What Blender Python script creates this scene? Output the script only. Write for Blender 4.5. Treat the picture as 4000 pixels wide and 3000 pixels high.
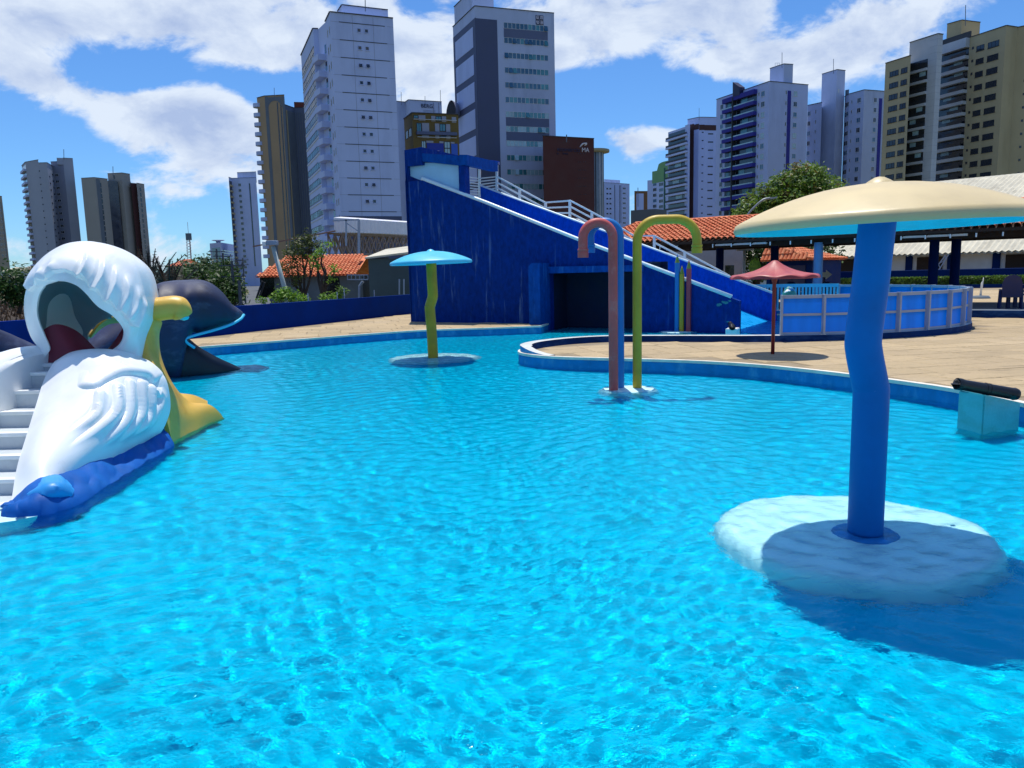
import bpy, bmesh, math, random
from mathutils import Vector, Matrix, noise as mnoise
from math import sin, cos, pi, radians, sqrt, atan2
V = Vector
for o in list(bpy.data.objects): bpy.data.objects.remove(o)
SC = bpy.context.scene
COL = SC.collection
# ------------------------------------------------------------------ camera
FPX, PITCH, ROLL, EYE = 3004.0, math.atan(.143), .0238, V((0, 0, 1.9))
fwd = V((0, cos(PITCH), -sin(PITCH)))
up0 = V((0, sin(PITCH), cos(PITCH)))
rt0 = V((1, 0, 0))
camU = up0 * cos(ROLL) + rt0 * sin(ROLL)
camR = rt0 * cos(ROLL) - up0 * sin(ROLL)
cd = bpy.data.cameras.new('camera')
cam = bpy.data.objects.new('camera', cd)
COL.objects.link(cam)
cd.sensor_width = 36.0
cd.lens = FPX / 4000 * 36
cd.clip_start = .05
cd.clip_end = 6000
mw = Matrix.Identity(4)
for i in range(3):
    mw[i][0], mw[i][1], mw[i][2], mw[i][3] = camR[i], camU[i], -fwd[i], EYE[i]
cam.matrix_world = mw
SC.camera = cam
# ------------------------------------------------------------------ colour management, render
SC.view_settings.view_transform = 'Standard'
SC.view_settings.look = 'None'
SC.view_settings.exposure = 0.0
SC.view_settings.gamma = 1.0
SC.render.engine = 'CYCLES'
cy = SC.cycles
cy.use_denoising = True
cy.max_bounces = 10
cy.diffuse_bounces = 3
cy.glossy_bounces = 3
cy.transmission_bounces = 6
cy.transparent_max_bounces = 8
cy.caustics_refractive = True
cy.caustics_reflective = False
cy.sample_clamp_indirect = 6
cy.sample_clamp_direct = 30
cy.blur_glossy = .3


def srgb(h):
    if not isinstance(h, str): return h
    h = h.lstrip('#')
    r = []
    for i in (0, 2, 4):
        c = int(h[i:i + 2], 16) / 255
        r.append(c / 12.92 if c < .04045 else ((c + .055) / 1.055) ** 2.4)
    return tuple(r)


# ------------------------------------------------------------------ sun + sky
SUN_EL, SUN_AZ = radians(74), radians(-4)   # azimuth measured from +Y towards +X
sl = bpy.data.lights.new('sun', 'SUN')
sl.energy = 4.4
sl.angle = radians(.53)
sl.color = (1.0, .955, .87)
so = bpy.data.objects.new('sun', sl)
COL.objects.link(so)
tosun = V((sin(SUN_AZ) * cos(SUN_EL), cos(SUN_AZ) * cos(SUN_EL), sin(SUN_EL)))
so.rotation_euler = tosun.to_track_quat('Z', 'Y').to_euler()
so.location = (0, 20, 60)

W_ = bpy.data.worlds.new('World')
SC.world = W_
W_.use_nodes = True
wn, wl = W_.node_tree.nodes, W_.node_tree.links
wn.clear()


def N(nt, t, **k):
    n = nt.nodes.new(t)
    for a, b in k.items():
        if a == 'inp':
            for kk, vv in b.items(): n.inputs[kk].default_value = vv
        else: setattr(n, a, b)
    return n


def math_n(nt, op, a, b=None, clamp=False):
    n = nt.nodes.new('ShaderNodeMath'); n.operation = op; n.use_clamp = clamp
    for i, v in enumerate((a, b)):
        if v is None: continue
        if isinstance(v, (int, float)): n.inputs[i].default_value = v
        else: nt.links.new(v, n.inputs[i])
    return n.outputs[0]


def ramp(nt, fac, stops, interp='LINEAR'):
    n = nt.nodes.new('ShaderNodeValToRGB'); n.color_ramp.interpolation = interp
    el = n.color_ramp.elements
    while len(el) < len(stops): el.new(.5)
    for e, (p, c) in zip(el, stops):
        e.position = p; e.color = (*c, 1) if len(c) == 3 else c
    nt.links.new(fac, n.inputs[0])
    return n.outputs[0]


def mixc(nt, fac, a, b, mode='MIX'):
    n = nt.nodes.new('ShaderNodeMix'); n.data_type = 'RGBA'; n.blend_type = mode
    for i, v in ((0, fac), (6, a), (7, b)):
        if isinstance(v, (int, float)): n.inputs[i].default_value = v
        elif isinstance(v, tuple): n.inputs[i].default_value = (*v, 1) if len(v) == 3 else v
        else: nt.links.new(v, n.inputs[i])
    return n.outputs[2]


def build_world():
    nt = W_.node_tree
    sky = N(nt, 'ShaderNodeTexSky', sky_type='NISHITA', sun_disc=False)
    sky.sun_elevation = SUN_EL
    sky.sun_rotation = SUN_AZ
    sky.air_density = 1.0
    sky.dust_density = .1
    sky.ozone_density = 1.5
    hs = N(nt, 'ShaderNodeHueSaturation', inp={'Saturation': SKY_SAT, 'Value': SKY_VAL})
    wl.new(mixc(nt, 1.0, sky.outputs[0], SKY_TINT, 'MULTIPLY'), hs.inputs['Color'])
    geo = N(nt, 'ShaderNodeTexCoord')
    sep = N(nt, 'ShaderNodeSeparateXYZ'); wl.new(geo.outputs['Generated'], sep.inputs[0])
    X, Y, Z = sep.outputs
    # cloud coordinates: the sight direction, flattened a little so that banks lie level
    cv = N(nt, 'ShaderNodeCombineXYZ')
    wl.new(X, cv.inputs[0]); wl.new(Y, cv.inputs[1]); wl.new(math_n(nt, 'MULTIPLY', Z, 1.7), cv.inputs[2])
    big = N(nt, 'ShaderNodeTexNoise', inp={'Scale': 2.6, 'Detail': 4.0, 'Roughness': .55, 'Distortion': .4}); wl.new(cv.outputs[0], big.inputs['Vector'])
    fine = N(nt, 'ShaderNodeTexNoise', inp={'Scale': 9.5, 'Detail': 10.0, 'Roughness': .6, 'Distortion': .25}); wl.new(cv.outputs[0], fine.inputs['Vector'])
    d = math_n(nt, 'ADD', math_n(nt, 'MULTIPLY', math_n(nt, 'SUBTRACT', big.outputs[0], .5), .7), math_n(nt, 'MULTIPLY', math_n(nt, 'SUBTRACT', fine.outputs[0], .5), 1.9))
    # the banks and gaps where they stand in this sky: (azimuth sine, elevation sine, half widths, weight)
    acc = None
    for (px, py, wx, wy, wt) in CLOUD_BANKS:
        dr = fwd * FPX + camR * (px - 2000) + camU * (1500 - py); dr.normalize()
        ax = math_n(nt, 'DIVIDE', math_n(nt, 'SUBTRACT', X, dr.x), wx / FPX)
        az = math_n(nt, 'DIVIDE', math_n(nt, 'SUBTRACT', Z, dr.z), wy / FPX)
        rr = math_n(nt, 'ADD', math_n(nt, 'MULTIPLY', ax, ax), math_n(nt, 'MULTIPLY', az, az))
        # only on the side of the sky the bank is on
        side = math_n(nt, 'GREATER_THAN', Y, 0.0)
        g = math_n(nt, 'MULTIPLY', math_n(nt, 'MULTIPLY', math_n(nt, 'POWER', 2.718, math_n(nt, 'MULTIPLY', rr, -1.0)), side), wt)
        acc = g if acc is None else math_n(nt, 'ADD', acc, g)
    d = math_n(nt, 'ADD', math_n(nt, 'ADD', d, math_n(nt, 'MULTIPLY', acc, .8)), -.07)
    dens = N(nt, 'ShaderNodeMapRange', interpolation_type='SMOOTHSTEP', inp={1: -.06, 2: .26, 3: 0.0, 4: .96}); wl.new(d, dens.inputs[0])
    # thicker cloud is greyer and bluer underneath
    sh = N(nt, 'ShaderNodeMapRange', inp={1: .12, 2: .75, 3: 0.0, 4: 1.0}); wl.new(d, sh.inputs[0])
    # puffs: compare the density a little higher up with the density here
    up_ = N(nt, 'ShaderNodeVectorMath', operation='ADD'); up_.inputs[1].default_value = (0.01, 0.0, .035); wl.new(cv.outputs[0], up_.inputs[0])
    fine2 = N(nt, 'ShaderNodeTexNoise', inp={'Scale': 9.5, 'Detail': 8.0, 'Roughness': .6, 'Distortion': .25}); wl.new(up_.outputs[0], fine2.inputs['Vector'])
    relf = math_n(nt, 'MULTIPLY', math_n(nt, 'SUBTRACT', fine2.outputs[0], fine.outputs[0]), 3.6)
    cc = mixc(nt, math_n(nt, 'ADD', math_n(nt, 'MULTIPLY', sh.outputs[0], .8), relf, clamp=True), CLOUD_LIT, CLOUD_GREY)
    m = mixc(nt, dens.outputs[0], hs.outputs[0], cc)
    bg = N(nt, 'ShaderNodeBackground', inp={'Strength': SKY_STR}); wl.new(m, bg.inputs[0])
    out = N(nt, 'ShaderNodeOutputWorld'); wl.new(bg.outputs[0], out.inputs[0])


SKY_STR, SKY_SAT, SKY_VAL, SKY_TINT = .1, 1.0, 1.0, (.55, .94, 1.42)
CLOUD_LIT, CLOUD_GREY = (7.7, 8.6, 9.9), (4.3, 5.4, 7.9)
CLOUD_BANKS = [   # picture spot, half sizes, weight (+ cloud, - gap)
    (900, 80, 600, 130, .5), (60, 130, 160, 130, .35), (1250, 200, 250, 110, .4), (170, 300, 210, 80, .45), (480, 440, 260, 80, .5), (760, 400, 170, 120, .55), (850, 560, 250, 110, .45), (520, 590, 90, 50, .3), (700, 700, 250, 80, .2),
    (1680, 170, 190, 170, .5), (1700, 330, 120, 90, .3), (2350, 120, 260, 130, .55), (2700, 60, 260, 90, .5), (2950, 260, 240, 80, .5), (3450, 110, 330, 130, .5), (3150, 200, 200, 120, .4), (2450, 560, 130, 60, .5), (2300, 520, 100, 30, .3), (2640, 540, 60, 60, .3), (2200, 250, 90, 60, .3),
    (330, 230, 130, 60, -.45), (560, 290, 190, 60, -.6), (980, 330, 190, 70, -.6), (200, 470, 170, 70, -.5), (300, 600, 240, 70, -.5), (2500, 380, 280, 90, -.8), (2260, 400, 90, 110, -.5), (1620, 40, 70, 50, -.4), (100, 800, 300, 150, -.35), (850, 850, 250, 120, -.2),
    (2700, 640, 130, 70, -.3), (3100, 60, 60, 90, -.5), (3340, 340, 120, 40, -.3), (3985, 60, 50, 120, -.6), (2900, 400, 250, 60, -.3),
]
build_world()


# ------------------------------------------------------------------ helpers
def ray(px, py): return fwd * FPX + camR * (px - 2000) + camU * (1500 - py)


def G(px, py, z=0.0):
    d = ray(px, py); return EYE + d * ((z - EYE.z) / d.z)


def AD(px, py, y):
    d = ray(px, py); return EYE + d * (y / d.y)


def PL(px, py, p0, n):
    d = ray(px, py); return EYE + d * ((p0 - EYE).dot(n) / d.dot(n))


MATS = {}


def mat(name, rgb, rough=.6, var=.08, vscale=3.0, bump=0.0, bscale=25.0, metal=0.0, spec=.5, stain=None, coat=0.0, detail=5, stretch=(1, 1, 1)):
    """procedural paint or stone: colour broken up by two noises, a little roughness change, fine relief, optional stain colour"""
    if name in MATS: return MATS[name]
    m = bpy.data.materials.new(name); m.use_nodes = True
    nt = m.node_tree; b = nt.nodes['Principled BSDF']
    c = srgb(rgb)
    tc = N(nt, 'ShaderNodeTexCoord')
    ge = N(nt, 'ShaderNodeNewGeometry')
    mp = N(nt, 'ShaderNodeMapping'); mp.inputs['Scale'].default_value = stretch
    nt.links.new(ge.outputs['Position'], mp.inputs[0])
    vec = mp.outputs[0]
    n1 = N(nt, 'ShaderNodeTexNoise', inp={'Scale': vscale, 'Detail': detail, 'Roughness': .6}); nt.links.new(vec, n1.inputs['Vector'])
    n2 = N(nt, 'ShaderNodeTexNoise', inp={'Scale': vscale * .17, 'Detail': 3.0}); nt.links.new(vec, n2.inputs['Vector'])
    s = math_n(nt, 'ADD', math_n(nt, 'MULTIPLY', n1.outputs[0], .6), math_n(nt, 'MULTIPLY', n2.outputs[0], .4))
    lo = tuple(max(0, x * (1 - 2.2 * var)) for x in c); hi = tuple(min(1, x * (1 + 2.2 * var)) for x in c)
    colr = ramp(nt, s, [(.3, lo), (.7, hi)])
    if stain:
        sc_, sx, amt = stain
        n3 = N(nt, 'ShaderNodeTexNoise', inp={'Scale': 1.0, 'Detail': 6.0, 'Roughness': .65})
        mp3 = N(nt, 'ShaderNodeMapping'); mp3.inputs['Scale'].default_value = sx; nt.links.new(ge.outputs['Position'], mp3.inputs[0]); nt.links.new(mp3.outputs[0], n3.inputs['Vector'])
        fac = N(nt, 'ShaderNodeMapRange', inp={1: .52, 2: .75, 3: 0.0, 4: amt}); nt.links.new(n3.outputs[0], fac.inputs[0])
        colr = mixc(nt, fac.outputs[0], colr, srgb(sc_))
    nt.links.new(colr, b.inputs['Base Color'])
    rr = N(nt, 'ShaderNodeMapRange', inp={1: .3, 2: .7, 3: max(.03, rough - .08), 4: min(1, rough + .1)}); nt.links.new(n1.outputs[0], rr.inputs[0])
    nt.links.new(rr.outputs[0], b.inputs['Roughness'])
    b.inputs['Metallic'].default_value = metal
    b.inputs['Specular IOR Level'].default_value = spec
    b.inputs['Coat Weight'].default_value = coat
    if bump:
        nb = N(nt, 'ShaderNodeTexNoise', inp={'Scale': bscale, 'Detail': 4.0}); nt.links.new(vec, nb.inputs['Vector'])
        bp = N(nt, 'ShaderNodeBump', inp={'Strength': bump, 'Distance': .02}); nt.links.new(nb.outputs[0], bp.inputs['Height'])
        nt.links.new(bp.outputs[0], b.inputs['Normal'])
    MATS[name] = m
    return m


WM = {}   # world matrices of everything linked (parents carry no scale)


def place(o, Mw, parent=None):
    COL.objects.link(o)
    WM[o] = Mw
    if parent is not None:
        o.parent = parent
        o.matrix_basis = WM[parent].inverted() @ Mw
    else:
        o.matrix_basis = Mw
    return o


def T(p): return Matrix.Translation(V(p))


def thing(name, label, cat, loc=(0, 0, 0), group=None):
    o = bpy.data.objects.new(name, None)
    o.empty_display_size = .2
    o['label'] = label; o['category'] = cat
    if group: o['group'] = group
    return place(o, T(loc))


def tag(o, label, cat, group=None):
    o['label'] = label; o['category'] = cat
    if group: o['group'] = group
    return o


class MB:
    def __init__(s): s.v, s.f, s.m, s.mi = [], [], [], 0

    def add(s, vs, fs):
        k = len(s.v); s.v += [tuple(x) for x in vs]
        for q in fs: s.f.append(tuple(k + i for i in q)); s.m.append(s.mi)
        return s

    def box(s, x0, x1, y0, y1, z0, z1, M=None, bev=0):
        if bev:
            b = min(bev, (x1 - x0) * .49, (y1 - y0) * .49, (z1 - z0) * .49)
            bm = bmesh.new(); bmesh.ops.create_cube(bm, size=1)
            for v in bm.verts: v.co = V(((x0 + x1) / 2 + v.co.x * (x1 - x0), (y0 + y1) / 2 + v.co.y * (y1 - y0), (z0 + z1) / 2 + v.co.z * (z1 - z0)))
            bmesh.ops.bevel(bm, geom=list(bm.edges), offset=b, segments=2, affect='EDGES', profile=.6)
            bm.verts.index_update()
            vs = [v.co.copy() for v in bm.verts]; fs = [[v.index for v in f.verts] for f in bm.faces]; bm.free()
        else:
            vs = [V(q) for q in ((x0, y0, z0), (x1, y0, z0), (x1, y1, z0), (x0, y1, z0), (x0, y0, z1), (x1, y0, z1), (x1, y1, z1), (x0, y1, z1))]
            fs = [(0, 3, 2, 1), (4, 5, 6, 7), (0, 1, 5, 4), (1, 2, 6, 5), (2, 3, 7, 6), (3, 0, 4, 7)]
        if M: vs = [M @ v for v in vs]
        return s.add(vs, fs)

    def bar(s, a, b, w, h=None, up=(0, 0, 1)):
        a, b = V(a), V(b); h = h or w
        d = (b - a); L = d.length; d.normalize()
        side = d.cross(V(up))
        if side.length < 1e-4: side = d.cross(V((1, 0, 0)))
        side.normalize(); u = side.cross(d)
        vs = []
        for p in (a, b):
            for i, j in ((-1, -1), (1, -1), (1, 1), (-1, 1)): vs.append(p + side * (i * w / 2) + u * (j * h / 2))
        return s.add(vs, [(0, 1, 2, 3), (7, 6, 5, 4), (0, 4, 5, 1), (1, 5, 6, 2), (2, 6, 7, 3), (3, 7, 4, 0)])

    def tube(s, pts, r, n=16, cap=True, start=0.0):
        pts = [V(p) for p in pts]; k = len(pts)
        rs = r if isinstance(r, (list, tuple)) else [r] * k
        vs = []; ref = None
        for i, p in enumerate(pts):
            d = (pts[min(i + 1, k - 1)] - pts[max(i - 1, 0)])
            if d.length < 1e-9: d = V((0, 0, 1))
            d.normalize()
            if ref is None:
                ref = V((0, 0, 1)) if abs(d.z) < .9 else V((1, 0, 0))
            sd = d.cross(ref); sd.normalize(); u = sd.cross(d); ref = u
            for j in range(n):
                a = 2 * pi * j / n + start
                vs.append(p + (sd * cos(a) + u * sin(a)) * rs[i])
        fs = []
        for i in range(k - 1):
            for j in range(n):
                j2 = (j + 1) % n
                fs.append((i * n + j, i * n + j2, (i + 1) * n + j2, (i + 1) * n + j))
        if cap: fs.append(tuple(range(n))[::-1]); fs.append(tuple((k - 1) * n + j for j in range(n)))
        return s.add(vs, fs)

    def lathe(s, prof, c, n=48, close=False, fn=None):
        c = V(c); vs = []; fs = []; k = len(prof)
        for (r, z) in prof:
            for j in range(n):
                a = 2 * pi * j / n
                q = V((r * cos(a), r * sin(a), z))
                if fn: q = fn(q, a, r, z)
                vs.append(c + q)
        for i in range(k - 1):
            for j in range(n):
                j2 = (j + 1) % n
                fs.append((i * n + j, i * n + j2, (i + 1) * n + j2, (i + 1) * n + j))
        if close:
            for j in range(n):
                j2 = (j + 1) % n
                fs.append(((k - 1) * n + j, (k - 1) * n + j2, j2, j))
        return s.add(vs, fs)

    def prism(s, poly, z0, z1):
        n = len(poly)
        vs = [V((p[0], p[1], z0)) for p in poly] + [V((p[0], p[1], z1)) for p in poly]
        fs = [tuple(range(n))[::-1], tuple(range(n, 2 * n))] + [(i, (i + 1) % n, n + (i + 1) % n, n + i) for i in range(n)]
        return s.add(vs, fs)

    def grid(s, P, closeu=False, flip=False):
        nr, nc = len(P), len(P[0]); vs = [q for row in P for q in row]; fs = []
        for i in range(nr - 1):
            for j in range(nc if closeu else nc - 1):
                j2 = (j + 1) % nc
                q = (i * nc + j, i * nc + j2, (i + 1) * nc + j2, (i + 1) * nc + j)
                fs.append(q[::-1] if flip else q)
        return s.add(vs, fs)

    def mesh(s, name, mats, smooth=False, angle=None):
        me = bpy.data.meshes.new(name)
        me.from_pydata(s.v, [], s.f)
        for m in (mats if isinstance(mats, (list, tuple)) else [mats]): me.materials.append(m)
        if any(s.m): me.polygons.foreach_set('material_index', s.m)
        if smooth: me.polygons.foreach_set('use_smooth', [True] * len(me.polygons))
        me.update()
        if smooth and angle is not None: me.set_sharp_from_angle(angle=radians(angle))
        return me

    def build(s, name, mats, parent=None, smooth=False, angle=None, loc=None, recalc=True):
        """verts in world coordinates; linked as one mesh object under parent"""
        me = s.mesh(name, mats, smooth, angle)
        if recalc:
            bm = bmesh.new(); bm.from_mesh(me); bmesh.ops.recalc_face_normals(bm, faces=bm.faces); bm.to_mesh(me); bm.free()
        if loc is None: loc = V((0, 0, 0)) if parent is None else WM[parent].translation
        loc = V(loc)
        me.transform(T(-loc))
        o = bpy.data.objects.new(name, me)
        return place(o, T(loc), parent)


def inst(name, me, Mw, parent): return place(bpy.data.objects.new(name, me), Mw, parent)


def struct(o, kind='structure'): o['kind'] = kind; return o


def cr(p0, p1, p2, p3, t):
    return .5 * ((2 * p1) + (p2 - p0) * t + (2 * p0 - 5 * p1 + 4 * p2 - p3) * t * t + (3 * p1 - p0 - 3 * p2 + p3) * t ** 3)


def spline(pts, n, closed=False):
    pts = [V(p) for p in pts]; k = len(pts); out = []
    segs = k if closed else k - 1
    for i in range(n):
        u = i / (n if closed else (n - 1)) * segs
        a = min(int(u), segs - 1); t = u - a
        g = (lambda q: pts[q % k]) if closed else (lambda q: pts[q] if 0 <= q < k else (pts[0] * 2 - pts[1] if q < 0 else pts[-1] * 2 - pts[-2]))
        out.append(cr(g(a - 1), g(a), g(a + 1), g(a + 2), t))
    return out


def patch(rows, nu, nv, fn=None):
    """smooth surface through a grid of control points (rows x columns); fn(u, v, p, n) -> offset along n"""
    R_ = [spline(r, nu) for r in rows]
    cols = [spline([R_[i][j] for i in range(len(rows))], nv) for j in range(nu)]
    P = [[cols[j][i] for j in range(nu)] for i in range(nv)]
    if fn:
        Q = []
        for i in range(nv):
            row = []
            for j in range(nu):
                a = P[i][min(j + 1, nu - 1)] - P[i][max(j - 1, 0)]; b = P[min(i + 1, nv - 1)][j] - P[max(i - 1, 0)][j]
                n = a.cross(b); n = n.normalized() if n.length > 1e-9 else V((0, 0, 1))
                row.append(P[i][j] + n * fn(j / (nu - 1), i / (nv - 1)))
            Q.append(row)
        P = Q
    return P


def shell(P, th, name, m, parent, flip=False, smooth=True, angle=40):
    """a sheet of real thickness from a point grid"""
    nr, nc = len(P), len(P[0]); Q = []
    for i in range(nr):
        row = []
        for j in range(nc):
            a = P[i][min(j + 1, nc - 1)] - P[i][max(j - 1, 0)]; b = P[min(i + 1, nr - 1)][j] - P[max(i - 1, 0)][j]
            n = a.cross(b); n = n.normalized() if n.length > 1e-9 else V((0, 0, 1))
            row.append(P[i][j] - n * (th if not flip else -th))
        Q.append(row)
    b = MB(); b.grid(P); b.grid(Q, flip=True)
    off = nr * nc
    E = [(0, j) for j in range(nc)] + [(i, nc - 1) for i in range(1, nr)] + [(nr - 1, j) for j in range(nc - 2, -1, -1)] + [(i, 0) for i in range(nr - 2, 0, -1)]
    ids = [i * nc + j for i, j in E]
    for a, c in zip(ids, ids[1:] + ids[:1]): b.f.append((a, c, off + c, off + a)); b.m.append(0)
    return b.build(name, m, parent, smooth=smooth, angle=angle)


def sstep(a, b, x):
    t = max(0, min(1, (x - a) / (b - a))); return t * t * (3 - 2 * t)


RND = random.Random(7)
# ================================================================== the pool, its deck and the ground
import numpy as np
DECK = .2
RC, RR = V((7.3, 23.4, 0)), 5.5                    # round walled landing pool
ring_pt = lambda a, r=RR: V((RC.x + r * cos(radians(a)), RC.y + r * sin(radians(a)), 0))
WA, WB = V((-3.7, 28.97, 0)), V((6.89, 23.14, 0))  # foot of the slide's near wall
wdir = (WB - WA).normalized(); wnor = V((-wdir.y, wdir.x, 0))   # wnor points away from the viewer
if wnor.y < 0: wnor = -wnor
near_edge = [(6.3, 5.5), (6.18, 8.0), (6.13, 9.08), (6.0, 10.22), (5.59, 11.3), (5.1, 12.3), (4.46, 13.28), (3.8, 13.95), (3.07, 14.45), (1.9, 15.02), (1.06, 15.42), (.55, 15.85), (.22, 16.4)]
far_edge = [(.15, 16.95), (.32, 17.6), (.75, 18.2), (1.44, 18.75), (2.44, 19.02), (3.97, 18.67), (5.4, 18.2)]
left_edge = [(1.0, 24.9), (-.77, 24.56), (-2.65, 24.3), (-4.2, 23.3), (-5.8, 21.9), (-8.15, 19.93), (-9.6, 18.3), (-10.8, 15.5), (-11.1, 11), (-10.8, 6), (-9.6, 1.8)]
tipl = [tuple(p)[:2] for p in spline([V((*q, 0)) for q in near_edge + far_edge + [tuple(ring_pt(-100))[:2]]], 90)]
ringl = [tuple(ring_pt(a))[:2] for a in range(-97, 73, 5)]
backl = [(8.6, 28.9), (5.0, 30.9), (1.9, 28.9), (1.34, 26.25)]
leftl = [tuple(p)[:2] for p in spline([V((*q, 0)) for q in left_edge], 50)]
POOL = tipl + ringl + backl + leftl + [(-7.5, .35), (4, .3), (6.6, 1.6)]


def inpoly(x, y, poly):
    c = False; j = len(poly) - 1
    for i in range(len(poly)):
        xi, yi = poly[i]; xj, yj = poly[j]
        if (yi > y) != (yj > y) and x < (xj - xi) * (y - yi) / (yj - yi) + xi: c = not c
        j = i
    return c


def offset_poly(poly, d, closed=True):
    """move each vertex sideways by d (to the right of travel)"""
    n = len(poly); out = []
    for i in range(n):
        a = V(poly[(i - 1) % n] if closed or i > 0 else poly[i]); b = V(poly[(i + 1) % n] if closed or i < n - 1 else poly[i])
        t = (b - a).normalized(); out.append((poly[i][0] + t.y * d, poly[i][1] - t.x * d))
    return out


# materials of the setting
def mat_deck(name, base, dark, rel=.5):
    m = bpy.data.materials.new(name); m.use_nodes = True; nt = m.node_tree; b = nt.nodes['Principled BSDF']
    ge = N(nt, 'ShaderNodeNewGeometry')
    mp = N(nt, 'ShaderNodeMapping'); mp.inputs['Scale'].default_value = (1.3, 4.6, 1); mp.inputs['Rotation'].default_value = (0, 0, radians(-8)); nt.links.new(ge.outputs['Position'], mp.inputs[0])
    n1 = N(nt, 'ShaderNodeTexNoise', inp={'Scale': 1.6, 'Detail': 8.0, 'Roughness': .68, 'Distortion': .5}); nt.links.new(mp.outputs[0], n1.inputs['Vector'])
    n2 = N(nt, 'ShaderNodeTexNoise', inp={'Scale': .28, 'Detail': 4.0}); nt.links.new(ge.outputs['Position'], n2.inputs['Vector'])
    n3 = N(nt, 'ShaderNodeTexNoise', inp={'Scale': 14.0, 'Detail': 5.0, 'Roughness': .7}); nt.links.new(ge.outputs['Position'], n3.inputs['Vector'])
    c0 = ramp(nt, n1.outputs[0], [(.33, srgb(dark)), (.41, srgb(base)), (.75, tuple(min(1, x * 1.12) for x in srgb(base)))])
    c1 = mixc(nt, .35, c0, ramp(nt, n2.outputs[0], [(.3, srgb('#9c8c72')), (.55, srgb('#b5a380')), (.75, srgb('#c0b29e'))]))
    c2 = mixc(nt, .22, c1, ramp(nt, n3.outputs[0], [(.3, (.25, .2, .16)), (.7, (.75, .62, .48))]), 'OVERLAY')
    # each stamped stone has its own tone
    oi = N(nt, 'ShaderNodeObjectInfo')
    hs = N(nt, 'ShaderNodeHueSaturation'); mr = N(nt, 'ShaderNodeMapRange', inp={1: 0, 2: 1, 3: .9, 4: 1.1}); nt.links.new(oi.outputs['Random'], mr.inputs[0]); nt.links.new(mr.outputs[0], hs.inputs['Value'])
    nt.links.new(c2, hs.inputs['Color']); nt.links.new(hs.outputs[0], b.inputs['Base Color'])
    b.inputs['Roughness'].default_value = .78
    h = math_n(nt, 'ADD', n1.outputs[0], math_n(nt, 'MULTIPLY', n3.outputs[0], .25))
    bp = N(nt, 'ShaderNodeBump', inp={'Strength': rel, 'Distance': .05}); nt.links.new(h, bp.inputs['Height']); nt.links.new(bp.outputs[0], b.inputs['Normal'])
    MATS[name] = m
    return m


mdeck = mat_deck('stamped_concrete', '#b5a17c', '#66563c', .8)
mgap = mat('stamped_joint', '#94846a', .9, .15, 4)
mcop = mat('white_coping', '#e4dccb', .7, .08, 6, .15, 40, stain=('#b49c7a', (2, 2, 2), .5))
mpwall = mat('pool_wall_paint', '#187cb8', .6, .12, 5, .2, 30, spec=.15, stain=('#5aaad2', (3, 3, 1.2), .8))
mkerb = mat('kerb_dark_blue', '#0b2e62', .7, .15, 4, .2, 30, spec=.08, stain=('#3f6aa0', (1.5, 1.5, 4), .5))
mground = mat('dry_ground', '#6d6a4a', .95, .25, .6, .6, 8)

# pool floor ----------------------------------------------------------------
FLOOR = -.36


def mat_floor():
    m = bpy.data.materials.new('pool_floor_paint'); m.use_nodes = True; nt = m.node_tree; b = nt.nodes['Principled BSDF']
    ge = N(nt, 'ShaderNodeNewGeometry')
    n1 = N(nt, 'ShaderNodeTexNoise', inp={'Scale': .5, 'Detail': 5.0, 'Roughness': .6}); nt.links.new(ge.outputs['Position'], n1.inputs['Vector'])
    n2 = N(nt, 'ShaderNodeTexNoise', inp={'Scale': .9, 'Detail': 7.0, 'Roughness': .7}); nt.links.new(ge.outputs['Position'], n2.inputs['Vector'])
    c = ramp(nt, n1.outputs[0], [(.3, (.0, .415, .625)), (.7, (.0, .475, .70))])
    f = N(nt, 'ShaderNodeMapRange', inp={1: .62, 2: .74, 3: 0.0, 4: .6}); nt.links.new(n2.outputs[0], f.inputs[0])
    c = mixc(nt, f.outputs[0], c, (.0, .25, .33))       # worn, algae-darkened patches
    nt.links.new(c, b.inputs['Base Color']); b.inputs['Roughness'].default_value = .9; b.inputs['Specular IOR Level'].default_value = 0.0
    return m


mfloor = mat_floor()
fb = MB(); fb.add([(-12, 0, FLOOR), (14, 0, FLOOR), (14, 32, FLOOR), (-12, 32, FLOOR)], [(0, 1, 2, 3)])
pool_floor = struct(fb.build('pool_floor', mfloor))

# deck sheet with the pool cut out of it -------------------------------------
BW = [(-14.6, -6), (-14.3, 5), (-13.3, 12), (-12.0, 18), (-11.23, 20.2), (-9.75, 23.09), (-4.6, 35.64)]     # boundary wall line
outer = BW + [(2, 41), (6, 64), (60, 64), (60, -6)]
bm = bmesh.new()


def loop(bm, poly, z):
    vs = [bm.verts.new((x, y, z)) for x, y in poly]
    return [bm.edges.new((vs[i], vs[(i + 1) % len(vs)])) for i in range(len(vs))]


COPW = .11
inner = offset_poly(POOL, COPW)
if inpoly(*inner[30], POOL): inner = offset_poly(POOL, -COPW)
e = loop(bm, outer, DECK) + loop(bm, inner, DECK)
bmesh.ops.triangle_fill(bm, use_beauty=True, use_dissolve=False, edges=e)
for f_ in bm.faces:
    if f_.normal.z < 0: f_.normal_flip()
me = bpy.data.meshes.new('pool_deck'); bm.to_mesh(me); bm.free(); me.materials.append(mgap)
deck = struct(place(bpy.data.objects.new('pool_deck', me), Matrix.Identity(4)))
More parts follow.
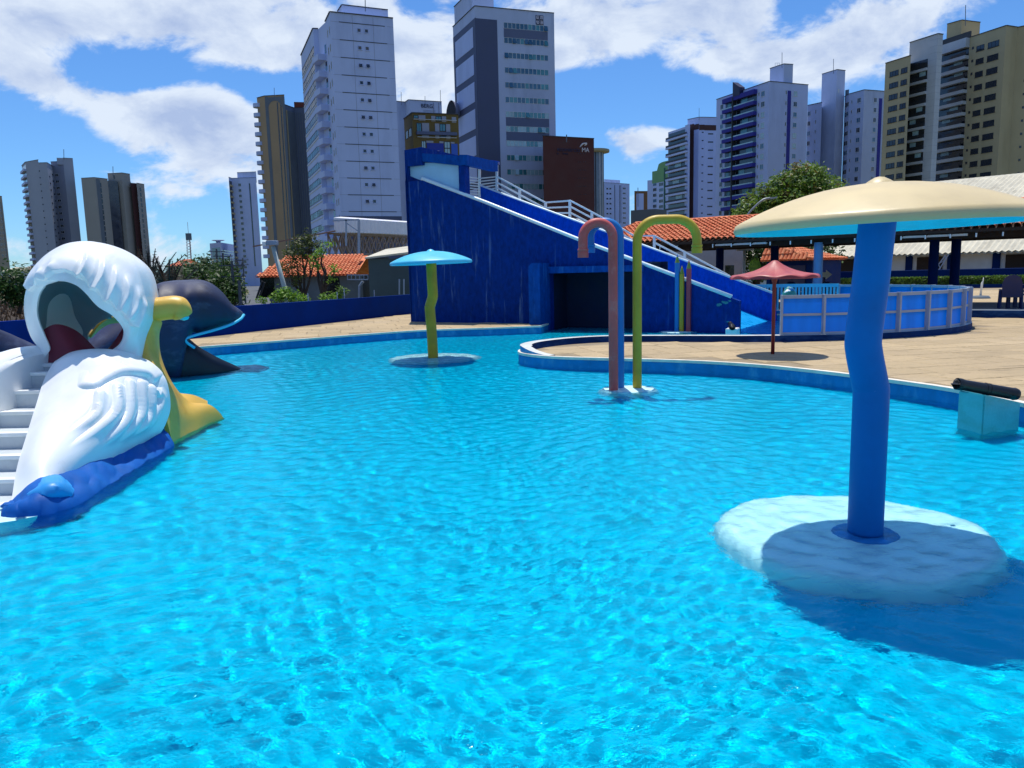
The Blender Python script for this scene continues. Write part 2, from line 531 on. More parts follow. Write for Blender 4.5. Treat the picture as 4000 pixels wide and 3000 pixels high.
# coping round the edge, pool wall beneath it
b = MB(); n = len(POOL)
for i in range(n):
    j = (i + 1) % n
    (x0, y0), (x1, y1) = POOL[i], POOL[j]; (a0, b0), (a1, b1) = inner[i], inner[j]
    zt = DECK + .022
    b.add([(x0, y0, zt), (x1, y1, zt), (a1, b1, zt), (a0, b0, zt), (x0, y0, DECK - .03), (x1, y1, DECK - .03), (a0, b0, DECK - .06), (a1, b1, DECK - .06)],
          [(0, 1, 2, 3), (0, 4, 5, 1), (3, 2, 7, 6)])
b.build('coping', mcop, deck)
b = MB()
wl_ = offset_poly(POOL, COPW * .12)
for i in range(n):
    j = (i + 1) % n
    (x0, y0), (x1, y1) = wl_[i], wl_[j]
    b.add([(x0, y0, DECK - .02), (x1, y1, DECK - .02), (x1, y1, FLOOR - .05), (x0, y0, FLOOR - .05)], [(0, 1, 2, 3)])
struct(b.build('pool_wall', mpwall))

# raised kerb along the far side of the tongue, running on as the foot of the round pool's wall
KZ = .35
kl = spline([V((.75, 15.75, 0)), V((.3, 16.35, 0)), V((.2, 16.95, 0)), V((.37, 17.57, 0)), V((.78, 18.15, 0)), V((1.46, 18.69, 0)), V((2.44, 18.95, 0)), V((3.97, 18.6, 0)), V((5.4, 18.13, 0))], 50) + [ring_pt(a, RR + .03) for a in range(-98, 74, 4)]
kr, kc = [], []
for i, p in enumerate(kl):
    t = (kl[min(i + 1, len(kl) - 1)] - kl[max(i - 1, 0)]).normalized(); nn = V((t.y, -t.x, 0))
    zk = DECK + .024 + (KZ - DECK - .024) * sstep(0, 9, i)
    wid = .26 if i > 8 else .2
    o_ = p + nn * wid
    if i < len(kl):
        kr.append([V((p.x, p.y, -.3)), V((p.x, p.y, zk)), V((o_.x, o_.y, zk)), V((o_.x + nn.x * .02, o_.y + nn.y * .02, DECK - .05))])
b = MB()
for i in range(len(kr) - 1):
    A, B = kr[i], kr[i + 1]
    b.mi = 0; b.add([A[0], B[0], B[1], A[1]], [(0, 1, 2, 3)])
    b.mi = 1; b.add([A[1], B[1], B[2], A[2]], [(0, 1, 2, 3)])
    b.mi = 2; b.add([A[2], B[2], B[3], A[3]], [(0, 1, 2, 3)])
mpale = mat('pale_kerb_top', '#c9cbc6', .6, .1, 5, .1, 40)
struct(b.build('pool_kerb', [mpwall, mpale, mkerb]))

# ground outside ----------------------------------------------------------------
b = MB(); b.add([(-3000, -300, -1.3), (3000, -300, -1.3), (3000, 4500, -1.3), (-3000, 4500, -1.3)], [(0, 1, 2, 3)])
struct(b.build('ground', mground))


# water -------------------------------------------------------------------------
def build_water():
    xs = [0.0]
    while xs[-1] < 13.6: xs.append(xs[-1] + .0135 + .005 * xs[-1])
    X = np.array([-q for q in xs[:0:-1] if q < 11.6] + xs)
    ys = [.3]
    while ys[-1] < 31: ys.append(ys[-1] + .0115 + .0036 * max(0, ys[-1] - 2))
    Y = np.array(ys)
    gx, gy = np.meshgrid(X, Y)
    rs = np.random.RandomState(3)
    H = np.zeros_like(gx)
    wx = gx + .12 * np.sin(gy * 1.7 + 1) + .07 * np.sin(gx * 3.1 + gy * 2.3)
    wy = gy + .12 * np.sin(gx * 1.9 + 2) + .06 * np.sin(gx * 2.7 - gy * 3.3)
    for k in range(90):
        lam = .038 * (9.5 ** (rs.rand() ** .95))   # 0.038 .. 0.36 m
        th = rs.normal(radians(62), radians(52))
        kk = 2 * pi / lam
        amp = .0024 * lam ** .95 / .3
        env = .55 + .45 * np.sin(gx * rs.uniform(.3, 1.1) + gy * rs.uniform(.3, 1.1) + rs.rand() * 6.28)
        H += amp * env * np.sin(kk * (wx * cos(th) + wy * sin(th)) + rs.rand() * 6.28)
    H = H + 1.6 * np.abs(H) * H / .02 * .25
    H *= WAVE
    ny, nx = gx.shape
    P2 = offset_poly(POOL, .06)
    # keep the cells inside the pool
    poly = np.array(P2); ins = np.zeros(gx.shape, bool)
    j = len(poly) - 1
    for i in range(len(poly)):
        xi, yi = poly[i]; xj, yj = poly[j]
        if yi != yj:
            c = ((yi > gy) != (yj > gy)) & (gx < (xj - xi) * (gy - yi) / (yj - yi) + xi); ins ^= c
        j = i
    # grow by two cells so that the sheet runs into the wall
    for _ in range(3):
        g = ins.copy(); g[1:] |= ins[:-1]; g[:-1] |= ins[1:]; g[:, 1:] |= ins[:, :-1]; g[:, :-1] |= ins[:, 1:]; ins = g
    idx = np.arange(ny * nx).reshape(ny, nx)
    cell = ins[:-1, :-1] & ins[1:, :-1] & ins[:-1, 1:] & ins[1:, 1:]
    q = np.stack([idx[:-1, :-1][cell], idx[:-1, 1:][cell], idx[1:, 1:][cell], idx[1:, :-1][cell]], 1)
    used = np.unique(q); remap = np.full(ny * nx, -1); remap[used] = np.arange(len(used)); q = remap[q]
    co = np.stack([gx.ravel(), gy.ravel(), H.ravel()], 1)[used]

    me = bpy.data.meshes.new('water')
    me.vertices.add(len(co)); me.vertices.foreach_set('co', co.ravel())
    nf = len(q)
    me.loops.add(nf * 4); me.loops.foreach_set('vertex_index', q.ravel())
    me.polygons.add(nf); me.polygons.foreach_set('loop_start', np.arange(nf) * 4); me.polygons.foreach_set('loop_total', np.full(nf, 4))
    me.update(calc_edges=True); me.validate()
    me.polygons.foreach_set('use_smooth', [True] * nf)
    m = bpy.data.materials.new('pool_water'); m.use_nodes = True; nt = m.node_tree; nt.nodes.clear()
    gl = N(nt, 'ShaderNodeBsdfRefraction', inp={'IOR': 1.33, 'Roughness': 0.0, 'Color': (1.1, 1.24, 1.25, 1)})
    gs = N(nt, 'ShaderNodeBsdfGlossy', inp={'Roughness': .11, 'Color': (.3, .78, 1.0, 1)})
    fr = N(nt, 'ShaderNodeFresnel', inp={'IOR': 1.33})
    gw = N(nt, 'ShaderNodeNewGeometry'); nw = N(nt, 'ShaderNodeTexNoise', inp={'Scale': 32.0, 'Detail': 3.0, 'Roughness': .5, 'Distortion': .6}); nt.links.new(gw.outputs['Position'], nw.inputs['Vector'])
    bw = N(nt, 'ShaderNodeBump', inp={'Strength': .38, 'Distance': .012}); nt.links.new(nw.outputs[0], bw.inputs['Height'])
    for q in (gl, gs, fr): nt.links.new(bw.outputs[0], q.inputs['Normal'])
    mx = N(nt, 'ShaderNodeMixShader')
    nt.links.new(fr.outputs[0], mx.inputs[0]); nt.links.new(gl.outputs[0], mx.inputs[1]); nt.links.new(gs.outputs[0], mx.inputs[2])
    out = N(nt, 'ShaderNodeOutputMaterial'); nt.links.new(mx.outputs[0], out.inputs[0])
    me.materials.append(m)
    o = place(bpy.data.objects.new('water', me), Matrix.Identity(4))
    struct(o)
    return o


WAVE = .44
water = build_water()
water.cycles.is_caustics_caster = True
pool_floor.cycles.is_caustics_receiver = True
sl.cycles.is_caustics_light = True
# ================================================================== water toys
mwhite = mat('white_gelcoat', '#eef0f0', .38, .04, 2, .05, 20)
mbluepole = mat('blue_pole_paint', '#006cb4', .5, .08, 2, .06, 30, spec=.2)
mcream = mat('cream_gelcoat', '#d4bf8e', .45, .06, 2, .05, 20, stain=('#c9b98c', (4, 4, 4), .35))
mcyan = mat('cyan_gelcoat', '#2fd6ea', .45, .06, 3, .1, 25)
mskycap = mat('sky_blue_gelcoat', '#4fc4e6', .4, .05, 2, .05, 20)
myel = mat('yellow_pole_paint', '#b08c12', .45, .18, 2.2, .08, 30, stain=('#b06a10', (1, 1, .8), .6))
mbase = mat('white_wet_concrete', '#c6eff2', .5, .05, 5, .2, 20)


def mushroom(label, c, ztop, pole_m, cap_m, under_m, bend, zb, R=.955):
    t = thing('mushroom_fountain', label, 'fountain', (c[0], c[1], 0), 'mushroom fountains in the pool')
    x, y = c
    b = MB()
    rim = ztop - .265
    if bend > 0:   # straight foot, kink to the left, then leaning back over the foot
        pts = [(x, y, zb), (x, y, .5), (x, y, .98), (x - .012, y, 1.08), (x - .062, y, 1.3), (x - .07, y, 1.42), (x - .04, y, 1.75), (x + .0, y, rim + .12)]
    else:
        pts = [(x, y, zb), (x - .01, y, .5), (x - .035, y, 1.12), (x - .03, y, 1.2), (x + .035, y, 1.4), (x + .045, y, 1.5), (x + .04, y, 1.75), (x + .035, y, rim + .12)]
    b.tube(spline(pts, 60), .12, 32)
    b.build('pole', pole_m, t, smooth=True, angle=50)
    cx = pts[-1][0]
    tilt = Matrix.Rotation(radians(-1.2), 4, 'Y')
    fn = lambda q, a, r, z: tilt @ q
    prof = [(0, .24)] + [(R * s, .24 * (1 - s ** 2.1) + .0) for s in (.06, .12, .2, .3, .4, .5, .6, .7, .78, .86, .92, .96)] + [(R * .985, .005), (R, -.035), (R * .985, -.06)]
    b = MB(); b.lathe(prof, (cx, y, rim + .03), 72, fn=fn)
    cap = b.build('cap', cap_m, t, smooth=True, angle=60)
    prof = [(R * .985, -.06), (R * .95, -.058), (R * .93, -.03), (R * .88, .02), (R * .6, .1), (R * .3, .14), (0.0, .16)]
    b = MB(); b.lathe(prof, (cx, y, rim + .03), 72, fn=fn)
    b.build('underside', under_m, cap, smooth=True, angle=60)
    b = MB(); b.lathe([(0, .285), (.03, .28), (.07, .258), (.115, .225), (.12, .2)], (cx, y, rim + .03), 32, fn=fn)
    b.build('finial', cap_m, cap, smooth=True)
    return t


m1 = mushroom('large cream mushroom fountain on a bent blue pole, nearest on the right', (2.53, 5.35), 2.445, mbluepole, mcream, mcyan, .12, -.3)
m2 = mushroom('small pale blue mushroom fountain on a bent yellow pole, far across the pool', (-1.84, 18.03), 2.465, myel, mskycap, mskycap, -1, -.3)


def footing(name, c, r0, r1, zt, label, cat, n=64, jit=.02, mm=None, parent=None):
    b = MB()
    fn = lambda q, a, r, z: V((q.x * (1 + jit * sin(3 * a + 1) + jit * .6 * sin(7 * a)), q.y * (1 + jit * sin(3 * a + 1) + jit * .6 * sin(7 * a)), q.z))
    b.lathe([(0, zt), (r0 * .5, zt - .003), (r0 * .93, zt - .012), (r0, zt - .03), (r0 * .4 + r1 * .6, zt * .5 + FLOOR * .5), (r1, FLOOR - .02)], (c[0], c[1], 0), n, fn=fn)
    o = b.build(name, mm or mbase, parent, smooth=True, loc=None if parent else (c[0], c[1], FLOOR))
    o.cycles.is_caustics_receiver = True
    if label is None: return o
    return tag(o, label, cat, 'white plinths under the water toys')


f1 = footing('base', (2.47, 5.42), .93, 1.0, -.05, None, None, parent=m1)
b = MB(); b.lathe([(.0, -.04), (.2, -.042), (.225, -.048), (.23, -.08)], (2.53, 5.35, 0), 40)
col = b.build('collar', mat('faded_blue_collar', '#1f7ec0', .6, .15, 9, .3, 30), m1, smooth=True); col.cycles.is_caustics_receiver = True
f2 = footing('base', (-1.84, 18.1), .98, 1.1, -.05, None, None, parent=m2)

# ------------------------------------------------------------------ arched spout pipes
mpink = mat('faded_red_pipe', '#c8544e', .5, .12, 2.5, .08, 30, stain=('#d79a8f', (3, 3, 3), .5))
mazure = mat('azure_pipe', '#0a76c0', .5, .08, 2.5, .06, 30)
myel2 = mat('yellow_pipe', '#bfa024', .45, .12, 2.2, .06, 30, stain=('#c08414', (2, 2, .6), .6))
f3 = footing('plinth', (1.9, 12.42), .43, .5, .012, 'small white round plinth where the three arched pipes stand', 'plinth', 40)


def spout(label, p, m, dirx, span, zt, zend, r=.074, flat=False):
    t = thing('arched_spout_pipe', label, 'water pipe', (p[0], p[1], 0), 'arched spout pipes')
    d = V((dirx[0], dirx[1], 0)).normalized(); o = V((p[0], p[1], 0)); zc = zt - r
    br = span / 2 if not flat else .34
    pts = [o + V((0, 0, -.1)), o + V((0, 0, .8)), o + V((0, 0, zc - br - .25))]
    for i in range(0, 13):
        a = pi / 2 * i / 12
        pts.append(o + d * (br - br * cos(a)) + V((0, 0, zc - br + br * sin(a))))
    for i in range(0 if flat else 1, 13):
        a = pi / 2 * i / 12
        pts.append(o + d * (span - br + br * sin(a)) + V((0, 0, zc - br + br * cos(a))))
    pts.append(o + d * span + V((0, 0, zend + .1))); pts.append(o + d * span + V((0, 0, zend)))
    b = MB(); b.tube(pts, r, 24, cap=False); b.build('pipe', m, t, smooth=True)
    e = o + d * span
    b = MB(); b.lathe([(r * .8, zend + .02), (r * .82, zend - .03), (r * 1.14, zend - .03), (r * 1.16, zend + .05), (r * 1.02, zend + .06), (r * 1.16, zend + .075), (r * 1.18, zend + .1), (r, zend + .11)], e, 24)
    b.build('nozzle', m, t, smooth=True, angle=35)
    return t


spout('faded red cane-shaped spout pipe standing in front of the blue one', (1.64, 12.3), mpink, (-1, 0), .47, 2.74, 2.16)
spout('blue cane-shaped spout pipe close behind the red one', (1.775, 12.53), mazure, (-1, .08), .47, 2.76, 2.24)
spout('yellow spout pipe with a wide flat arch to the right', (2.05, 12.46), myel2, (1, 0), .955, 2.775, 2.19, flat=True)

# ------------------------------------------------------------------ pencils
f4 = footing('plinth', (5.2, 23.95), .55, .62, .012, 'white round plinth under the three giant pencils by the slide', 'plinth', 40)
mred2 = mat('red_pencil_paint', '#b2404c', .5, .12, 3)
mtip = mat('olive_pencil_wood', '#7f8a35', .6, .15, 6)
for lab, px, zt, m, tipm, dy in (('tall blue giant pencil beside the slide wall, left of three', 2644, None, mazure, mazure, .0), ('short yellow giant pencil between the blue and red ones', 2662, None, myel2, myel2, .0), ('red giant pencil, right of the three beside the slide wall', 2689, None, mred2, mred2, 0)):
    p = G(px, 1290, .0); p.y = 23.95 - (px - 2660) * .004; p = AD(px, 1290, p.y)
    pyt = {2644: 992, 2662: 1036, 2689: 1014}[px]
    top = AD(px, pyt, p.y).z
    t = thing('giant_pencil', lab, 'pencil', (p.x, p.y, 0), 'giant pencils by the slide')
    b = MB(); b.tube([(p.x, p.y, -.05), (p.x, p.y, top - .27)], .077, 8, start=pi / 8); b.build('barrel', m, t)
    b = MB(); b.lathe([(.077, top - .27), (.03, top - .09)], (p.x, p.y, 0), 16); b.build('sharpened_wood', mtip, t, smooth=True)
    b = MB(); b.lathe([(.03, top - .09), (.0, top)], (p.x, p.y, 0), 16); b.build('lead', tipm, t, smooth=True)

# ------------------------------------------------------------------ cannons
mblack = mat('black_rubber_paint', '#15181d', .42, .25, 6, .15, 30)
mturq = mat('turquoise_pedestal', '#56b9bd', .55, .08, 3, .15, 30, stain=('#3f9a86', (1.5, 1.5, 5), .6))


def cannon(label, p0, p1, r0, r1, group='water cannons'):
    p0, p1 = V(p0), V(p1)
    t = thing('water_cannon', label, 'cannon', (p0.x, p0.y, min(p0.z, p1.z) - r1), group)
    L = lambda s: p0.lerp(p1, s)
    b = MB(); b.tube([L(0), L(.0), L(.05), L(.08), L(.12), L(.5), L(.93), L(.95), L(1)], [r0 * 1.0, r0 * 1.12, r0 * 1.14, r0 * 1.12, r0, (r0 + r1) / 2, r1 * .97, r1 * 1.04, r1 * .9], 28)
    b.build('barrel', mblack, t, smooth=True, angle=40)
    b = MB()
    for s in (.47, .53):
        b.tube([L(s - .012), L(s + .012)], (r0 + r1) / 2 * 1.06, 28)
    b.build('band', mblack, t, smooth=True, angle=40)
    b = MB(); b.tube([L(-.004), L(-.002)], [r0 * .66, r0 * .66], 24); b.build('bore', mat('bore_dark', '#050608', .9, .1), t)
    return t


def pedestal(label, quad, ztops, m, recv=True):
    n = len(quad); b = MB()
    vs = [V((q[0], q[1], FLOOR)) for q in quad] + [V((q[0], q[1], z)) for q, z in zip(quad, ztops)]
    b.add(vs, [tuple(range(n))[::-1], tuple(range(n, 2 * n))] + [(i, (i + 1) % n, n + (i + 1) % n, n + i) for i in range(n)])
    o = b.build('cannon_pedestal', m, None, loc=(quad[0][0], quad[0][1], FLOOR))
    bm = bmesh.new(); bm.from_mesh(o.data); bmesh.ops.bevel(bm, geom=list(bm.edges), offset=.015, segments=2, affect='EDGES'); bm.to_mesh(o.data); bm.free()
    return tag(o, label, 'pedestal', 'cannon pedestals')


c1 = G(3735, 1668); c2 = G(3836, 1695); c3 = G(3981, 1675); c4 = c1 + (c3 - c2)
zt1 = AD(3741, 1523, c1.y).z; zt2 = AD(3848, 1543, c2.y).z; zt3 = AD(3988, 1573, c3.y).z
pedestal('turquoise pedestal in the water by the right edge', [c1, c2, c3, c4], [zt1, zt2, zt3, zt3 + zt1 - zt2 + .0], mturq)
ym = (c1.y + c3.y) / 2 + .05
a_, b_ = AD(3737, 1499, ym - .02), AD(3972, 1541, ym + .05)
cannon('black water cannon resting on the turquoise pedestal at right', a_, b_, .062, .072)
q0 = G(2833, 1311, -.02); q1 = G(2878, 1312, -.02)
dx = (q1 - q0); nx = V((-dx.y, dx.x, 0)) * .95
zt = AD(2833, 1284, q0.y).z
pedestal('small white pedestal in front of the slide end', [q0, q1, q1 + nx, q0 + nx], [zt, zt, zt + .02, zt + .02], mwhite)
mid = (q0 + q1) / 2
cannon('black water cannon on the small white pedestal by the slide', V((mid.x + .02, mid.y - .06, zt + .05)), V((mid.x + .11, mid.y + .5, zt + .12)), .08, .065)

# ------------------------------------------------------------------ red parasol
mpar = mat('faded_red_fibreglass', '#b5504e', .5, .1, 3, .1, 25, stain=('#a05050', (5, 5, 5), .5))
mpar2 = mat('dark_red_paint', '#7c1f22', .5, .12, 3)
px_, py_ = 5.17, 15.13
t = thing('parasol', 'red scalloped fibreglass parasol standing on the paved tongue', 'parasol', (px_, py_, DECK))
b = MB(); b.tube([(px_, py_, DECK), (px_, py_, .7), (px_, py_, 1.6), (px_, py_, 1.68), (px_, py_, 1.75)], [.036, .034, .036, .06, .13], 16); b.build('pole', mpar2, t, smooth=True)
nl = 10
prof = [(0, .325), (.05, .315), (.09, .285), (.16, .235), (.27, .175), (.4, .118), (.54, .075), (.66, .05), (.74, .04), (.8, .03), (.83, .012), (.835, -.03)]


def lobes(q, a, r, z):
    k = sstep(.12, .8, r)
    sc = abs(sin(nl * a / 2)) ** .8
    q = q.copy(); q.z += (.03 * sc - .012) * k * (1 if r < .82 else .1)
    return q


b = MB(); b.lathe(prof, (px_, py_, 1.72), 160, fn=lobes)
cn = b.build('canopy', mpar, t, smooth=True)
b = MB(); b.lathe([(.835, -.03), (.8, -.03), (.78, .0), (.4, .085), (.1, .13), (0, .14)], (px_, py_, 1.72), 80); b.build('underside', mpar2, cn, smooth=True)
for i in range(nl):   # bow on the rim between two ribs, its shade painted as darker red
    a0 = 2 * pi * i / nl; b = MB(); pts_o = []; pts_i = []
    for k in range(13):
        s = k / 12; a = a0 + 2 * pi / nl * (s * .86 + .07); h = .052 * sin(pi * s)
        rr = .842 - .0
        pts_o.append(V((px_ + rr * cos(a), py_ + rr * sin(a), 1.705)))
        pts_i.append(V((px_ + (rr - .25 * h) * cos(a), py_ + (rr - .25 * h) * sin(a), 1.705 + h)))
    P = [pts_o, pts_i]; b.grid(P); b.build('rim_bow_shade', mat('rim_shadow_red', '#8d3338', .6, .15, 6), cn)

# ------------------------------------------------------------------ round wall of blue panels
mframe = mat('white_frame', '#95a3b8', .5, .06, 5, .1, 40)


def mat_panel():
    m = bpy.data.materials.new('blue_acrylic_panel'); m.use_nodes = True; nt = m.node_tree; b = nt.nodes['Principled BSDF']; out = nt.nodes['Material Output']
    ge = N(nt, 'ShaderNodeNewGeometry'); mp = N(nt, 'ShaderNodeMapping'); mp.inputs['Scale'].default_value = (5, 5, .6); nt.links.new(ge.outputs['Position'], mp.inputs[0])
    n1 = N(nt, 'ShaderNodeTexNoise', inp={'Scale': 1.0, 'Detail': 5.0}); nt.links.new(mp.outputs[0], n1.inputs['Vector'])
    c = ramp(nt, n1.outputs[0], [(.3, (.0, .28, .68)), (.7, (.0, .4, .92))])
    nt.links.new(c, b.inputs['Base Color']); b.inputs['Roughness'].default_value = .35
    tr = N(nt, 'ShaderNodeBsdfTranslucent'); nt.links.new(mixc(nt, .6, c, (.0, .42, 1.0)), tr.inputs[0])
    mx = N(nt, 'ShaderNodeMixShader', inp={0: .55}); nt.links.new(b.outputs[0], mx.inputs[1]); nt.links.new(tr.outputs[0], mx.inputs[2]); nt.links.new(mx.outputs[0], out.inputs[0])
    return m


mpanel = mat_panel()
ring = thing('round_pool_fence', 'round fence of blue panels in white frames on the dark kerb', 'fence', (RC.x, RC.y, KZ))
A0, dA, NP = -100.5, 9.45, 16
RF = RR + .17
for i in range(NP):
    a = A0 + dA * i
    M_ = T(ring_pt(a, RF)) @ Matrix.Rotation(radians(a), 4, 'Z')
    b = MB(); b.box(-.02, .11, -.025, .025, KZ - .01, 1.275, M_, bev=.006); b.build('post', mframe, ring)
    if i == NP - 1: break
    pa, pb = ring_pt(a + .35, RF), ring_pt(a + dA - .35, RF)
    for (z0, z1, w) in ((1.19, 1.265, .07), (.79, .845, .05), (KZ, KZ + .06, .05)):
        b = MB(); zc = (z0 + z1) / 2; b.bar(pa + V((0, 0, zc)), pb + V((0, 0, zc)), w, z1 - z0); b.build('rail', mframe, ring)
    for (z0, z1) in ((.845, 1.19), (KZ + .06, .79)):
        b = MB(); zc = (z0 + z1) / 2; b.bar(pa + V((0, 0, zc)), pb + V((0, 0, zc)), .012, z1 - z0); b.build('panel', mpanel, ring)
# picket fence closing the ring behind
mpick = mat('cyan_picket_paint', '#58bfe0', .5, .06, 4)
pf = thing('picket_fence', 'pale cyan picket fence behind the slide landing', 'fence', tuple(ring_pt(60, RF)) [:2] + (KZ,))
ea = A0 + dA * (NP - 1)
k = 0; a = ea + .6
while a < ea + 32:
    M_ = T(ring_pt(a, RF)) @ Matrix.Rotation(radians(a), 4, 'Z')
    b = MB(); b.box(-.015, .015, -.035, .035, KZ, 1.2, M_); b.build('picket', mpick, pf)
    a += 1.25
b = MB()
aa = [ea + .3 + j * 2 for j in range(17)]
for z0, z1 in ((1.18, 1.3),):
    for q0_, q1_ in zip(aa, aa[1:]): b.bar(ring_pt(q0_, RF) + V((0, 0, (z0 + z1) / 2)), ring_pt(q1_, RF) + V((0, 0, (z0 + z1) / 2)), .05, z1 - z0)
b.build('top_rail', mpick, pf)

# frog-like figure peeping over the panels
fy = 19.6
fc = AD(3082, 1175, fy)
t = thing('pool_figure', 'small green and white pool figure with blue cap behind the panel fence', 'figure', (fc.x, fc.y, 0))
mgreen = mat('green_figure_paint', '#2c8a80', .4, .15, 6)
b = MB(); b.lathe([(.0, .36), (.05, .355), (.11, .3), (.165, .2), (.19, .08), (.2, -.2), (.22, -1.2)], fc, 28, fn=lambda q, a, r, z: V((q.x, q.y * .8, q.z))); b.build('body', mgreen, t, smooth=True)

P = patch([[AD(3064, 1144, fy - .16), AD(3075, 1132, fy - .15), AD(3086, 1137, fy - .15)], [AD(3068, 1144, fy - .19), AD(3078, 1139, fy - .2), AD(3087, 1139, fy - .18)]], 10, 5)
shell(P, .02, 'white_brow', mwhite, t)
b = MB(); b.tube([AD(3080, 1126, fy - .05), AD(3092, 1124, fy), AD(3097, 1121, fy)], [.03, .02, .012], 10); b.tube([AD(3082, 1127, fy - .08), AD(3092, 1131, fy - .08), AD(3103, 1133, fy - .06)], [.035, .05, .015], 10)
b.lathe([(.0, .02), (.06, 0), (.08, -.05), (.085, -.09)], AD(3090, 1131, fy - .02), 16); b.build('cap', mat('blue_cap_paint', '#3f86b8', .4, .1, 5), t, smooth=True)
# ================================================================== the big blue slide
LANE = 5.35
FA, FB = WA + wnor * LANE, WB + wnor * LANE


def WP(px, py, k=0.0):           # where a sight line meets the vertical plane k metres behind the near wall
    return PL(px, py, WA + wnor * k, wnor)


def mat_bluewall(name, base, streak, amt, bump):
    m = bpy.data.materials.new(name); m.use_nodes = True; nt = m.node_tree; b = nt.nodes['Principled BSDF']
    ge = N(nt, 'ShaderNodeNewGeometry')
    mp = N(nt, 'ShaderNodeMapping'); mp.inputs['Scale'].default_value = (3.2, 3.2, .18); nt.links.new(ge.outputs['Position'], mp.inputs[0])
    n1 = N(nt, 'ShaderNodeTexNoise', inp={'Scale': 1.4, 'Detail': 8.0, 'Roughness': .7, 'Distortion': .6}); nt.links.new(mp.outputs[0], n1.inputs['Vector'])
    n2 = N(nt, 'ShaderNodeTexNoise', inp={'Scale': .45, 'Detail': 4.0}); nt.links.new(ge.outputs['Position'], n2.inputs['Vector'])
    n3 = N(nt, 'ShaderNodeTexNoise', inp={'Scale': 5.0, 'Detail': 6.0, 'Roughness': .65}); mp2 = N(nt, 'ShaderNodeMapping'); mp2.inputs['Scale'].default_value = (1.6, 1.6, .8); nt.links.new(ge.outputs['Position'], mp2.inputs[0]); nt.links.new(mp2.outputs[0], n3.inputs['Vector'])
    c = ramp(nt, n3.outputs[0], [(.3, tuple(x * .7 for x in srgb(base))), (.7, tuple(x * 1.25 for x in srgb(base)))])
    f = N(nt, 'ShaderNodeMapRange', inp={1: .57, 2: .72, 3: 0.0, 4: amt}); nt.links.new(n1.outputs[0], f.inputs[0])
    f2 = N(nt, 'ShaderNodeMapRange', inp={1: .42, 2: .6, 3: 0.0, 4: 1.0}); nt.links.new(n2.outputs[0], f2.inputs[0])
    c = mixc(nt, math_n(nt, 'MULTIPLY', f.outputs[0], f2.outputs[0]), c, srgb(streak))
    nt.links.new(c, b.inputs['Base Color']); b.inputs['Roughness'].default_value = .55; b.inputs['Specular IOR Level'].default_value = .06
    bp = N(nt, 'ShaderNodeBump', inp={'Strength': bump, 'Distance': .06}); nt.links.new(n3.outputs[0], bp.inputs['Height']); nt.links.new(bp.outputs[0], b.inputs['Normal'])
    return m


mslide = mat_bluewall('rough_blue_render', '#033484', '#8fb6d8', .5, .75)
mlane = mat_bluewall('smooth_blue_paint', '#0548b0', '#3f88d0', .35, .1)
mtrim = mat_bluewall('weathered_blue_trim', '#0a4a98', '#5f9fd0', .7, .3)
mrail = mat('white_rail_paint', '#dcebf0', .35, .06, 6)
mlanef = mat('cyan_slide_floor', '#12a6ea', .3, .06, 3, .05, 10)
mskyp = mat('sky_panel', '#9cc8e6', .45, .05, 1.5)

slide = thing('water_slide', 'big dark blue water slide with sloping walls and a cave at its foot', 'slide', (WA.x, WA.y, 0))
TH = .3
# near wall outline in (s along wall, z); s measured from WA
def sz(px, py, k=0.0):
    p = WP(px, py, k); return ((p - WA).dot(wdir), p.z)


s_top0, z_top0 = sz(1655, 704)
s_e, z_e = sz(2887, 1176)
sP0, zP1 = sz(2147, 1068); sP1 = sz(2505, 1068)[0]
s_tower = sz(1648, 620)[0]
z_tw = sz(1600, 632)[1]
sl0 = sz(1655, 704); slx = lambda s: sl0[1] + (z_e - sl0[1]) * (s - sl0[0]) / (s_e - sl0[0])


def wall_prism(name, poly, k0, k1, m, parent):
    """poly in (s, z), extruded from k0 to k1 metres behind the near wall's face"""
    b = MB(); n = len(poly)
    P = lambda s, z, k: WA + wdir * s + wnor * k + V((0, 0, z))
    vs = [P(s, z, k0) for s, z in poly] + [P(s, z, k1) for s, z in poly]
    fs = [tuple(range(n))[::-1], tuple(range(n, 2 * n))] + [(i, (i + 1) % n, n + (i + 1) % n, n + i) for i in range(n)]
    b.add(vs, fs)
    return b.build(name, m, parent)


s0 = sz(1600, 1100)[0]
# the wall in three pieces round the cave mouth
zb = -.45
wall_prism('near_wall', [(s0, zb), (sP0, zb), (sP0, slx(sP0)), (s_top0, z_top0), (s0, z_top0)], 0, TH, mslide, slide)
wall_prism('near_wall', [(sP0, zP1), (sP1, zP1), (sP1, slx(sP1)), (sP0, slx(sP0))], 0, TH, mslide, slide)
wall_prism('near_wall', [(sP1, zb), (s_e, zb), (s_e, z_e), (sP1, slx(sP1))], 0, TH, mslide, slide)
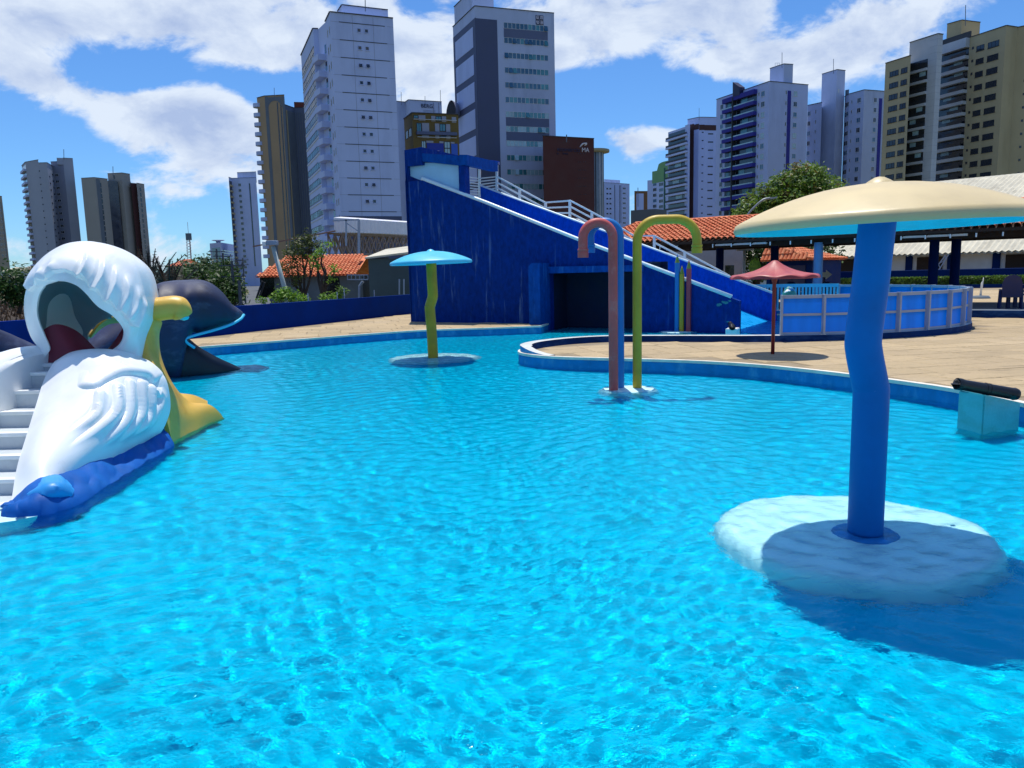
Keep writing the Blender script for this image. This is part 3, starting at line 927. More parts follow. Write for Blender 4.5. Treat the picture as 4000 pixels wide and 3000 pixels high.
# tower: corner block, right pillar, beam, pale panel
tz = sz(1610, 579)[1]
a0 = sz(1581, 600)[0]; a1 = sz(1648, 600)[0]
wall_prism('tower_pillar', [(a0, zb), (s0, zb), (s0, z_top0), (s0 + .12, z_top0), (s0 + .12, tz - .62), (a1, tz - .62), (a1, tz), (a0, tz - .04)], -.02, LANE * .5, mslide, slide)
b0 = sz(1797, 640)[0]; b1 = sz(1827, 640)[0]; pz0 = sz(1815, 745)[1]; pzt = sz(1815, 606)[1]
wall_prism('tower_block', [(b0, sz(1800, 645)[1]), (b1, sz(1827, 645)[1]), (b1, pzt), (b0, pzt + .03)], -.04, LANE * .4, mtrim, slide)
c0 = sz(1791, 700)[0]; c1_ = sz(1814, 700)[0]
wall_prism('tower_pillar', [(c0, slx(c0) - .2), (c1_, slx(c1_) - .2), (c1_, pzt - .3), (c0, pzt - .3)], .02, .35, mslide, slide)
bz0, bz1 = sz(1720, 640)[1], sz(1720, 606)[1]
wall_prism('tower_beam', [(a1, sz(1650, 630)[1]), (b0 + .05, sz(1797, 648)[1]), (b0 + .05, sz(1797, 610)[1]), (a1, sz(1650, 598)[1])], .0, .4, mtrim, slide)
wall_prism('pale_panel', [(s0 + .11, slx(s0) - .1), (c0 + .02, slx(c0) - .1), (c0 + .02, pzt - .25), (s0 + .11, tz - .45)], .16, .24, mskyp, slide)
# top rails
def wrail(name, pts, k, r, m=mrail):
    b = MB(); b.tube([WP(px, py, k) for px, py in pts], r, 10); return b.build(name, m, slide, smooth=True)


wrail('top_rail', [(1648, 697), (1655, 700), (1900, 792), (2263, 937), (2560, 1048), (2858, 1160)], .05, .07)
b = MB(); 
for (sa, sb) in ((s_top0, s_e - .4),):
    P = lambda s, z, k: WA + wdir * s + wnor * k + V((0, 0, z))
    b.add([P(sa, slx(sa) + .012, -.03), P(sb, slx(sb) + .012, -.03), P(sb, slx(sb) + .012, TH + .02), P(sa, slx(sa) + .012, TH + .02)], [(0, 1, 2, 3)])
b.build('wall_coping', mat('pale_blue_coping', '#79b4dc', .5, .1, 4), slide)
# far wall (sunlit inner face) and the lane floor
fz = lambda px, py: sz(px, py, LANE)
f0, f1 = fz(1876, 728), fz(3020, 1150)
fbot = fz(3030, 1250)
wall_prism('far_wall', [(f0[0], f0[1] - 3.2), (f0[0], f0[1]), fz(2100, 812), fz(2560, 979), f1, (f1[0] + .05, f1[1] - .12), (fbot[0], -.2), (fbot[0] - .3, -.4), (f0[0], -.4)][0:0] + [(f0[0], -.4), (f0[0], f0[1]), fz(2100, 812), fz(2560, 979), f1, (f1[0] + .06, f1[1] - .15), (fbot[0] + .05, -.4)], LANE, LANE + .22, mlane, slide)
b = MB(); b.tube([WP(px, py - 2, LANE + .08) for px, py in ((1876, 728), (2100, 812), (2560, 979), (3016, 1147))], .065, 10); b.build('top_rail', mrail, slide, smooth=True)
# lane floor: follows the near wall slope about 1.1 m below its top, running into the water
fl = []
s_end = s_e + 1.3
for i in range(20):
    s = s0 + .3 + (s_end - s0 - .3) * i / 19
    z = max(-.38, (slx(s) - 1.15) if s < s_e else (slx(s_e) - 1.15) * (1 - (s - s_e) / 1.3) - .2 * ((s - s_e) / 1.3))
    fl.append([WA + wdir * s + wnor * (1.5 if s < s_e - 2.5 else (1.5 + (TH - 1.5) * (s - s_e + 2.5) / 2.5 if s < s_e else TH - 1.1 * (s - s_e))) + V((0, 0, z)), WA + wdir * s + wnor * LANE + V((0, 0, z + .05))])
fl = [[a for a, _ in fl], [c for _, c in fl]]
shell(fl, -.12, 'lane_floor', mlanef, slide, smooth=False)
# cave: lintel, side wing, back wall and ceiling inside
l0 = sz(2143, 1042)[0]; 
wall_prism('cave_lintel', [(sP0 - .05, zP1), (sP1 + .1, zP1), (sP1 + .1, sz(2470, 1036)[1]), (sP0 - .05, sz(2147, 1042)[1])], -.16, .0, mtrim, slide)
wz = sz(2120, 1028)[1]
wall_prism('cave_wing', [(sP0 - .42, zb), (sP0, zb), (sP0, wz), (sP0 - .3, wz), (sP0 - .42, wz - .12)], -.75, .02, mtrim, slide)
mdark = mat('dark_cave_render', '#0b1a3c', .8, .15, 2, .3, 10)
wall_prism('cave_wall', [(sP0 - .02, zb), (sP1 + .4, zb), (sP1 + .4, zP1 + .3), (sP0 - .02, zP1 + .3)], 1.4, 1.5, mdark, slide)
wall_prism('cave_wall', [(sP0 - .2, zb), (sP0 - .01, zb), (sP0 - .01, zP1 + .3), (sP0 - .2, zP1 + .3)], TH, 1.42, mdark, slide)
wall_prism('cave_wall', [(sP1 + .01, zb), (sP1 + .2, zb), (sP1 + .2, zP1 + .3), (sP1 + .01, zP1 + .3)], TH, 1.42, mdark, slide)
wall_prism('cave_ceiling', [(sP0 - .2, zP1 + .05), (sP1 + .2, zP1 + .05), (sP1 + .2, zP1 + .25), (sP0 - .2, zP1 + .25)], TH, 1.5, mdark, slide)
# flaked paint: bare turquoise patch on the low end of the wall
mfl = mat('bare_turquoise_render', '#3f8f96', .8, .2, 8, .4, 20)
rf = random.Random(4)
for (cx_, cy_, rx_, ry_) in ((2812, 1189, 12, 6), (2826, 1180, 9, 5), (2838, 1183, 10, 5), (2850, 1176, 8, 4), (2806, 1193, 8, 5), (2843, 1257, 5, 3)):
    c = WP(cx_, cy_, -.006); pts = []; b = MB()
    for k in range(14):
        a = 2 * pi * k / 14; rr = .55 + .6 * rf.random()
        pts.append(WP(cx_ + rx_ * rr * cos(a), cy_ + ry_ * rr * sin(a), -.006))
    b.add([c] + pts, [(0, i + 1, (i + 1) % 14 + 1) for i in range(14)])
    b.build('flaked_patch', mfl, slide)

# stairs, landing, railings and small canopy behind the far wall
KS = LANE + .9
st = thing('slide_staircase', 'white railed staircase climbing behind the slide to a landing', 'staircase', tuple(WP(2230, 1000, KS)))
mst = mat('pale_stair_concrete', '#b9bcc0', .7, .1, 4, .2, 20)


def rails(pairs, k, r, name='handrail'):
    for (a, c) in pairs:
        b = MB(); b.bar(WP(*a, k), WP(*c, k), r * 2, r * 2); b.build(name, mrail, st)


posts = [((1873, 655), (1873, 785)), ((1941, 645), (1941, 752)), ((2030, 738), (2030, 782)), ((2131, 790), (2131, 835)), ((2226, 783), (2226, 856)), ((2312, 832), (2312, 900)), ((2556, 922), (2556, 985)), ((2675, 985), (2675, 1028)), ((2801, 1052), (2801, 1078))]
for a, c in posts:
    b = MB(); b.bar(WP(*a, KS), WP(*c, KS), .09, .09); b.build('post', mrail, st)
rails([((1941, 690), (2131, 792)), ((1941, 713), (2131, 815)), ((1941, 733), (2131, 838)), ((2131, 791), (2226, 784)), ((2131, 812), (2226, 808)), ((2131, 832), (2226, 832)),
       ((2226, 783), (2390, 870)), ((2226, 806), (2390, 893)), ((2226, 830), (2390, 916)), ((2390, 870), (2475, 920)), ((2475, 921), (2556, 921)), ((2556, 921), (2850, 1078)), ((2556, 948), (2850, 1098)), ((2390, 893), (2520, 965))], KS, .032)
rails([((1873, 697), (1941, 690))] + [((1873, 697 + 12 * i), (1941, 690 + 11 * i)) for i in range(1, 6)], KS, .02)
k2 = KS - 1.6
for i in range(9):
    b = MB(); b.bar(WP(1812, 690 + 10.5 * i, k2), WP(1873, 697 + 10.5 * i, KS), .04, .04); b.build('guard_bar', mrail, st)
b = MB(); b.bar(WP(1812, 655, k2), WP(1872, 657, KS), .06, .06); b.build('handrail', mrail, st)
b = MB(); b.bar(WP(1872, 657, KS), WP(1943, 647, KS), .08, .08); b.build('handrail', mrail, st)
# landing slab and flights
def slab(pts, k0, k1, th):
    b = MB()
    P0 = [WP(*p, k0) for p in pts]; P1 = [p + wnor * (k1 - k0) for p in P0]
    n = len(P0)
    for i in range(n - 1):
        vs = [P0[i], P0[i + 1], P1[i + 1], P1[i]]; vs += [v - V((0, 0, th)) for v in vs]
        b.add(vs, [(0, 1, 2, 3), (7, 6, 5, 4), (0, 4, 5, 1), (1, 5, 6, 2), (2, 6, 7, 3), (3, 7, 4, 0)])
    return b.build('flight', mst, st)


slab([(1875, 770), (1941, 755), (2131, 842), (2226, 850), (2475, 990), (2556, 990), (2850, 1120)], KS - .6, KS + .3, .2)
mcan = mat('blue_canopy_sheet', '#0d3fb0', .35, .06, 3)
Pc = []
for i in range(9):
    s = i / 8
    Pc.append([WP(1824 + 126 * s + 0, 660 - 22 * sin(pi * (.15 + .7 * s)) - 16 * s, KS - 1.5 + 0), WP(1860 + 92 * s, 655 - 20 * sin(pi * (.1 + .8 * s)) - 4 * s, KS + .35)])
shell(Pc, .04, 'canopy', [mcan], st)
# ================================================================== pelican slide
Za = lambda x, y, Y: AD(x / 1.382, 900 + y / 1.382, Y)
Zb = lambda x, y, Y: AD(x / 1.951, 1250 + y / 1.951, Y)
pel = thing('pelican_slide', 'white pelican slide with feathered hood, wing, yellow bill chute and steps', 'slide', (-4.9, 8.0, 0))
mpw = mat('white_fibreglass', '#f2f4f4', .35, .03, 2, .04, 12, stain=('#cfcdb8', (1.2, 1.2, .8), .5), coat=.15)
mpy = mat('yellow_fibreglass', '#e0b248', .42, .06, 1.6, .05, 15, stain=('#b8801c', (.9, .9, 1.1), .8))
mred = mat('maroon_fibreglass', '#7c2036', .5, .1, 3, .08, 20)
mrock = mat('blue_rock_fibreglass', '#0a58aa', .6, .12, 3, .25, 8, stain=('#1468b0', (2, 2, 2), .7), spec=.2)


def outward(P, c):
    """point grid -> unit normals pointing away from c(row)"""
    nr, nc = len(P), len(P[0]); out = []
    for i in range(nr):
        row = []
        for j in range(nc):
            a = P[i][min(j + 1, nc - 1)] - P[i][max(j - 1, 0)]; d = P[min(i + 1, nr - 1)][j] - P[max(i - 1, 0)][j]
            n = a.cross(d); n = n.normalized() if n.length > 1e-9 else V((0, 0, 1))
            if n.dot(P[i][j] - c) < 0: n = -n
            row.append(n)
        out.append(row)
    return out


def relief(P, c, fn):
    Nn = outward(P, c); nr, nc = len(P), len(P[0])
    return [[P[i][j] + Nn[i][j] * fn(j / (nc - 1), i / (nr - 1)) for j in range(nc)] for i in range(nr)]


# hood: rim of the entrance, front band, silhouette, back
rim = [(238, 690), (268, 640), (240, 565), (212, 500), (198, 430), (212, 345), (255, 292), (330, 272), (405, 292), (470, 345), (530, 412), (600, 455), (648, 505), (667, 550), (645, 612), (575, 665)]
sil = [(205, 690), (214, 640), (192, 560), (172, 480), (167, 400), (178, 310), (232, 185), (345, 90), (470, 62), (580, 82), (668, 130), (735, 200), (768, 310), (778, 430), (756, 560), (756, 712)]
yr = [8.75, 8.75, 8.75, 8.72, 8.68, 8.62, 8.55, 8.5, 8.5, 8.52, 8.58, 8.66, 8.74, 8.82, 8.9, 8.95]
F0 = [Za(*p, y + .04) for p, y in zip(rim, yr)]
S0 = [Za(*p, 9.1) for p in sil]
ctr = Za(470, 430, 9.2)
rows = []
for w, dy, bulge in ((0, 0, 0), (.18, -.07, .02), (.42, -.1, .05), (.72, -.04, .05)):
    rows.append([f.lerp(s, w) + V((0, dy, 0)) + (s - ctr).normalized() * bulge * (1 if 1 < k < 15 else .2) for k, (f, s) in enumerate(zip(F0, S0))])
rows.append(S0)
rows.append([ctr.lerp(s, .97) + V((0, .32, 0)) for s in S0])
rows.append([ctr.lerp(s, .86) + V((0, .6, 0)) for s in S0])
rows.append([ctr.lerp(s, .66) + V((0, .78, 0)) for s in S0])
P = patch(rows, 420, 150)


def carve(P, c, scale, off, lines, band=None, amp=.03, wid=70, gdep=.02, gwid=26, bamp=0.0, brow=None, raise_right=True):
    """press feather lines into a sheet; the lines are drawn in the sheet's front view"""
    nr, nc = len(P), len(P[0])
    A = np.array([[tuple(q) for q in r] for r in P]).reshape(-1, 3)
    v = A - np.array(EYE); d = v @ np.array(fwd)
    X = (2000 + FPX * (v @ np.array(camR)) / d - off[0]) * scale; Y = (1500 - FPX * (v @ np.array(camU)) / d - off[1]) * scale

    def side(cv):
        best = np.full(len(X), 1e12); sd = np.zeros(len(X)); tt = np.zeros(len(X)); m = len(cv) - 1
        for k in range(m):
            ax, ay = cv[k].x, cv[k].y; bx, by = cv[k + 1].x - ax, cv[k + 1].y - ay
            t = np.clip(((X - ax) * bx + (Y - ay) * by) / (bx * bx + by * by + 1e-9), 0, 1)
            dx, dy = X - ax - bx * t, Y - ay - by * t; dd = dx * dx + dy * dy; w = dd < best
            best = np.where(w, dd, best); sd = np.where(w, bx * dy - by * dx, sd); tt = np.where(w, (k + t) / m, tt)
        return np.sqrt(best) * np.where(sd > 0, 1, -1), tt
    ss = lambda a, b_, x: (lambda t: t * t * (3 - 2 * t))(np.clip((x - a) / (b_ - a), 0, 1))
    sp = lambda f, n: spline([V((*q, 0)) for q in f], n)
    H = np.zeros(len(X))
    for f in lines:
        dd, t = side(sp(f, 16)); dd = dd if raise_right else -dd
        fade = (1 - ss(.6, 1, t)) * ss(0, .05, t) * (t < 1) * (t > 0)
        H += np.where((dd > 0) & (dd < wid), amp * fade * (1 - np.minimum(dd, wid) / wid) ** 2 * ss(0, 18, dd), 0)
        H -= np.where((dd <= 0) & (dd > -gwid), gdep * fade * (1 + np.maximum(dd, -gwid) / gwid) * ss(0, 10, -dd), 0)
    if band:
        dd, t = side([V((*q, 0)) for q in band]); m = (t > 0) & (t < 1)
        H += np.where(m, bamp * ss(-5, 6, -dd) * (1 - ss(30, 260, -dd)), 0)
    if brow:
        dd, t = side(sp(brow, 26))
        H += np.where((dd < 0) & (dd > -130) & (t > 0) & (t < 1), .05 * (1 + np.maximum(dd, -130) / 130) ** 1.2 * ss(0, .1, t) * ss(0, .08, 1 - t) * ss(0, 16, -dd), 0)
        H -= np.where((dd >= 0) & (dd < 22) & (t > .2) & (t < 1), .025 * (1 - dd / 22) * ss(.2, .4, t), 0)
    Nn = outward(P, c)
    return [[P[i][j] + Nn[i][j] * float(H[i * nc + j]) for j in range(nc)] for i in range(nr)]


front = [r for r in P]
HF = [[(198, 302), (208, 250), (232, 195)], [(256, 270), (264, 215), (300, 160)], [(415, 256), (446, 190), (463, 110)], [(486, 317), (530, 240), (548, 140)], [(560, 384), (600, 290), (606, 180)], [(630, 436), (662, 340), (664, 230)], [(676, 470), (712, 390), (722, 290)], [(705, 510), (742, 430), (750, 350)]]
HB = [(170, 330), (198, 302), (225, 268), (256, 270), (268, 258), (300, 230), (350, 222), (395, 236), (415, 256), (445, 252), (470, 285), (486, 317), (520, 322), (548, 362), (560, 384), (592, 380), (618, 415), (630, 436), (652, 432), (670, 455), (676, 470), (695, 490), (705, 510), (730, 520)]
nfront = 86      # only the half that faces the entrance side carries the relief
P = carve(P[:nfront], ctr, 1.382, (0, 900), HF, HB, amp=.07, wid=62, gdep=.02, gwid=30, bamp=.042) + P[nfront:]
shell(P, .035, 'hood', mpw, pel, flip=False, angle=38)
# inside of the hood: back wall, red mouth sides, yellow roof of the bill
P = patch([[Za(180, 700, 8.95), Za(200, 560, 8.95), Za(185, 380, 9.0), Za(300, 210, 9.2), Za(480, 240, 9.35), Za(640, 420, 9.5)],
           [Za(260, 720, 9.4), Za(270, 560, 9.5), Za(300, 400, 9.6), Za(390, 330, 9.7), Za(500, 380, 9.75), Za(620, 450, 9.75)],
           [Za(400, 725, 9.7), Za(400, 600, 9.75), Za(420, 520, 9.8), Za(450, 470, 9.8), Za(520, 450, 9.8), Za(605, 462, 9.8)],
           [Za(520, 690, 9.72), Za(480, 600, 9.78), Za(474, 570, 9.82), Za(500, 530, 9.82), Za(545, 492, 9.82), Za(600, 462, 9.82)]], 40, 24)
shell(P, .03, 'hood_lining', mat('pale_grey_lining', '#8fa6b2', .5, .05, 2), pel)
P = patch([[Za(232, 545, 8.95), Za(292, 510, 9.0), Za(360, 525, 9.1), Za(430, 568, 9.2), Za(530, 668, 9.3)],
           [Za(245, 640, 8.9), Za(300, 620, 8.95), Za(370, 630, 9.0), Za(440, 650, 9.1), Za(500, 690, 9.2)],
           [Za(240, 725, 8.85), Za(300, 722, 8.9), Za(370, 722, 8.95), Za(430, 722, 9.0), Za(480, 722, 9.1)]], 24, 16)
shell(P, .03, 'mouth_side', mred, pel)
P = patch([[Za(600, 640, 9.4), Za(640, 590, 9.35), Za(672, 535, 9.3)], [Za(560, 680, 9.2), Za(640, 660, 9.2), Za(690, 600, 9.2)]], 12, 8)
shell(P, .03, 'mouth_side', mred, pel)
P = patch([[Za(478, 572, 9.84), Za(520, 512, 9.84), Za(575, 470, 9.84), Za(640, 450, 9.8)], [Za(484, 572, 9.95), Za(535, 525, 9.95), Za(590, 496, 9.95), Za(660, 490, 9.9)]], 16, 6)
shell(P, .03, 'bill_roof', mpy, pel)
# upper bill
b = MB()
pts = spline([Za(730, 430, 9.5), Za(800, 428, 9.5), Za(860, 425, 9.52), Za(910, 418, 9.55), Za(950, 418, 9.58), Za(985, 432, 9.6), Za(1012, 448, 9.62), Za(1022, 458, 9.63)], 30)
rr = []
for i in range(30):
    s = i / 29; rr.append(.165 - .02 * s - .1 * sstep(.62, 1.0, s) - .015 * sin(pi * s * 1.6) * (s < .62))
rr[-1] = .01
b.tube(pts, rr, 20); bill = b.build('upper_bill', mpy, pel, smooth=True)
b = MB(); b.lathe([(0, .02), (.05, .018), (.068, 0), (.05, -.03), (0, -.045)], Za(992, 468, 9.6), 20, fn=lambda q, a, r, z: V((q.x, q.y * .8, q.z))); b.build('bill_tip_reflection', mcyan, bill, smooth=True)  # cyan reflection of the water put into the colour of this piece
# lower bill = the chute
rowsC = [[(770, 415, 9.4), (800, 430, 9.45), (830, 455, 9.5), (868, 485, 9.6)], [(757, 560, 9.3), (780, 560, 9.33), (808, 560, 9.45), (838, 565, 9.65)],
         [(768, 680, 9.2), (796, 690, 9.22), (826, 700, 9.4), (852, 700, 9.7)], [(830, 850, 9.0), (870, 850, 9.05), (898, 850, 9.35), (922, 850, 9.8)],
         [(870, 1000, 8.95), (930, 970, 9.3), (972, 950, 9.7), (1018, 942, 10.1)], [(900, 1120, 9.0), (980, 1062, 9.5), (1060, 1002, 10.0), (1130, 958, 10.4)],
         [(910, 1190, 9.05), (1000, 1140, 9.5), (1095, 1068, 10.1), (1192, 1020, 10.6)], [(912, 1230, 9.05), (1000, 1180, 9.5), (1095, 1110, 10.1), (1192, 1060, 10.6)]]
P = patch([[Za(*p) for p in r] for r in rowsC], 34, 60)
shell(P, .05, 'lower_bill', mpy, pel)
P = patch([[Za(838, 560, 9.62), Za(800, 560, 10.1), Za(790, 545, 10.5)], [Za(852, 700, 9.7), Za(800, 740, 10.2), Za(790, 690, 10.8)], [Za(922, 850, 9.8), Za(850, 900, 10.4), Za(860, 800, 11.0)],
           [Za(1018, 942, 10.1), Za(930, 980, 10.6), Za(930, 880, 11.2)], [Za(1130, 958, 10.4), Za(1050, 1010, 10.9), Za(1040, 900, 11.4)], [Za(1192, 1020, 10.6), Za(1120, 1040, 11.0), Za(1110, 930, 11.6)]], 16, 30)
shell(P, .04, 'chute_bed', mpy, pel)
# body with the folded wing
rowsB = [[(430, 355, 8.55), (560, 285, 8.5), (760, 262, 8.55), (960, 283, 8.75), (1125, 350, 8.97)], [(362, 480, 8.3), (520, 430, 8.2), (760, 400, 8.2), (1000, 400, 8.45), (1235, 460, 8.97)],
         [(305, 660, 7.9), (480, 640, 7.75), (740, 600, 7.85), (1000, 600, 8.2), (1268, 640, 8.97)], [(235, 900, 7.4), (400, 880, 7.2), (680, 850, 7.5), (960, 800, 8.0), (1245, 750, 8.92)],
         [(170, 1130, 6.95), (310, 1090, 6.82), (560, 1030, 7.15), (880, 930, 7.85), (1195, 845, 8.82)], [(116, 1418, 6.5), (320, 1240, 6.66), (470, 1190, 6.92), (820, 1070, 7.75), (1115, 905, 8.72)]]
rowsB = [[(460, 330, 8.9), (580, 275, 8.95), (770, 262, 9.0), (950, 283, 9.05), (1100, 345, 9.1)]] + rowsB
P = patch([[Zb(*p) for p in r] for r in rowsB], 330, 330)
bc = Zb(650, 700, 9.2)
FEAT = [((745, 560), (690, 735), (500, 880)), ((865, 505), (825, 730), (480, 1005)), ((950, 470), (930, 735), (700, 985)), ((1030, 475), (1030, 715), (850, 930)), ((1105, 510), (1098, 720), (960, 870)), ((1150, 560), (1175, 620), (1080, 830))]
BROW = [(605, 535), (720, 540), (800, 490), (900, 435), (1000, 425), (1090, 440), (1130, 490)]
P = carve(P, bc, 1.951, (0, 1250), FEAT, None, .075, 85, .03, 36, 0, BROW, raise_right=False)
shell(P, .05, 'wing', mpw, pel, angle=50)
# blue rock skirt in the water
top = [(60, 1440, 6.45), (118, 1405, 6.52), (330, 1225, 6.72), (470, 1185, 6.97), (700, 1105, 7.4), (860, 1050, 7.85), (1000, 980, 8.3), (1110, 895, 8.75), (1205, 825, 9.0)]
mid = [(60, 1452, 6.33), (130, 1430, 6.3), (330, 1330, 6.4), (500, 1290, 6.7), (720, 1210, 7.15), (890, 1140, 7.6), (1050, 1060, 8.1), (1170, 970, 8.55), (1262, 890, 8.95)]
bot = [(60, 1480, 6.25), (140, 1478, 6.2), (330, 1452, 6.25), (520, 1420, 6.45), (740, 1345, 6.9), (930, 1255, 7.4), (1090, 1160, 7.95), (1215, 1075, 8.4), (1292, 1000, 8.9)]
und = [V((p.x + .02, p.y - .05, -.3)) for p in (Zb(*q) for q in bot)]
P = patch([[Zb(*q) + V((0, .15, .02)) for q in top], [Zb(*q) for q in top], [Zb(*q) for q in mid], [Zb(*q) for q in bot], und], 120, 30)
rc = V((-5.0, 8.0, .3))
P = relief(P, rc, lambda u, v: (.03 * mnoise.noise(V((u * 9, v * 3, 1.3))) + .02 * mnoise.noise(V((u * 24, v * 6, 4.1)))) * sstep(.12, .4, v))
shell(P, .05, 'rock_skirt', mrock, pel, angle=60)
b = MB()
P = patch([[Zb(300, 1262, 6.68), Zb(360, 1222, 6.62), Zb(430, 1212, 6.66), Zb(500, 1262, 6.75)], [Zb(230, 1342, 6.42), Zb(340, 1310, 6.38), Zb(430, 1290, 6.42), Zb(535, 1312, 6.55)], [Zb(215, 1365, 6.4), Zb(330, 1345, 6.34), Zb(430, 1335, 6.4), Zb(520, 1345, 6.5)]], 24, 14)
P = relief(P, rc, lambda u, v: .03 * sin(pi * u) * sin(pi * v) + .015 * mnoise.noise(V((u * 5, v * 4, 9))))
shell(P, .04, 'foam_crest', mat('light_blue_crest', '#2a94dc', .5, .08, 3), pel)
# steps
ysteps = [(1412, 6.5), (1220, 6.85), (1040, 7.2), (868, 7.55), (705, 7.9), (548, 8.2), (410, 8.5), (345, 8.75)]
edgeR = {0: 150, 1: 190, 2: 240, 3: 290, 4: 340, 5: 390, 6: 450, 7: 520}
mstep = mat('grey_white_steps', '#c7cfd4', .45, .08, 3, .1, 20, stain=('#8d9498', (3, 3, 3), .5))
prevY = None
for i, (yy, Y) in enumerate(ysteps):
    z = Zb(50, yy, Y).z; xr = Zb(edgeR[i], yy, Y).x; xl = -5.42
    Y2 = (ysteps[i + 1][1] + .03) if i < 7 else 9.6
    b = MB(); b.box(xl, xr, Y, Y2, -.4, z, bev=.014); b.build('step', mstep, pel)
    b = MB(); b.box(xl, xr, Y - .012, Y + .09, z - .03, z + .008, bev=.006); b.build('step_nosing', mpw, pel)
P = patch([[V((-5.4 - .1 * k, 6.3, -.35)) for k in range(6)], [V((-5.4, 6.45, -.3)), V((-5.4, 6.5, .3)), V((-5.4, 6.6, .42)), V((-5.5, 6.55, .46)), V((-5.85, 6.6, .2)), V((-5.9, 6.5, -.3))],
           [V((-5.4, 7.4, -.3)), V((-5.4, 7.4, .6)), V((-5.42, 7.4, .86)), V((-5.55, 7.4, .9)), V((-5.95, 7.4, .6)), V((-6.1, 7.4, -.3))],
           [V((-5.4, 8.2, -.3)), V((-5.4, 8.2, .9)), V((-5.42, 8.2, 1.07)), V((-5.6, 8.2, 1.1)), V((-6.1, 8.2, .8)), V((-6.3, 8.2, -.3))],
           [V((-5.4, 8.9, -.3)), V((-5.4, 8.9, .95)), V((-5.42, 8.9, 1.12)), V((-5.6, 8.9, 1.14)), V((-6.1, 8.9, .9)), V((-6.3, 8.9, -.3))],
           [V((-5.4, 9.5, -.3)), V((-5.4, 9.5, .95)), V((-5.42, 9.5, 1.0)), V((-5.6, 9.5, 1.0)), V((-6.0, 9.5, .8)), V((-6.2, 9.5, -.3))]], 40, 30)
shell(P, .05, 'side_wall', mpw, pel)
# low white platform in the water in front of the steps
b = MB(); q = [G(-60, 2052, .0), G(60, 2035, .0), G(140, 2018, .0), G(250, 1985, .0), G(60, 1960, .0), G(-200, 1960, .0)]
b.prism([(p.x, p.y) for p in q], FLOOR, .004); b.build('threshold', mbase, pel)

# ================================================================== whale slide
mwh = mat('dark_whale_fibreglass', '#182244', .58, .3, 1.6, .1, 12, stain=('#66728e', (1.1, 1.1, 2.2), .6))
mwd = mat('black_whale_belly', '#0a0f1d', .5, .2, 2, .08, 12)
wh = thing('whale_slide', 'dark grey whale slide with open mouth behind the pelican', 'slide', (-7.5, 15.5, 0))
stn = [(-260, 455, 500, 12.9, .02), (-200, 468, 540, 13.0, .06), (-130, 500, None, 13.2, .14), (0, 548, None, 13.6, .35), (110, 598, None, 13.95, .5), (210, 640, None, 14.25, .62), (330, 640, None, 14.6, .75), (450, 590, None, 14.95, .85), (560, 510, None, 15.25, .92), (680, 420, None, 15.6, 1.0), (775, 352, None, 15.85, 1.02), (850, 288, None, 16.0, 1.05), (930, 271, None, 16.2, 1.08), (1000, 267, 575, 16.35, 1.08), (1060, 265, 560, 16.5, 1.05), (1110, 272, 548, 16.6, 1.0), (1160, 297, 533, 16.7, .93), (1210, 342, 517, 16.8, .82), (1250, 395, 502, 16.88, .66), (1285, 420, 487, 16.95, .45), (1310, 440, 468, 17.0, .2), (1318, 452, 458, 17.0, .03)]
rowsW = []
for (x, yt, yb_, Y, w) in stn:
    t_ = Za(x, yt, Y); zt = t_.z
    zbm = -.3 if yb_ is None else Za(x, yb_, Y).z
    row = []
    nn = V((.38, -.92, 0))
    c = V((t_.x, t_.y, 0)) - nn * .25
    for k in range(28):
        a = 2 * pi * k / 28
        ex = .62
        cx_ = math.copysign(abs(cos(a)) ** ex, cos(a)); sz_ = math.copysign(abs(sin(a)) ** ex, sin(a))
        hz = (zt - zbm) / 2; zc = (zt + zbm) / 2
        tap = 1 - .22 * max(0, sin(a)) ** 2
        row.append(c + nn * (w * cx_ * tap) + V((0, 0, zc + hz * sz_)))
    rowsW.append(row)
RW = [spline(r, 64, closed=True) for r in rowsW]
colsW = [spline([r[j] for r in RW], 110) for j in range(64)]
b = MB(); b.grid([[colsW[j][i] for j in range(64)] for i in range(110)], closeu=True)
b.f.append(tuple(range(64))); b.m.append(0)
body = b.build('body', mwh, wh, smooth=True)
# lower jaw
stj = [(900, 560, 15.6, 1.0), (1000, 592, 15.75, .95), (1080, 650, 15.95, .8), (1180, 702, 16.2, .6), (1260, 734, 16.4, .4), (1322, 756, 16.6, .12)]
rowsJ = []
for (x, yt, Y, w) in stj:
    t_ = Za(x, yt, Y); nj = V((.38, -.92, 0)); c = V((t_.x, t_.y, 0)) - nj * w * .9; row = []
    for k in range(24):
        a = 2 * pi * k / 24; cx_ = math.copysign(abs(cos(a)) ** .5, cos(a)); sz_ = math.copysign(abs(sin(a)) ** .5, sin(a))
        zt, zl = t_.z, -.35
        row.append(c + nj * (w * cx_) + V((0, 0, (zt + zl) / 2 + (zt - zl) / 2 * sz_)))
    rowsJ.append(row)
colsJ = [spline([r[j] for r in rowsJ], 40) for j in range(24)]
b = MB(); b.grid([[colsJ[j][i] for j in range(24)] for i in range(40)], closeu=True); b.f.append(tuple(40 * 24 - 24 + j for j in range(24))); b.m.append(0); b.f.append(tuple(range(24))); b.m.append(0)
b.build('lower_jaw', mwd, wh, smooth=True, angle=50)
b = MB(); b.tube(spline([Za(*p) for p in ((1316, 456, 16.95), (1296, 480, 16.72), (1240, 510, 16.4), (1150, 540, 16.05), (1060, 564, 15.78), (1010, 580, 15.66), (1000, 592, 15.6), (1012, 608, 15.66), (1050, 634, 15.78))], 40), .03, 10)
b.build('lip', mskycap, body, smooth=True)
b = MB()
tg = [G(925, 1433, -.02), G(1000, 1427, -.02), G(1052, 1437, -.02), G(1010, 1449, -.02), G(950, 1448, -.02)]
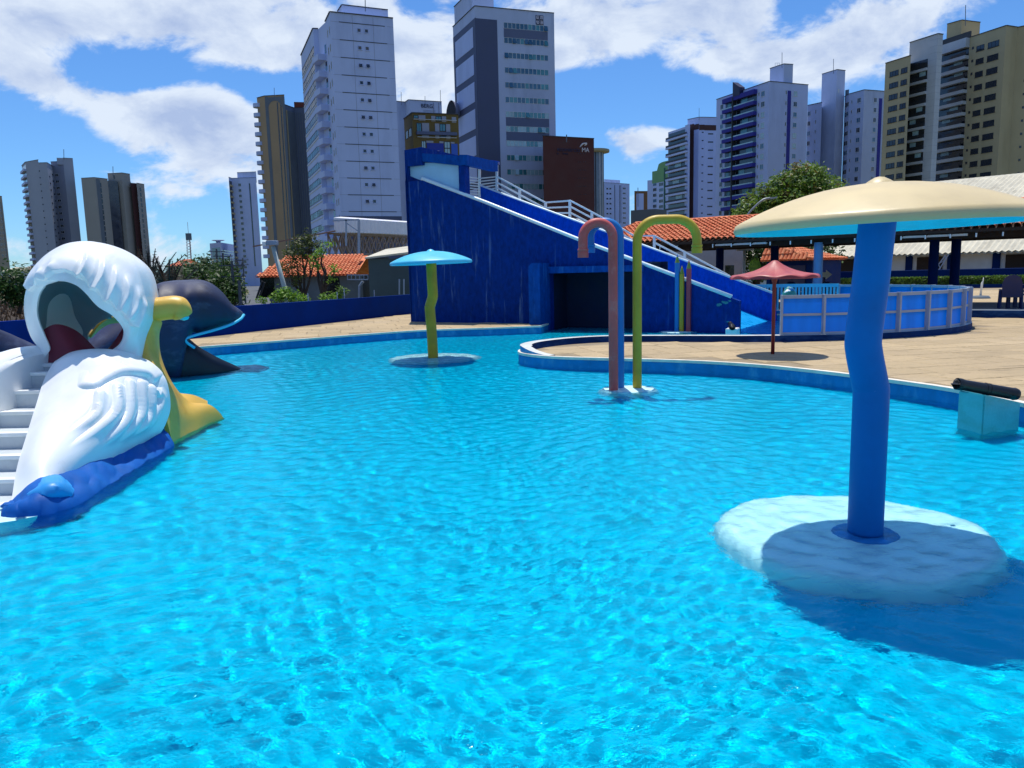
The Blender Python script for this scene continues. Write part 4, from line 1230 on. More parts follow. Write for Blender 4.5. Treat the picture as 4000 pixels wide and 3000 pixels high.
b.prism([(p.x, p.y) for p in tg], FLOOR, -.012); b.build('tongue', mat('pink_tongue', '#b97f96', .5, .1, 4), wh)
P = patch([[Za(778, 352, 14.9), Za(800, 326, 14.95), Za(835, 312, 15.05), Za(852, 318, 15.1)], [Za(785, 372, 14.88), Za(805, 350, 14.9), Za(830, 340, 15.0), Za(850, 345, 15.05)]], 14, 6)
shell(P, .03, 'entrance_dark_plate', mwd, body)  # dark plate whose colour stands for the shade inside the entrance hole
# ================================================================== tiled pavilion, hut, shed and garden behind the round pool
mtile = None


def mat_tile():
    m = bpy.data.materials.new('clay_tile'); m.use_nodes = True; nt = m.node_tree; b = nt.nodes['Principled BSDF']
    ge = N(nt, 'ShaderNodeNewGeometry'); wn_ = N(nt, 'ShaderNodeTexWhiteNoise'); wn_.noise_dimensions = '3D'
    sn = N(nt, 'ShaderNodeVectorMath', operation='SNAP'); sn.inputs[1].default_value = (.34, .34, .34); nt.links.new(ge.outputs['Position'], sn.inputs[0]); nt.links.new(sn.outputs[0], wn_.inputs['Vector'])
    n1 = N(nt, 'ShaderNodeTexNoise', inp={'Scale': 5.0, 'Detail': 6.0}); nt.links.new(ge.outputs['Position'], n1.inputs['Vector'])
    c = ramp(nt, wn_.outputs[0], [(.0, srgb('#bd5a30')), (.5, srgb('#da784a')), (1.0, srgb('#e49868'))])
    c = mixc(nt, .5, c, ramp(nt, n1.outputs[0], [(.3, srgb('#a04e2a')), (.5, srgb('#d87548')), (.75, srgb('#e4ac86'))]))
    nt.links.new(c, b.inputs['Base Color']); b.inputs['Roughness'].default_value = .85
    return m


mtile = mat_tile()
mwood = mat('dark_wood', '#2c2019', .8, .2, 4, .2, 20)
mdkblue = mat('dark_blue_column', '#06265e', .7, .1, 3, .1, 20, spec=.06)
mltblue = mat('sunlit_blue_column', '#5f9ad4', .5, .06, 3, .1, 20)  # lit copy of the column blue, sunlight put into the colour
mcorr = mat('white_roof_sheet', '#cfc8b2', .6, .1, 1.2, .1, 12, stain=('#8d8570', (.8, .8, .8), .6))
mgrey = mat('grey_render', '#8f98a0', .8, .08, 1.2, .15, 10)
mconc = mat('grey_concrete', '#5d6a78', .8, .12, 1.5, .2, 12)


def tile_mesh(L, w, h):
    b = MB(); n = 6
    rows_ = []
    for (y, s) in ((0, 1.0), (L, .82)):
        rows_.append([V((-w / 2 * s * cos(pi * k / n), y, h * s * sin(pi * k / n) + (.03 if y == 0 else 0))) for k in range(n + 1)])
    b.grid(rows_)
    b.grid([[p * 1 - V((0, 0, .018)) for p in rows_[0]], rows_[0]])
    return b.mesh('tile', mtile, smooth=False)


def tiled_slope(parent, o, u, v, nu_, nv_, du, dv, clip=None, budget=300, cam_first=True):
    """o: eave corner; u along the eave, v up the slope (unit vectors); roof tiles laid one by one"""
    nrm = u.cross(v).normalized()
    if nrm.z < 0: nrm = -nrm
    me = tile_mesh(dv * 1.12, du * .98, du * .42)
    spots = []
    for i in range(nu_):
        for j in range(nv_):
            a, c = (i + .5) * du, j * dv
            if clip and not clip(a, c + dv * .4): continue
            p = o + u * a + v * c + nrm * (.01 + RND.uniform(-.004, .008))
            spots.append((p, RND.uniform(-.03, .03)))
    spots.sort(key=lambda q: (q[0] - EYE).length)
    rest = MB()
    for k, (p, tw) in enumerate(spots):
        uu = (u + v * tw).normalized(); vv = nrm.cross(uu).normalized()
        if vv.dot(v) < 0: vv = -vv
        M_ = Matrix((( uu.x, vv.x, nrm.x, p.x), (uu.y, vv.y, nrm.y, p.y), (uu.z, vv.z, nrm.z, p.z), (0, 0, 0, 1)))
        if k < budget: inst('tile', me, M_, parent)
        else:
            rest.add([M_ @ q.co for q in me.vertices], [tuple(f.vertices) for f in me.polygons])
    if rest.v:
        o_ = rest.build('tile_field', mtile, parent, recalc=False); o_['kind'] = 'stuff'


# pavilion
eu = V((.824, -.567, 0)).normalized(); ev = V((.567, .824, 0))
E0 = V((7.62, 30.9, 3.0)) - eu * 5.2
pav = thing('open_pavilion', 'open sided pavilion with clay tile roof on blue columns', 'pavilion', (12, 28, DECK))
rise, run = 1.12, 5.0
vs_ = (ev * run + V((0, 0, rise))).normalized(); Ls = sqrt(run ** 2 + rise ** 2)
LU = 19.0
b = MB()
P0 = E0; P1 = E0 + eu * LU
b.add([P0, P1, P1 + vs_ * Ls, P0 + vs_ * Ls, P0 - V((0, 0, .09)), P1 - V((0, 0, .09)), P1 + vs_ * Ls - V((0, 0, .09)), P0 + vs_ * Ls - V((0, 0, .09))], [(0, 1, 2, 3), (7, 6, 5, 4), (0, 4, 5, 1), (1, 5, 6, 2), (3, 2, 6, 7), (0, 3, 7, 4)])
b.mi = 0
roof = b.build('roof', mwood, pav)
# back slope
b = MB(); R0 = P0 + vs_ * Ls; R1 = P1 + vs_ * Ls; dn = ev * run - V((0, 0, rise))
b.add([R0, R1, R1 + dn, R0 + dn, R0 - V((0, 0, .09)), R1 - V((0, 0, .09)), R1 + dn - V((0, 0, .09)), R0 + dn - V((0, 0, .09))], [(0, 1, 2, 3), (7, 6, 5, 4), (2, 6, 7, 3), (1, 5, 6, 2), (0, 3, 7, 4)])
b.build('roof_slope', mwood, pav)
tiled_slope(roof, E0 + V((0, 0, .03)), eu, vs_, 82, 14, .232, .365)
for i in range(82):
    pass
b = MB(); b.tube([R0 + V((0, 0, .05)), R1 + V((0, 0, .05))], .1, 8); b.build('ridge_cap', mtile, roof)
# rafters, beams, lamps under the eave
for i in range(26):
    q = E0 + eu * (.5 + i * .74) - V((0, 0, .13)); b = MB(); b.bar(q + ev * .02, q + vs_ * Ls, .06, .1); b.build('rafter', mwood, roof)
    b = MB(); b.bar(q - V((0, 0, .0)) - ev * .03, q - V((0, 0, .13)) - ev * .03, .035, .035); b.build('gutter_bracket', mrail, roof)
for k in (.9, 4.6, 8.6):
    q = E0 + ev * k + V((0, 0, rise * min(k, 10 - k) / run - .35)); b = MB(); b.bar(q, q + eu * LU, .14, .24); b.build('beam', mwood, pav)
for s in (5.7, 12.3):
    q = E0 + eu * s + ev * .25 - V((0, 0, .16)); b = MB(); b.bar(q, q + eu * 2.0, .12, .07); b.build('fluorescent_tube', mat('lamp_white', '#d9dde0', .4, .03), pav)
for s, k in ((4.5, 4.4), (7.0, 4.4), (9.3, 4.6), (11.2, 4.6)):
    q = E0 + eu * s + ev * k + V((0, 0, rise * k / run - .62)); b = MB(); b.bar(q, q + eu * 1.3, .1, .06); b.build('fluorescent_tube', mat('lamp_white', '#d9dde0', .4, .03), pav)
# platform
b = MB(); F0_ = V((14.27, 24.28, 0)) - eu * 2.2; 
b.add([F0_ + V((0, 0, .42)), F0_ + eu * 14 + V((0, 0, .42)), F0_ + eu * 14 + ev * 5.6 + V((0, 0, .42)), F0_ + ev * 5.6 + V((0, 0, .42)), F0_, F0_ + eu * 14, F0_ + eu * 14 + ev * 5.6, F0_ + ev * 5.6], [(0, 1, 2, 3), (0, 4, 5, 1), (1, 5, 6, 2), (2, 6, 7, 3), (3, 7, 4, 0)])
b.build('platform', [mconc], pav)
b = MB(); b.bar(F0_ - ev * .02 + V((0, 0, .31)), F0_ + eu * 14 - ev * .02 + V((0, 0, .31)), .06, .25); b.build('platform_edge', mkerb, pav)


def column(px, k, m, r=.16, base=DECK, top=None):
    # where the sight line through px meets the line k metres behind the eave
    d = ray(px, 1000); d2 = V((d.x, d.y, 0)); n_ = ev
    t_ = (E0 + ev * k - EYE).dot(n_) / d2.dot(n_); p = EYE + d2 * t_
    zt = 3.0 + rise * min(k, 10 - k) / run - .4
    b = MB(); b.tube([(p.x, p.y, base), (p.x, p.y, zt)], r, 20); b.build('column', m, pav, smooth=True, angle=50)
    return p


column(3197, .9, mltblue, .165)
for px, k in ((2812, 4.6), (3026, 4.6), (3648, 3.6), (3733, 4.6), (3395, 4.6), (2590, .9), (4080, .9)): column(px, k, mdkblue, .17)

# chairs with rounded backs, slatted benches
mchair = mat('dark_blue_plastic', '#0b1f52', .4, .08, 4)


def lounge_chair(p, rz, label):
    t = thing('garden_chair', label, 'chair', p, 'dark blue garden chairs in the pavilion')
    M_ = T(p) @ Matrix.Rotation(rz, 4, 'Z')
    b = MB(); b.box(-.27, .27, -.26, .28, .36, .42, M_, bev=.015); b.build('seat', mchair, t)
    pts = [(-.27, .40), (-.27, .82), (-.22, .98), (-.12, 1.06), (0, 1.085), (.12, 1.06), (.22, .98), (.27, .82), (.27, .40)]
    b = MB(); vs = [M_ @ V((x, -.24 - (z - .4) * .22 + dy, z)) for dy in (0, -.035) for x, z in pts]
    n_ = len(pts); b.add(vs, [tuple(range(n_)), tuple(range(n_, 2 * n_))[::-1]] + [(i, i + 1, n_ + i + 1, n_ + i) for i in range(n_ - 1)] + [(n_ - 1, 0, n_, 2 * n_ - 1)]); b.build('backrest', mchair, t)
    for sx in (-1, 1):
        b = MB(); b.box(sx * .29 - .035, sx * .29 + .035, -.3, .26, .58, .62, M_, bev=.01); b.build('armrest', mchair, t)
        for sy in (-1, 1):
            b = MB(); b.bar(M_ @ V((sx * .3, sy * .24, 0)), M_ @ V((sx * .28, sy * .22, .6)), .06, .06); b.build('leg', mchair, t)
    return t


def slat_bench(p, rz, label):
    t = thing('slatted_table', label, 'table', p, 'slatted blue tables in the pavilion')
    M_ = T(p) @ Matrix.Rotation(rz, 4, 'Z')
    for i in range(5):
        b = MB(); b.box(-.5, .5, -.36 + i * .15, -.25 + i * .15, .72, .755, M_); b.build('slat', mchair, t)
    for z in (.42, .52, .62):
        b = MB(); b.box(-.46, .46, -.37, -.34, z, z + .05, M_); b.build('apron_slat', mchair, t)
    for sx in (-1, 1):
        for sy in (-1, 1):
            b = MB(); b.bar(M_ @ V((sx * .44, sy * .3, 0)), M_ @ V((sx * .44, sy * .3, .72)), .09, .09); b.build('leg', mchair, t)


pp = lambda px, py, z: G(px, py, z)
a_ = atan2(eu.y, eu.x)
q = pp(3945, 1205, .42); lounge_chair(q, a_ + .1, 'dark blue round-backed chair on the platform at the right edge')
q = AD(3690, 1214, 25.5); q.z = .42; slat_bench(q, a_ + .05, 'dark blue slatted table right of the round fence')
q = AD(4010, 1200, 25.0); q.z = .42; slat_bench(q, a_ - .3, 'dark blue slatted table cut off by the right edge')
for px, Y, lab in ((2868, 34.5, 'dark blue round-backed chair seen over the slide rail, left of the white post'), (2810, 33.5, 'dark blue round-backed chair in front of the leftmost column'), (3235, 33.0, 'dark blue round-backed chair below the white arrow'), (3100, 35, 'dark blue round-backed chair behind the red parasol')):
    q = AD(px, 1100, Y); q.z = DECK; lounge_chair(q, a_ + RND.uniform(-.2, .2), lab)

# hut with hipped tile roof
L_, C_, R_ = AD(2971, 1024, 42.5), AD(3179, 1014.5, 40), AD(3309, 1013, 43.5)
for q in (L_, C_, R_): q.z = 2.25
K_ = L_ + (R_ - C_)
A1, A2 = AD(3012, 966, 42.6), AD(3045, 962, 44.2); A1.z = A2.z = 3.12
hut = thing('tiled_hut', 'small dark blue hut with hipped clay tile roof behind the pavilion', 'hut', (C_.x, C_.y, DECK))
b = MB(); b.add([L_, C_, R_, K_, A1, A2], [(0, 1, 4), (1, 2, 5, 4), (2, 3, 5), (3, 0, 4, 5), (0, 3, 2, 1)]); hroof = b.build('roof', mtile, hut)
for (o_, e_, ap) in ((L_, C_, (A1,)), (C_, R_, (A1, A2))):
    u_ = (e_ - o_).normalized(); W__ = (e_ - o_).length
    foot = o_ + u_ * ((A1 - o_).dot(u_)); v_ = (A1 - foot).normalized(); H__ = (A1 - foot).length; fa = (A1 - o_).dot(u_)
    fb_ = (A2 - o_).dot(u_) if len(ap) > 1 else fa
    clip = (lambda a, c, fa=fa, fb_=fb_, W__=W__, H__=H__: c < H__ and a > fa * c / H__ - .05 and a < W__ - (W__ - max(fa, fb_)) * c / H__ + .05)
    tiled_slope(hroof, o_ + V((0, 0, .02)), u_, v_, int(W__ / .23) + 1, int(H__ / .36) + 1, .23, .36, clip, budget=140)
ins_ = [p.lerp((L_ + R_) / 2, .14) for p in (L_, C_, R_, K_)]
b = MB(); b.prism([(p.x, p.y) for p in ins_], DECK - .05, 2.24); hw = b.build('wall', mdkblue, hut)
nf = (C_ - L_).cross(V((0, 0, 1))).normalized(); nf = nf if nf.y < 0 else -nf
b = MB(); 
for k in (.45, .72):
    c = ins_[0].lerp(ins_[1], k) + nf * .03; uu = (ins_[1] - ins_[0]).normalized()
    b = MB(); b.bar(V((c.x, c.y, .25)) , V((c.x, c.y, 2.0)), .8, .05, up=tuple(nf)); b.build('door', mat('navy_door', '#071a48', .5, .1), hut)
ar = AD(3222, 1073, 36.5)
b = MB(); vs = [ar + V((x * .02, 0, z * .02)) for x, z in ((-17, 6), (3, 6), (3, 11), (17, 0), (3, -11), (3, -6), (-17, -6))]; n_ = len(vs)
b.add(vs + [v + V((0, .04, 0)) for v in vs], [tuple(range(n_)), tuple(range(n_, 2 * n_))[::-1]] + [(i, (i + 1) % n_, n_ + (i + 1) % n_, n_ + i) for i in range(n_)])
tag(b.build('arrow_sign', mat('cream_sign', '#d8d2c0', .6, .05), None, loc=ar), 'cream arrow sign pointing right beside the light blue column', 'sign')
b = MB(); b.bar(ar + V((.0, .06, -.1)), V((ar.x, ar.y + .06, DECK)), .05, .05); b.build('post', mwood, bpy.data.objects['arrow_sign'])

# grey side building and white post seen under the pavilion
sb = thing('grey_annex', 'grey rendered annex seen under the left end of the pavilion', 'building', (11, 42, 0))
a0_, a1_ = AD(2380, 1000, 44), AD(2905, 1000, 45.5)
b = MB(); b.add([V((a0_.x, a0_.y, 0)), V((a1_.x, a1_.y, 0)), V((a1_.x, a1_.y, 3.4)), V((a0_.x, a0_.y, 3.4)), V((a0_.x + 2, a0_.y + 6, 0)), V((a1_.x + 2, a1_.y + 6, 0)), V((a1_.x + 2, a1_.y + 6, 3.4)), V((a0_.x + 2, a0_.y + 6, 3.4))], [(0, 1, 2, 3), (4, 7, 6, 5), (3, 2, 6, 7), (0, 3, 7, 4), (1, 5, 6, 2)])
b.build('wall', mgrey, sb)
for px in (2770, 2850):
    q = AD(px, 1010, 43.9); b = MB(); b.box(q.x - .25, q.x + .25, q.y - .06, q.y + .02, 1.2, 2.1); b.build('window', mat('dark_glass', '#10161e', .15, .1, spec=.8), sb)
q = AD(2905, 1100, 36.5)
t = thing('white_post', 'tall white post standing under the pavilion roof', 'post', (q.x, q.y, DECK))
b = MB(); b.tube([(q.x, q.y, DECK), (q.x, q.y, 2.75)], .06, 12); b.build('shaft', mwhite, t, smooth=True)
b = MB(); b.bar(V((q.x - .35, q.y, 2.75)), V((q.x + .45, q.y, 2.78)), .08, .07); b.build('crossbar', mwhite, t)

# big shed with corrugated roof, blue and white wall, lattice struts
e0, e1 = V((30.15, 62.2, 2.7)), V((36.39, 55.0, 2.7)); su = (e1 - e0).normalized()
r0 = V((41.31, 72.57, 9.5)); sn_ = V((-su.y, su.x, 0)); sn_ = sn_ if sn_.y > 0 else -sn_
shed = thing('sports_shed', 'large shed with pale corrugated roof and blue and white wall behind the hedge', 'shed', (34, 60, 0))
W0 = e0 - su * 16; W1 = e0 + su * 26
dpt = (r0 - e0).dot(sn_)
b = MB(); nC = 200; A_, B_ = [], []
for i in range(nC + 1):
    s = i / nC; p = W0.lerp(W1, s); h = .06 * (1 if i % 2 else -1)
    A_.append(p + V((0, 0, h))); B_.append(p + sn_ * dpt + V((0, 0, 6.8 + h)))
M1_ = [a.lerp(c, .5) + V((0, 0, .55)) for a, c in zip(A_, B_)]
b.grid([A_, M1_, B_, [q + sn_ * 12 + V((0, 0, 1.0)) for q in B_]]); b.grid([[q - V((0, 0, .12)) for q in r] for r in (A_, M1_, B_)], flip=True)
b.build('roof', mcorr, shed)
wl0, wl1 = W0 + sn_ * 1.5, W1 + sn_ * 1.5
b = MB(); b.add([V((wl0.x, wl0.y, 0)), V((wl1.x, wl1.y, 0)), V((wl1.x, wl1.y, 3.0)), V((wl0.x, wl0.y, 3.0)), V((wl0.x, wl0.y, 0)) + sn_ * 14, V((wl1.x, wl1.y, 0)) + sn_ * 14, V((wl1.x, wl1.y, 8)) + sn_ * 14, V((wl0.x, wl0.y, 8)) + sn_ * 14], [(0, 1, 2, 3), (0, 3, 7, 4), (1, 5, 6, 2), (4, 7, 6, 5)])
b.build('wall', mat('white_shed_wall', '#c9ced2', .8, .06, 1.5), shed)
for k in range(9):
    s = 11 + k * 3.1; q = W0 + su * s + sn_ * 1.42
    b = MB(); b.bar(V((q.x, q.y, 0)), V((q.x, q.y, 2.75)), .5, .16, up=tuple(sn_)); b.build('pilaster', mdkblue, shed)
    if k % 2 == 0:
        q = W0 + su * (s + 1.55) + sn_ * 1.42; b = MB(); b.bar(q - su * .95 + V((0, 0, -2.7 + 1.9)), q + su * .95 + V((0, 0, -2.7 + 1.9)), .06, 1.1); w_ = b.build('window', mwood, shed)
for k in range(4):
    s = 14.5 + k * 6.0; q = W0 + su * s + V((0, 0, -.15)); f_ = q - sn_ * .3 + su * -1.3 + V((0, 0, -2.3)); b = MB()
    for off in (-.18, .18): b.bar(q + su * off * .5 + V((0, 0, .0)), f_ + su * off * 1.4, .07, .07)
    m_ = 7
    for i in range(m_):
        a, c = q.lerp(f_, i / m_), q.lerp(f_, (i + 1) / m_); sg = 1 if i % 2 else -1
        b.bar(a + su * .18 * sg, c - su * .18 * sg, .04, .04)
    b.build('lattice_strut', mframe, shed)
# low blue wall and clipped hedge in front of it
h0, h1 = V((20.0, 58.5, 0)), V((40.0, 50.0, 0)); hu = (h1 - h0).normalized(); hn = V((-hu.y, hu.x, 0))
t = thing('garden_wall', 'low dark blue garden wall behind the clipped hedge', 'wall', (30, 54, DECK))
b = MB(); b.bar(h0 + hn * 1.6 + V((0, 0, .7)), h1 + hn * 1.6 + V((0, 0, .7)), .2, 1.5); b.build('wall_face', mdkblue, t)
b = MB(); b.bar(h0 + hn * 1.6 + V((0, 0, 1.47)), h1 + hn * 1.6 + V((0, 0, 1.47)), .26, .05); b.build('wall_cap', mat('navy_cap', '#1a3c84', .6, .1), t)
b = MB(); b.bar(h0 - hn * .6 + V((0, 0, .3)), h1 - hn * .6 + V((0, 0, .3)), .15, .3); b.build('planter_kerb', mdkblue, t)
# lamp on a leaning white post in front of the hedge
q = AD(3828, 1180, 37); q.z = DECK
t = thing('parasol_stand', 'white stump of a parasol pole in a round dark foot before the hedge', 'stand', q)
b = MB(); b.lathe([(0, .16), (.35, .14), (.42, .06), (.44, 0)], q, 24); b.build('foot', mconc, t, smooth=True)
b = MB(); b.tube([q + V((0, 0, .1)), q + V((.05, 0, .75)), q + V((.09, 0, .85)), q + V((.1, 0, 1.0))], [.05, .045, .02, .015], 12); b.build('pole', mwhite, t, smooth=True)
# street lamp with curved arm over the pavilion roof
t = thing('street_lamp', 'curved arm street lamp reaching above the tiled roof', 'lamp', AD(2905, 1050, 52))
b = MB(); b.tube(spline([AD(2900, 1060, 52), AD(2906, 900, 52), AD(2918, 845, 52), AD(2950, 806, 52), AD(2982, 780, 52), AD(3010, 774, 52)], 24), .07, 8); b.build('pole', mat('galvanised_steel', '#8b8f93', .45, .08, metal=.6), t, smooth=True)
b = MB(); b.bar(AD(3005, 776, 52), AD(3034, 771, 52), .25, .1); b.build('lamp_head', mat('galvanised_steel', '#8b8f93', .45, .08, metal=.6), t)
# ================================================================== stamped paving stones on the deck
def paving():
    rp = random.Random(21)
    ca, sa = cos(radians(13)), sin(radians(13))
    stones = []
    v = -4.0
    kerb2 = [tuple(p)[:2] for p in kl]
    while v < 46:
        hh = rp.uniform(.55, 1.1)
        u = -30.0 + rp.uniform(0, .6)
        while u < 40:
            ww = rp.uniform(.5, 1.3)
            j = lambda: rp.uniform(-.012, .012)
            g = .007
            q = [(u + g + j(), v + g + j()), (u + ww - g + j(), v + g + j()), (u + ww - g + j(), v + hh - g + j()), (u + g + j(), v + hh - g + j())]
            q = [(x * ca - y * sa, x * sa + y * ca) for x, y in q]
            u += ww
            cx, cyy = sum(p[0] for p in q) / 4, sum(p[1] for p in q) / 4
            if cyy < 7 or cyy > 48 or abs(cx) > .72 * cyy + 2: continue
            if any(inpoly(x, y, POOL) for x, y in q) or inpoly(cx, cyy, POOL): continue
            if not all(inpoly(x, y, outer) for x, y in q): continue
            if any(((x - RC.x) ** 2 + (y - RC.y) ** 2) < (RR + .1) ** 2 for x, y in q): continue
            # under the pavilion platform or behind the slide: nothing to see
            w_ = V((cx, cyy, 0)) - WA
            if w_.dot(wnor) > -.1 and 0 < w_.dot(wdir) < 15 and w_.dot(wnor) < 5: continue
            f_ = V((cx, cyy, 0)) - F0_
            if 0 < f_.dot(ev) < 5.6 and f_.dot(eu) > 0: continue
            stones.append((cyy, q))
        v += hh
    stones.sort(key=lambda t: t[0])
    rest = MB()
    z0, z1 = DECK - .01, DECK + .014
    for k, (d, q) in enumerate(stones):
        c = V((sum(p[0] for p in q) / 4, sum(p[1] for p in q) / 4, 0))
        tz = rp.uniform(-.003, .003)
        top = [V((*p, z1 + tz)).lerp(V((c.x, c.y, z1 + tz)), .035) for p in q]
        lo = [V((*p, z1 + tz - .012)) for p in q]
        vs = lo + top
        fs = [(4, 5, 6, 7)] + [(i, (i + 1) % 4, 4 + (i + 1) % 4, 4 + i) for i in range(4)]
        if k < 300:
            b = MB(); b.add(vs, fs); b.build('paving_stone', mdeck, deck, loc=c, recalc=False)
        else: rest.add(vs, fs)
    if rest.v:
        o = rest.build('paving_field', mdeck, deck, recalc=False); o['kind'] = 'stuff'


paving()
# ================================================================== plants
def mat_leaf(name, dark, light, dry=None):
    m = bpy.data.materials.new(name); m.use_nodes = True; nt = m.node_tree; b = nt.nodes['Principled BSDF']; out = nt.nodes['Material Output']
    ge = N(nt, 'ShaderNodeNewGeometry'); n1 = N(nt, 'ShaderNodeTexNoise', inp={'Scale': .9, 'Detail': 4.0}); nt.links.new(ge.outputs['Position'], n1.inputs['Vector'])
    wn_ = N(nt, 'ShaderNodeTexWhiteNoise'); sn = N(nt, 'ShaderNodeVectorMath', operation='SNAP'); sn.inputs[1].default_value = (.13, .13, .13); nt.links.new(ge.outputs['Position'], sn.inputs[0]); nt.links.new(sn.outputs[0], wn_.inputs['Vector'])
    f = math_n(nt, 'ADD', math_n(nt, 'MULTIPLY', n1.outputs[0], .6), math_n(nt, 'MULTIPLY', wn_.outputs[0], .4))
    c = ramp(nt, f, [(.25, srgb(dark)), (.75, srgb(light))])
    if dry: c = mixc(nt, ramp(nt, n1.outputs[0], [(.55, (0, 0, 0)), (.62, (1, 1, 1))]), c, srgb(dry))
    nt.links.new(c, b.inputs['Base Color']); b.inputs['Roughness'].default_value = .55
    tr = N(nt, 'ShaderNodeBsdfTranslucent'); nt.links.new(c, tr.inputs[0])
    mx = N(nt, 'ShaderNodeMixShader', inp={0: .35}); nt.links.new(b.outputs[0], mx.inputs[1]); nt.links.new(tr.outputs[0], mx.inputs[2]); nt.links.new(mx.outputs[0], out.inputs[0])
    return m


mleaf = mat_leaf('leaf_green', '#33561f', '#7c9c3e')
mleafd = mat_leaf('leaf_dark', '#1e3618', '#4a6c2c')
mleafb = mat_leaf('leaf_bright', '#4c7a1c', '#93b83c')
mdry = mat_leaf('dry_brush', '#2b211a', '#5e4a34')
mpalm = mat_leaf('dead_palm', '#231d1a', '#54463a')
mbark = mat('bark', '#3c322b', .9, .25, 6, .5, 20)


def leaves(b, blobs, n, size, rng, flat=.5, shellb=.55):
    """leaf sized faces in clumps spread through a crown made of overlapping blobs (centre, radii)"""
    tot = sum(r[0] * r[1] * r[2] for _, r in blobs)
    for c, r in blobs:
        k = int(n * r[0] * r[1] * r[2] / tot) + 4
        nclump = max(3, k // 9)
        for _ in range(nclump):
            while True:
                d = V((rng.uniform(-1, 1), rng.uniform(-1, 1), rng.uniform(-1, 1)))
                if .05 < d.length <= 1: break
            rad = shellb + (1 - shellb) * rng.random() if rng.random() < .75 else rng.random()
            d = d.normalized() * rad
            p0 = V(c) + V((d.x * r[0], d.y * r[1], d.z * r[2]))
            for _ in range(9):
                p = p0 + V((rng.gauss(0, 1), rng.gauss(0, 1), rng.gauss(0, .7))) * size * 1.3
                nrm = (V((rng.gauss(0, 1), rng.gauss(0, 1), rng.gauss(0, 1))) + V((0, 0, 1.2)) * flat * 2 + d * .8).normalized()
                a = nrm.cross(V((rng.gauss(0, 1), rng.gauss(0, 1), rng.gauss(0, 1)))).normalized(); e = nrm.cross(a)
                s = size * rng.uniform(.6, 1.25)
                b.add([p - a * s, p - e * s * .42, p + a * s, p + e * s * .42], [(0, 1, 2, 3)])


def branches(b, base, tips, r0, rng, bend=.2):
    base = V(base)
    for tp in tips:
        tp = V(tp); m1 = base.lerp(tp, .35) + V((rng.uniform(-bend, bend), rng.uniform(-bend, bend), rng.uniform(0, bend))); m2 = base.lerp(tp, .7) + V((rng.uniform(-bend, bend), rng.uniform(-bend, bend), 0))
        b.tube(spline([base, m1, m2, tp], 12), [r0 * (1 - .8 * i / 11) for i in range(12)], 7)


def tree(name, label, cat, base, blobs, n, size, lm, trunk_r=.2, seed=1, group=None, fork=.45, tips=None, thr=1.0):
    rng = random.Random(seed); base = V(base)
    t = thing(name, label, cat, base, group)
    top = sum((V(c) for c, _ in blobs), V()) / len(blobs)
    b = MB()
    fk = base.lerp(top, fork)
    b.tube(spline([base - V((0, 0, .3)), base.lerp(fk, .5) + V((rng.uniform(-.1, .1), 0, 0)), fk], 8), [trunk_r * (1.2 - .4 * i / 7) for i in range(8)], 9)
    branches(b, fk, tips or [V(c) + V((0, 0, r[2] * .3)) for c, r in blobs], trunk_r * .65, rng, bend=.25 * thr)
    b.build('trunk', mbark, t, smooth=True)
    b = MB(); leaves(b, blobs, n, size, rng); b.build('crown', lm, t, recalc=False)
    return t


# big round tree behind the tiled roof
rng = random.Random(5)
bl = []
for (px, py, r) in ((3130, 720, 1.9), (3220, 745, 1.5), (3050, 760, 1.7), (2990, 790, 1.5), (2930, 820, 1.2), (3160, 690, 1.3), (3260, 770, 1.2), (3100, 800, 2.0), (3200, 800, 1.6), (3020, 840, 1.6), (2910, 850, 1.0), (3290, 800, 1.0)):
    bl.append((AD(px, py, 60 + rng.uniform(-1.6, 1.6)), (r * 1.05, r * 1.1, r * .85)))
tree('leafy_tree', 'big round leafy tree behind the tiled pavilion roof', 'tree', V((21.5, 60, 0)), bl, 16000, .17, mat_leaf('mango_leaf', '#3d5a18', '#84a43c', dry='#6a5a2a'), .4, 5)
# dark trees under the pavilion, banana leaf
bl = [(AD(px, py, 50), (r, r, r * .9)) for px, py, r in ((2880, 1000, 1.2), (2930, 960, 1.3), (3000, 950, 1.2), (3120, 950, 1.2), (3230, 960, 1.3), (2960, 1050, 1.1))]
tree('garden_tree', 'dark garden tree in the shade behind the tiled hut', 'tree', AD(2950, 1100, 50), bl, 3500, .16, mleafd, .2, 6)
t = thing('banana_plant', 'bright green banana leaf left of the tiled hut', 'plant', AD(2945, 1090, 41))
for k, (dx, h, l) in enumerate(((0, 1.0, .0), (-12, .75, -.3), (14, .7, .4))):
    o_ = AD(2945 + dx * .2, 1075, 41); tp = AD(2948 + dx, 1000 + 30 * (1 - h), 41.2)
    P = [[o_.lerp(tp, i / 9) + V((w * .22 * sin(pi * min(1, .1 + i / 9)) , -.05 * abs(w), .0)) for w in (-1, 0, 1)] for i in range(10)]
    shell(P, .01, 'leaf', mleafb, t)
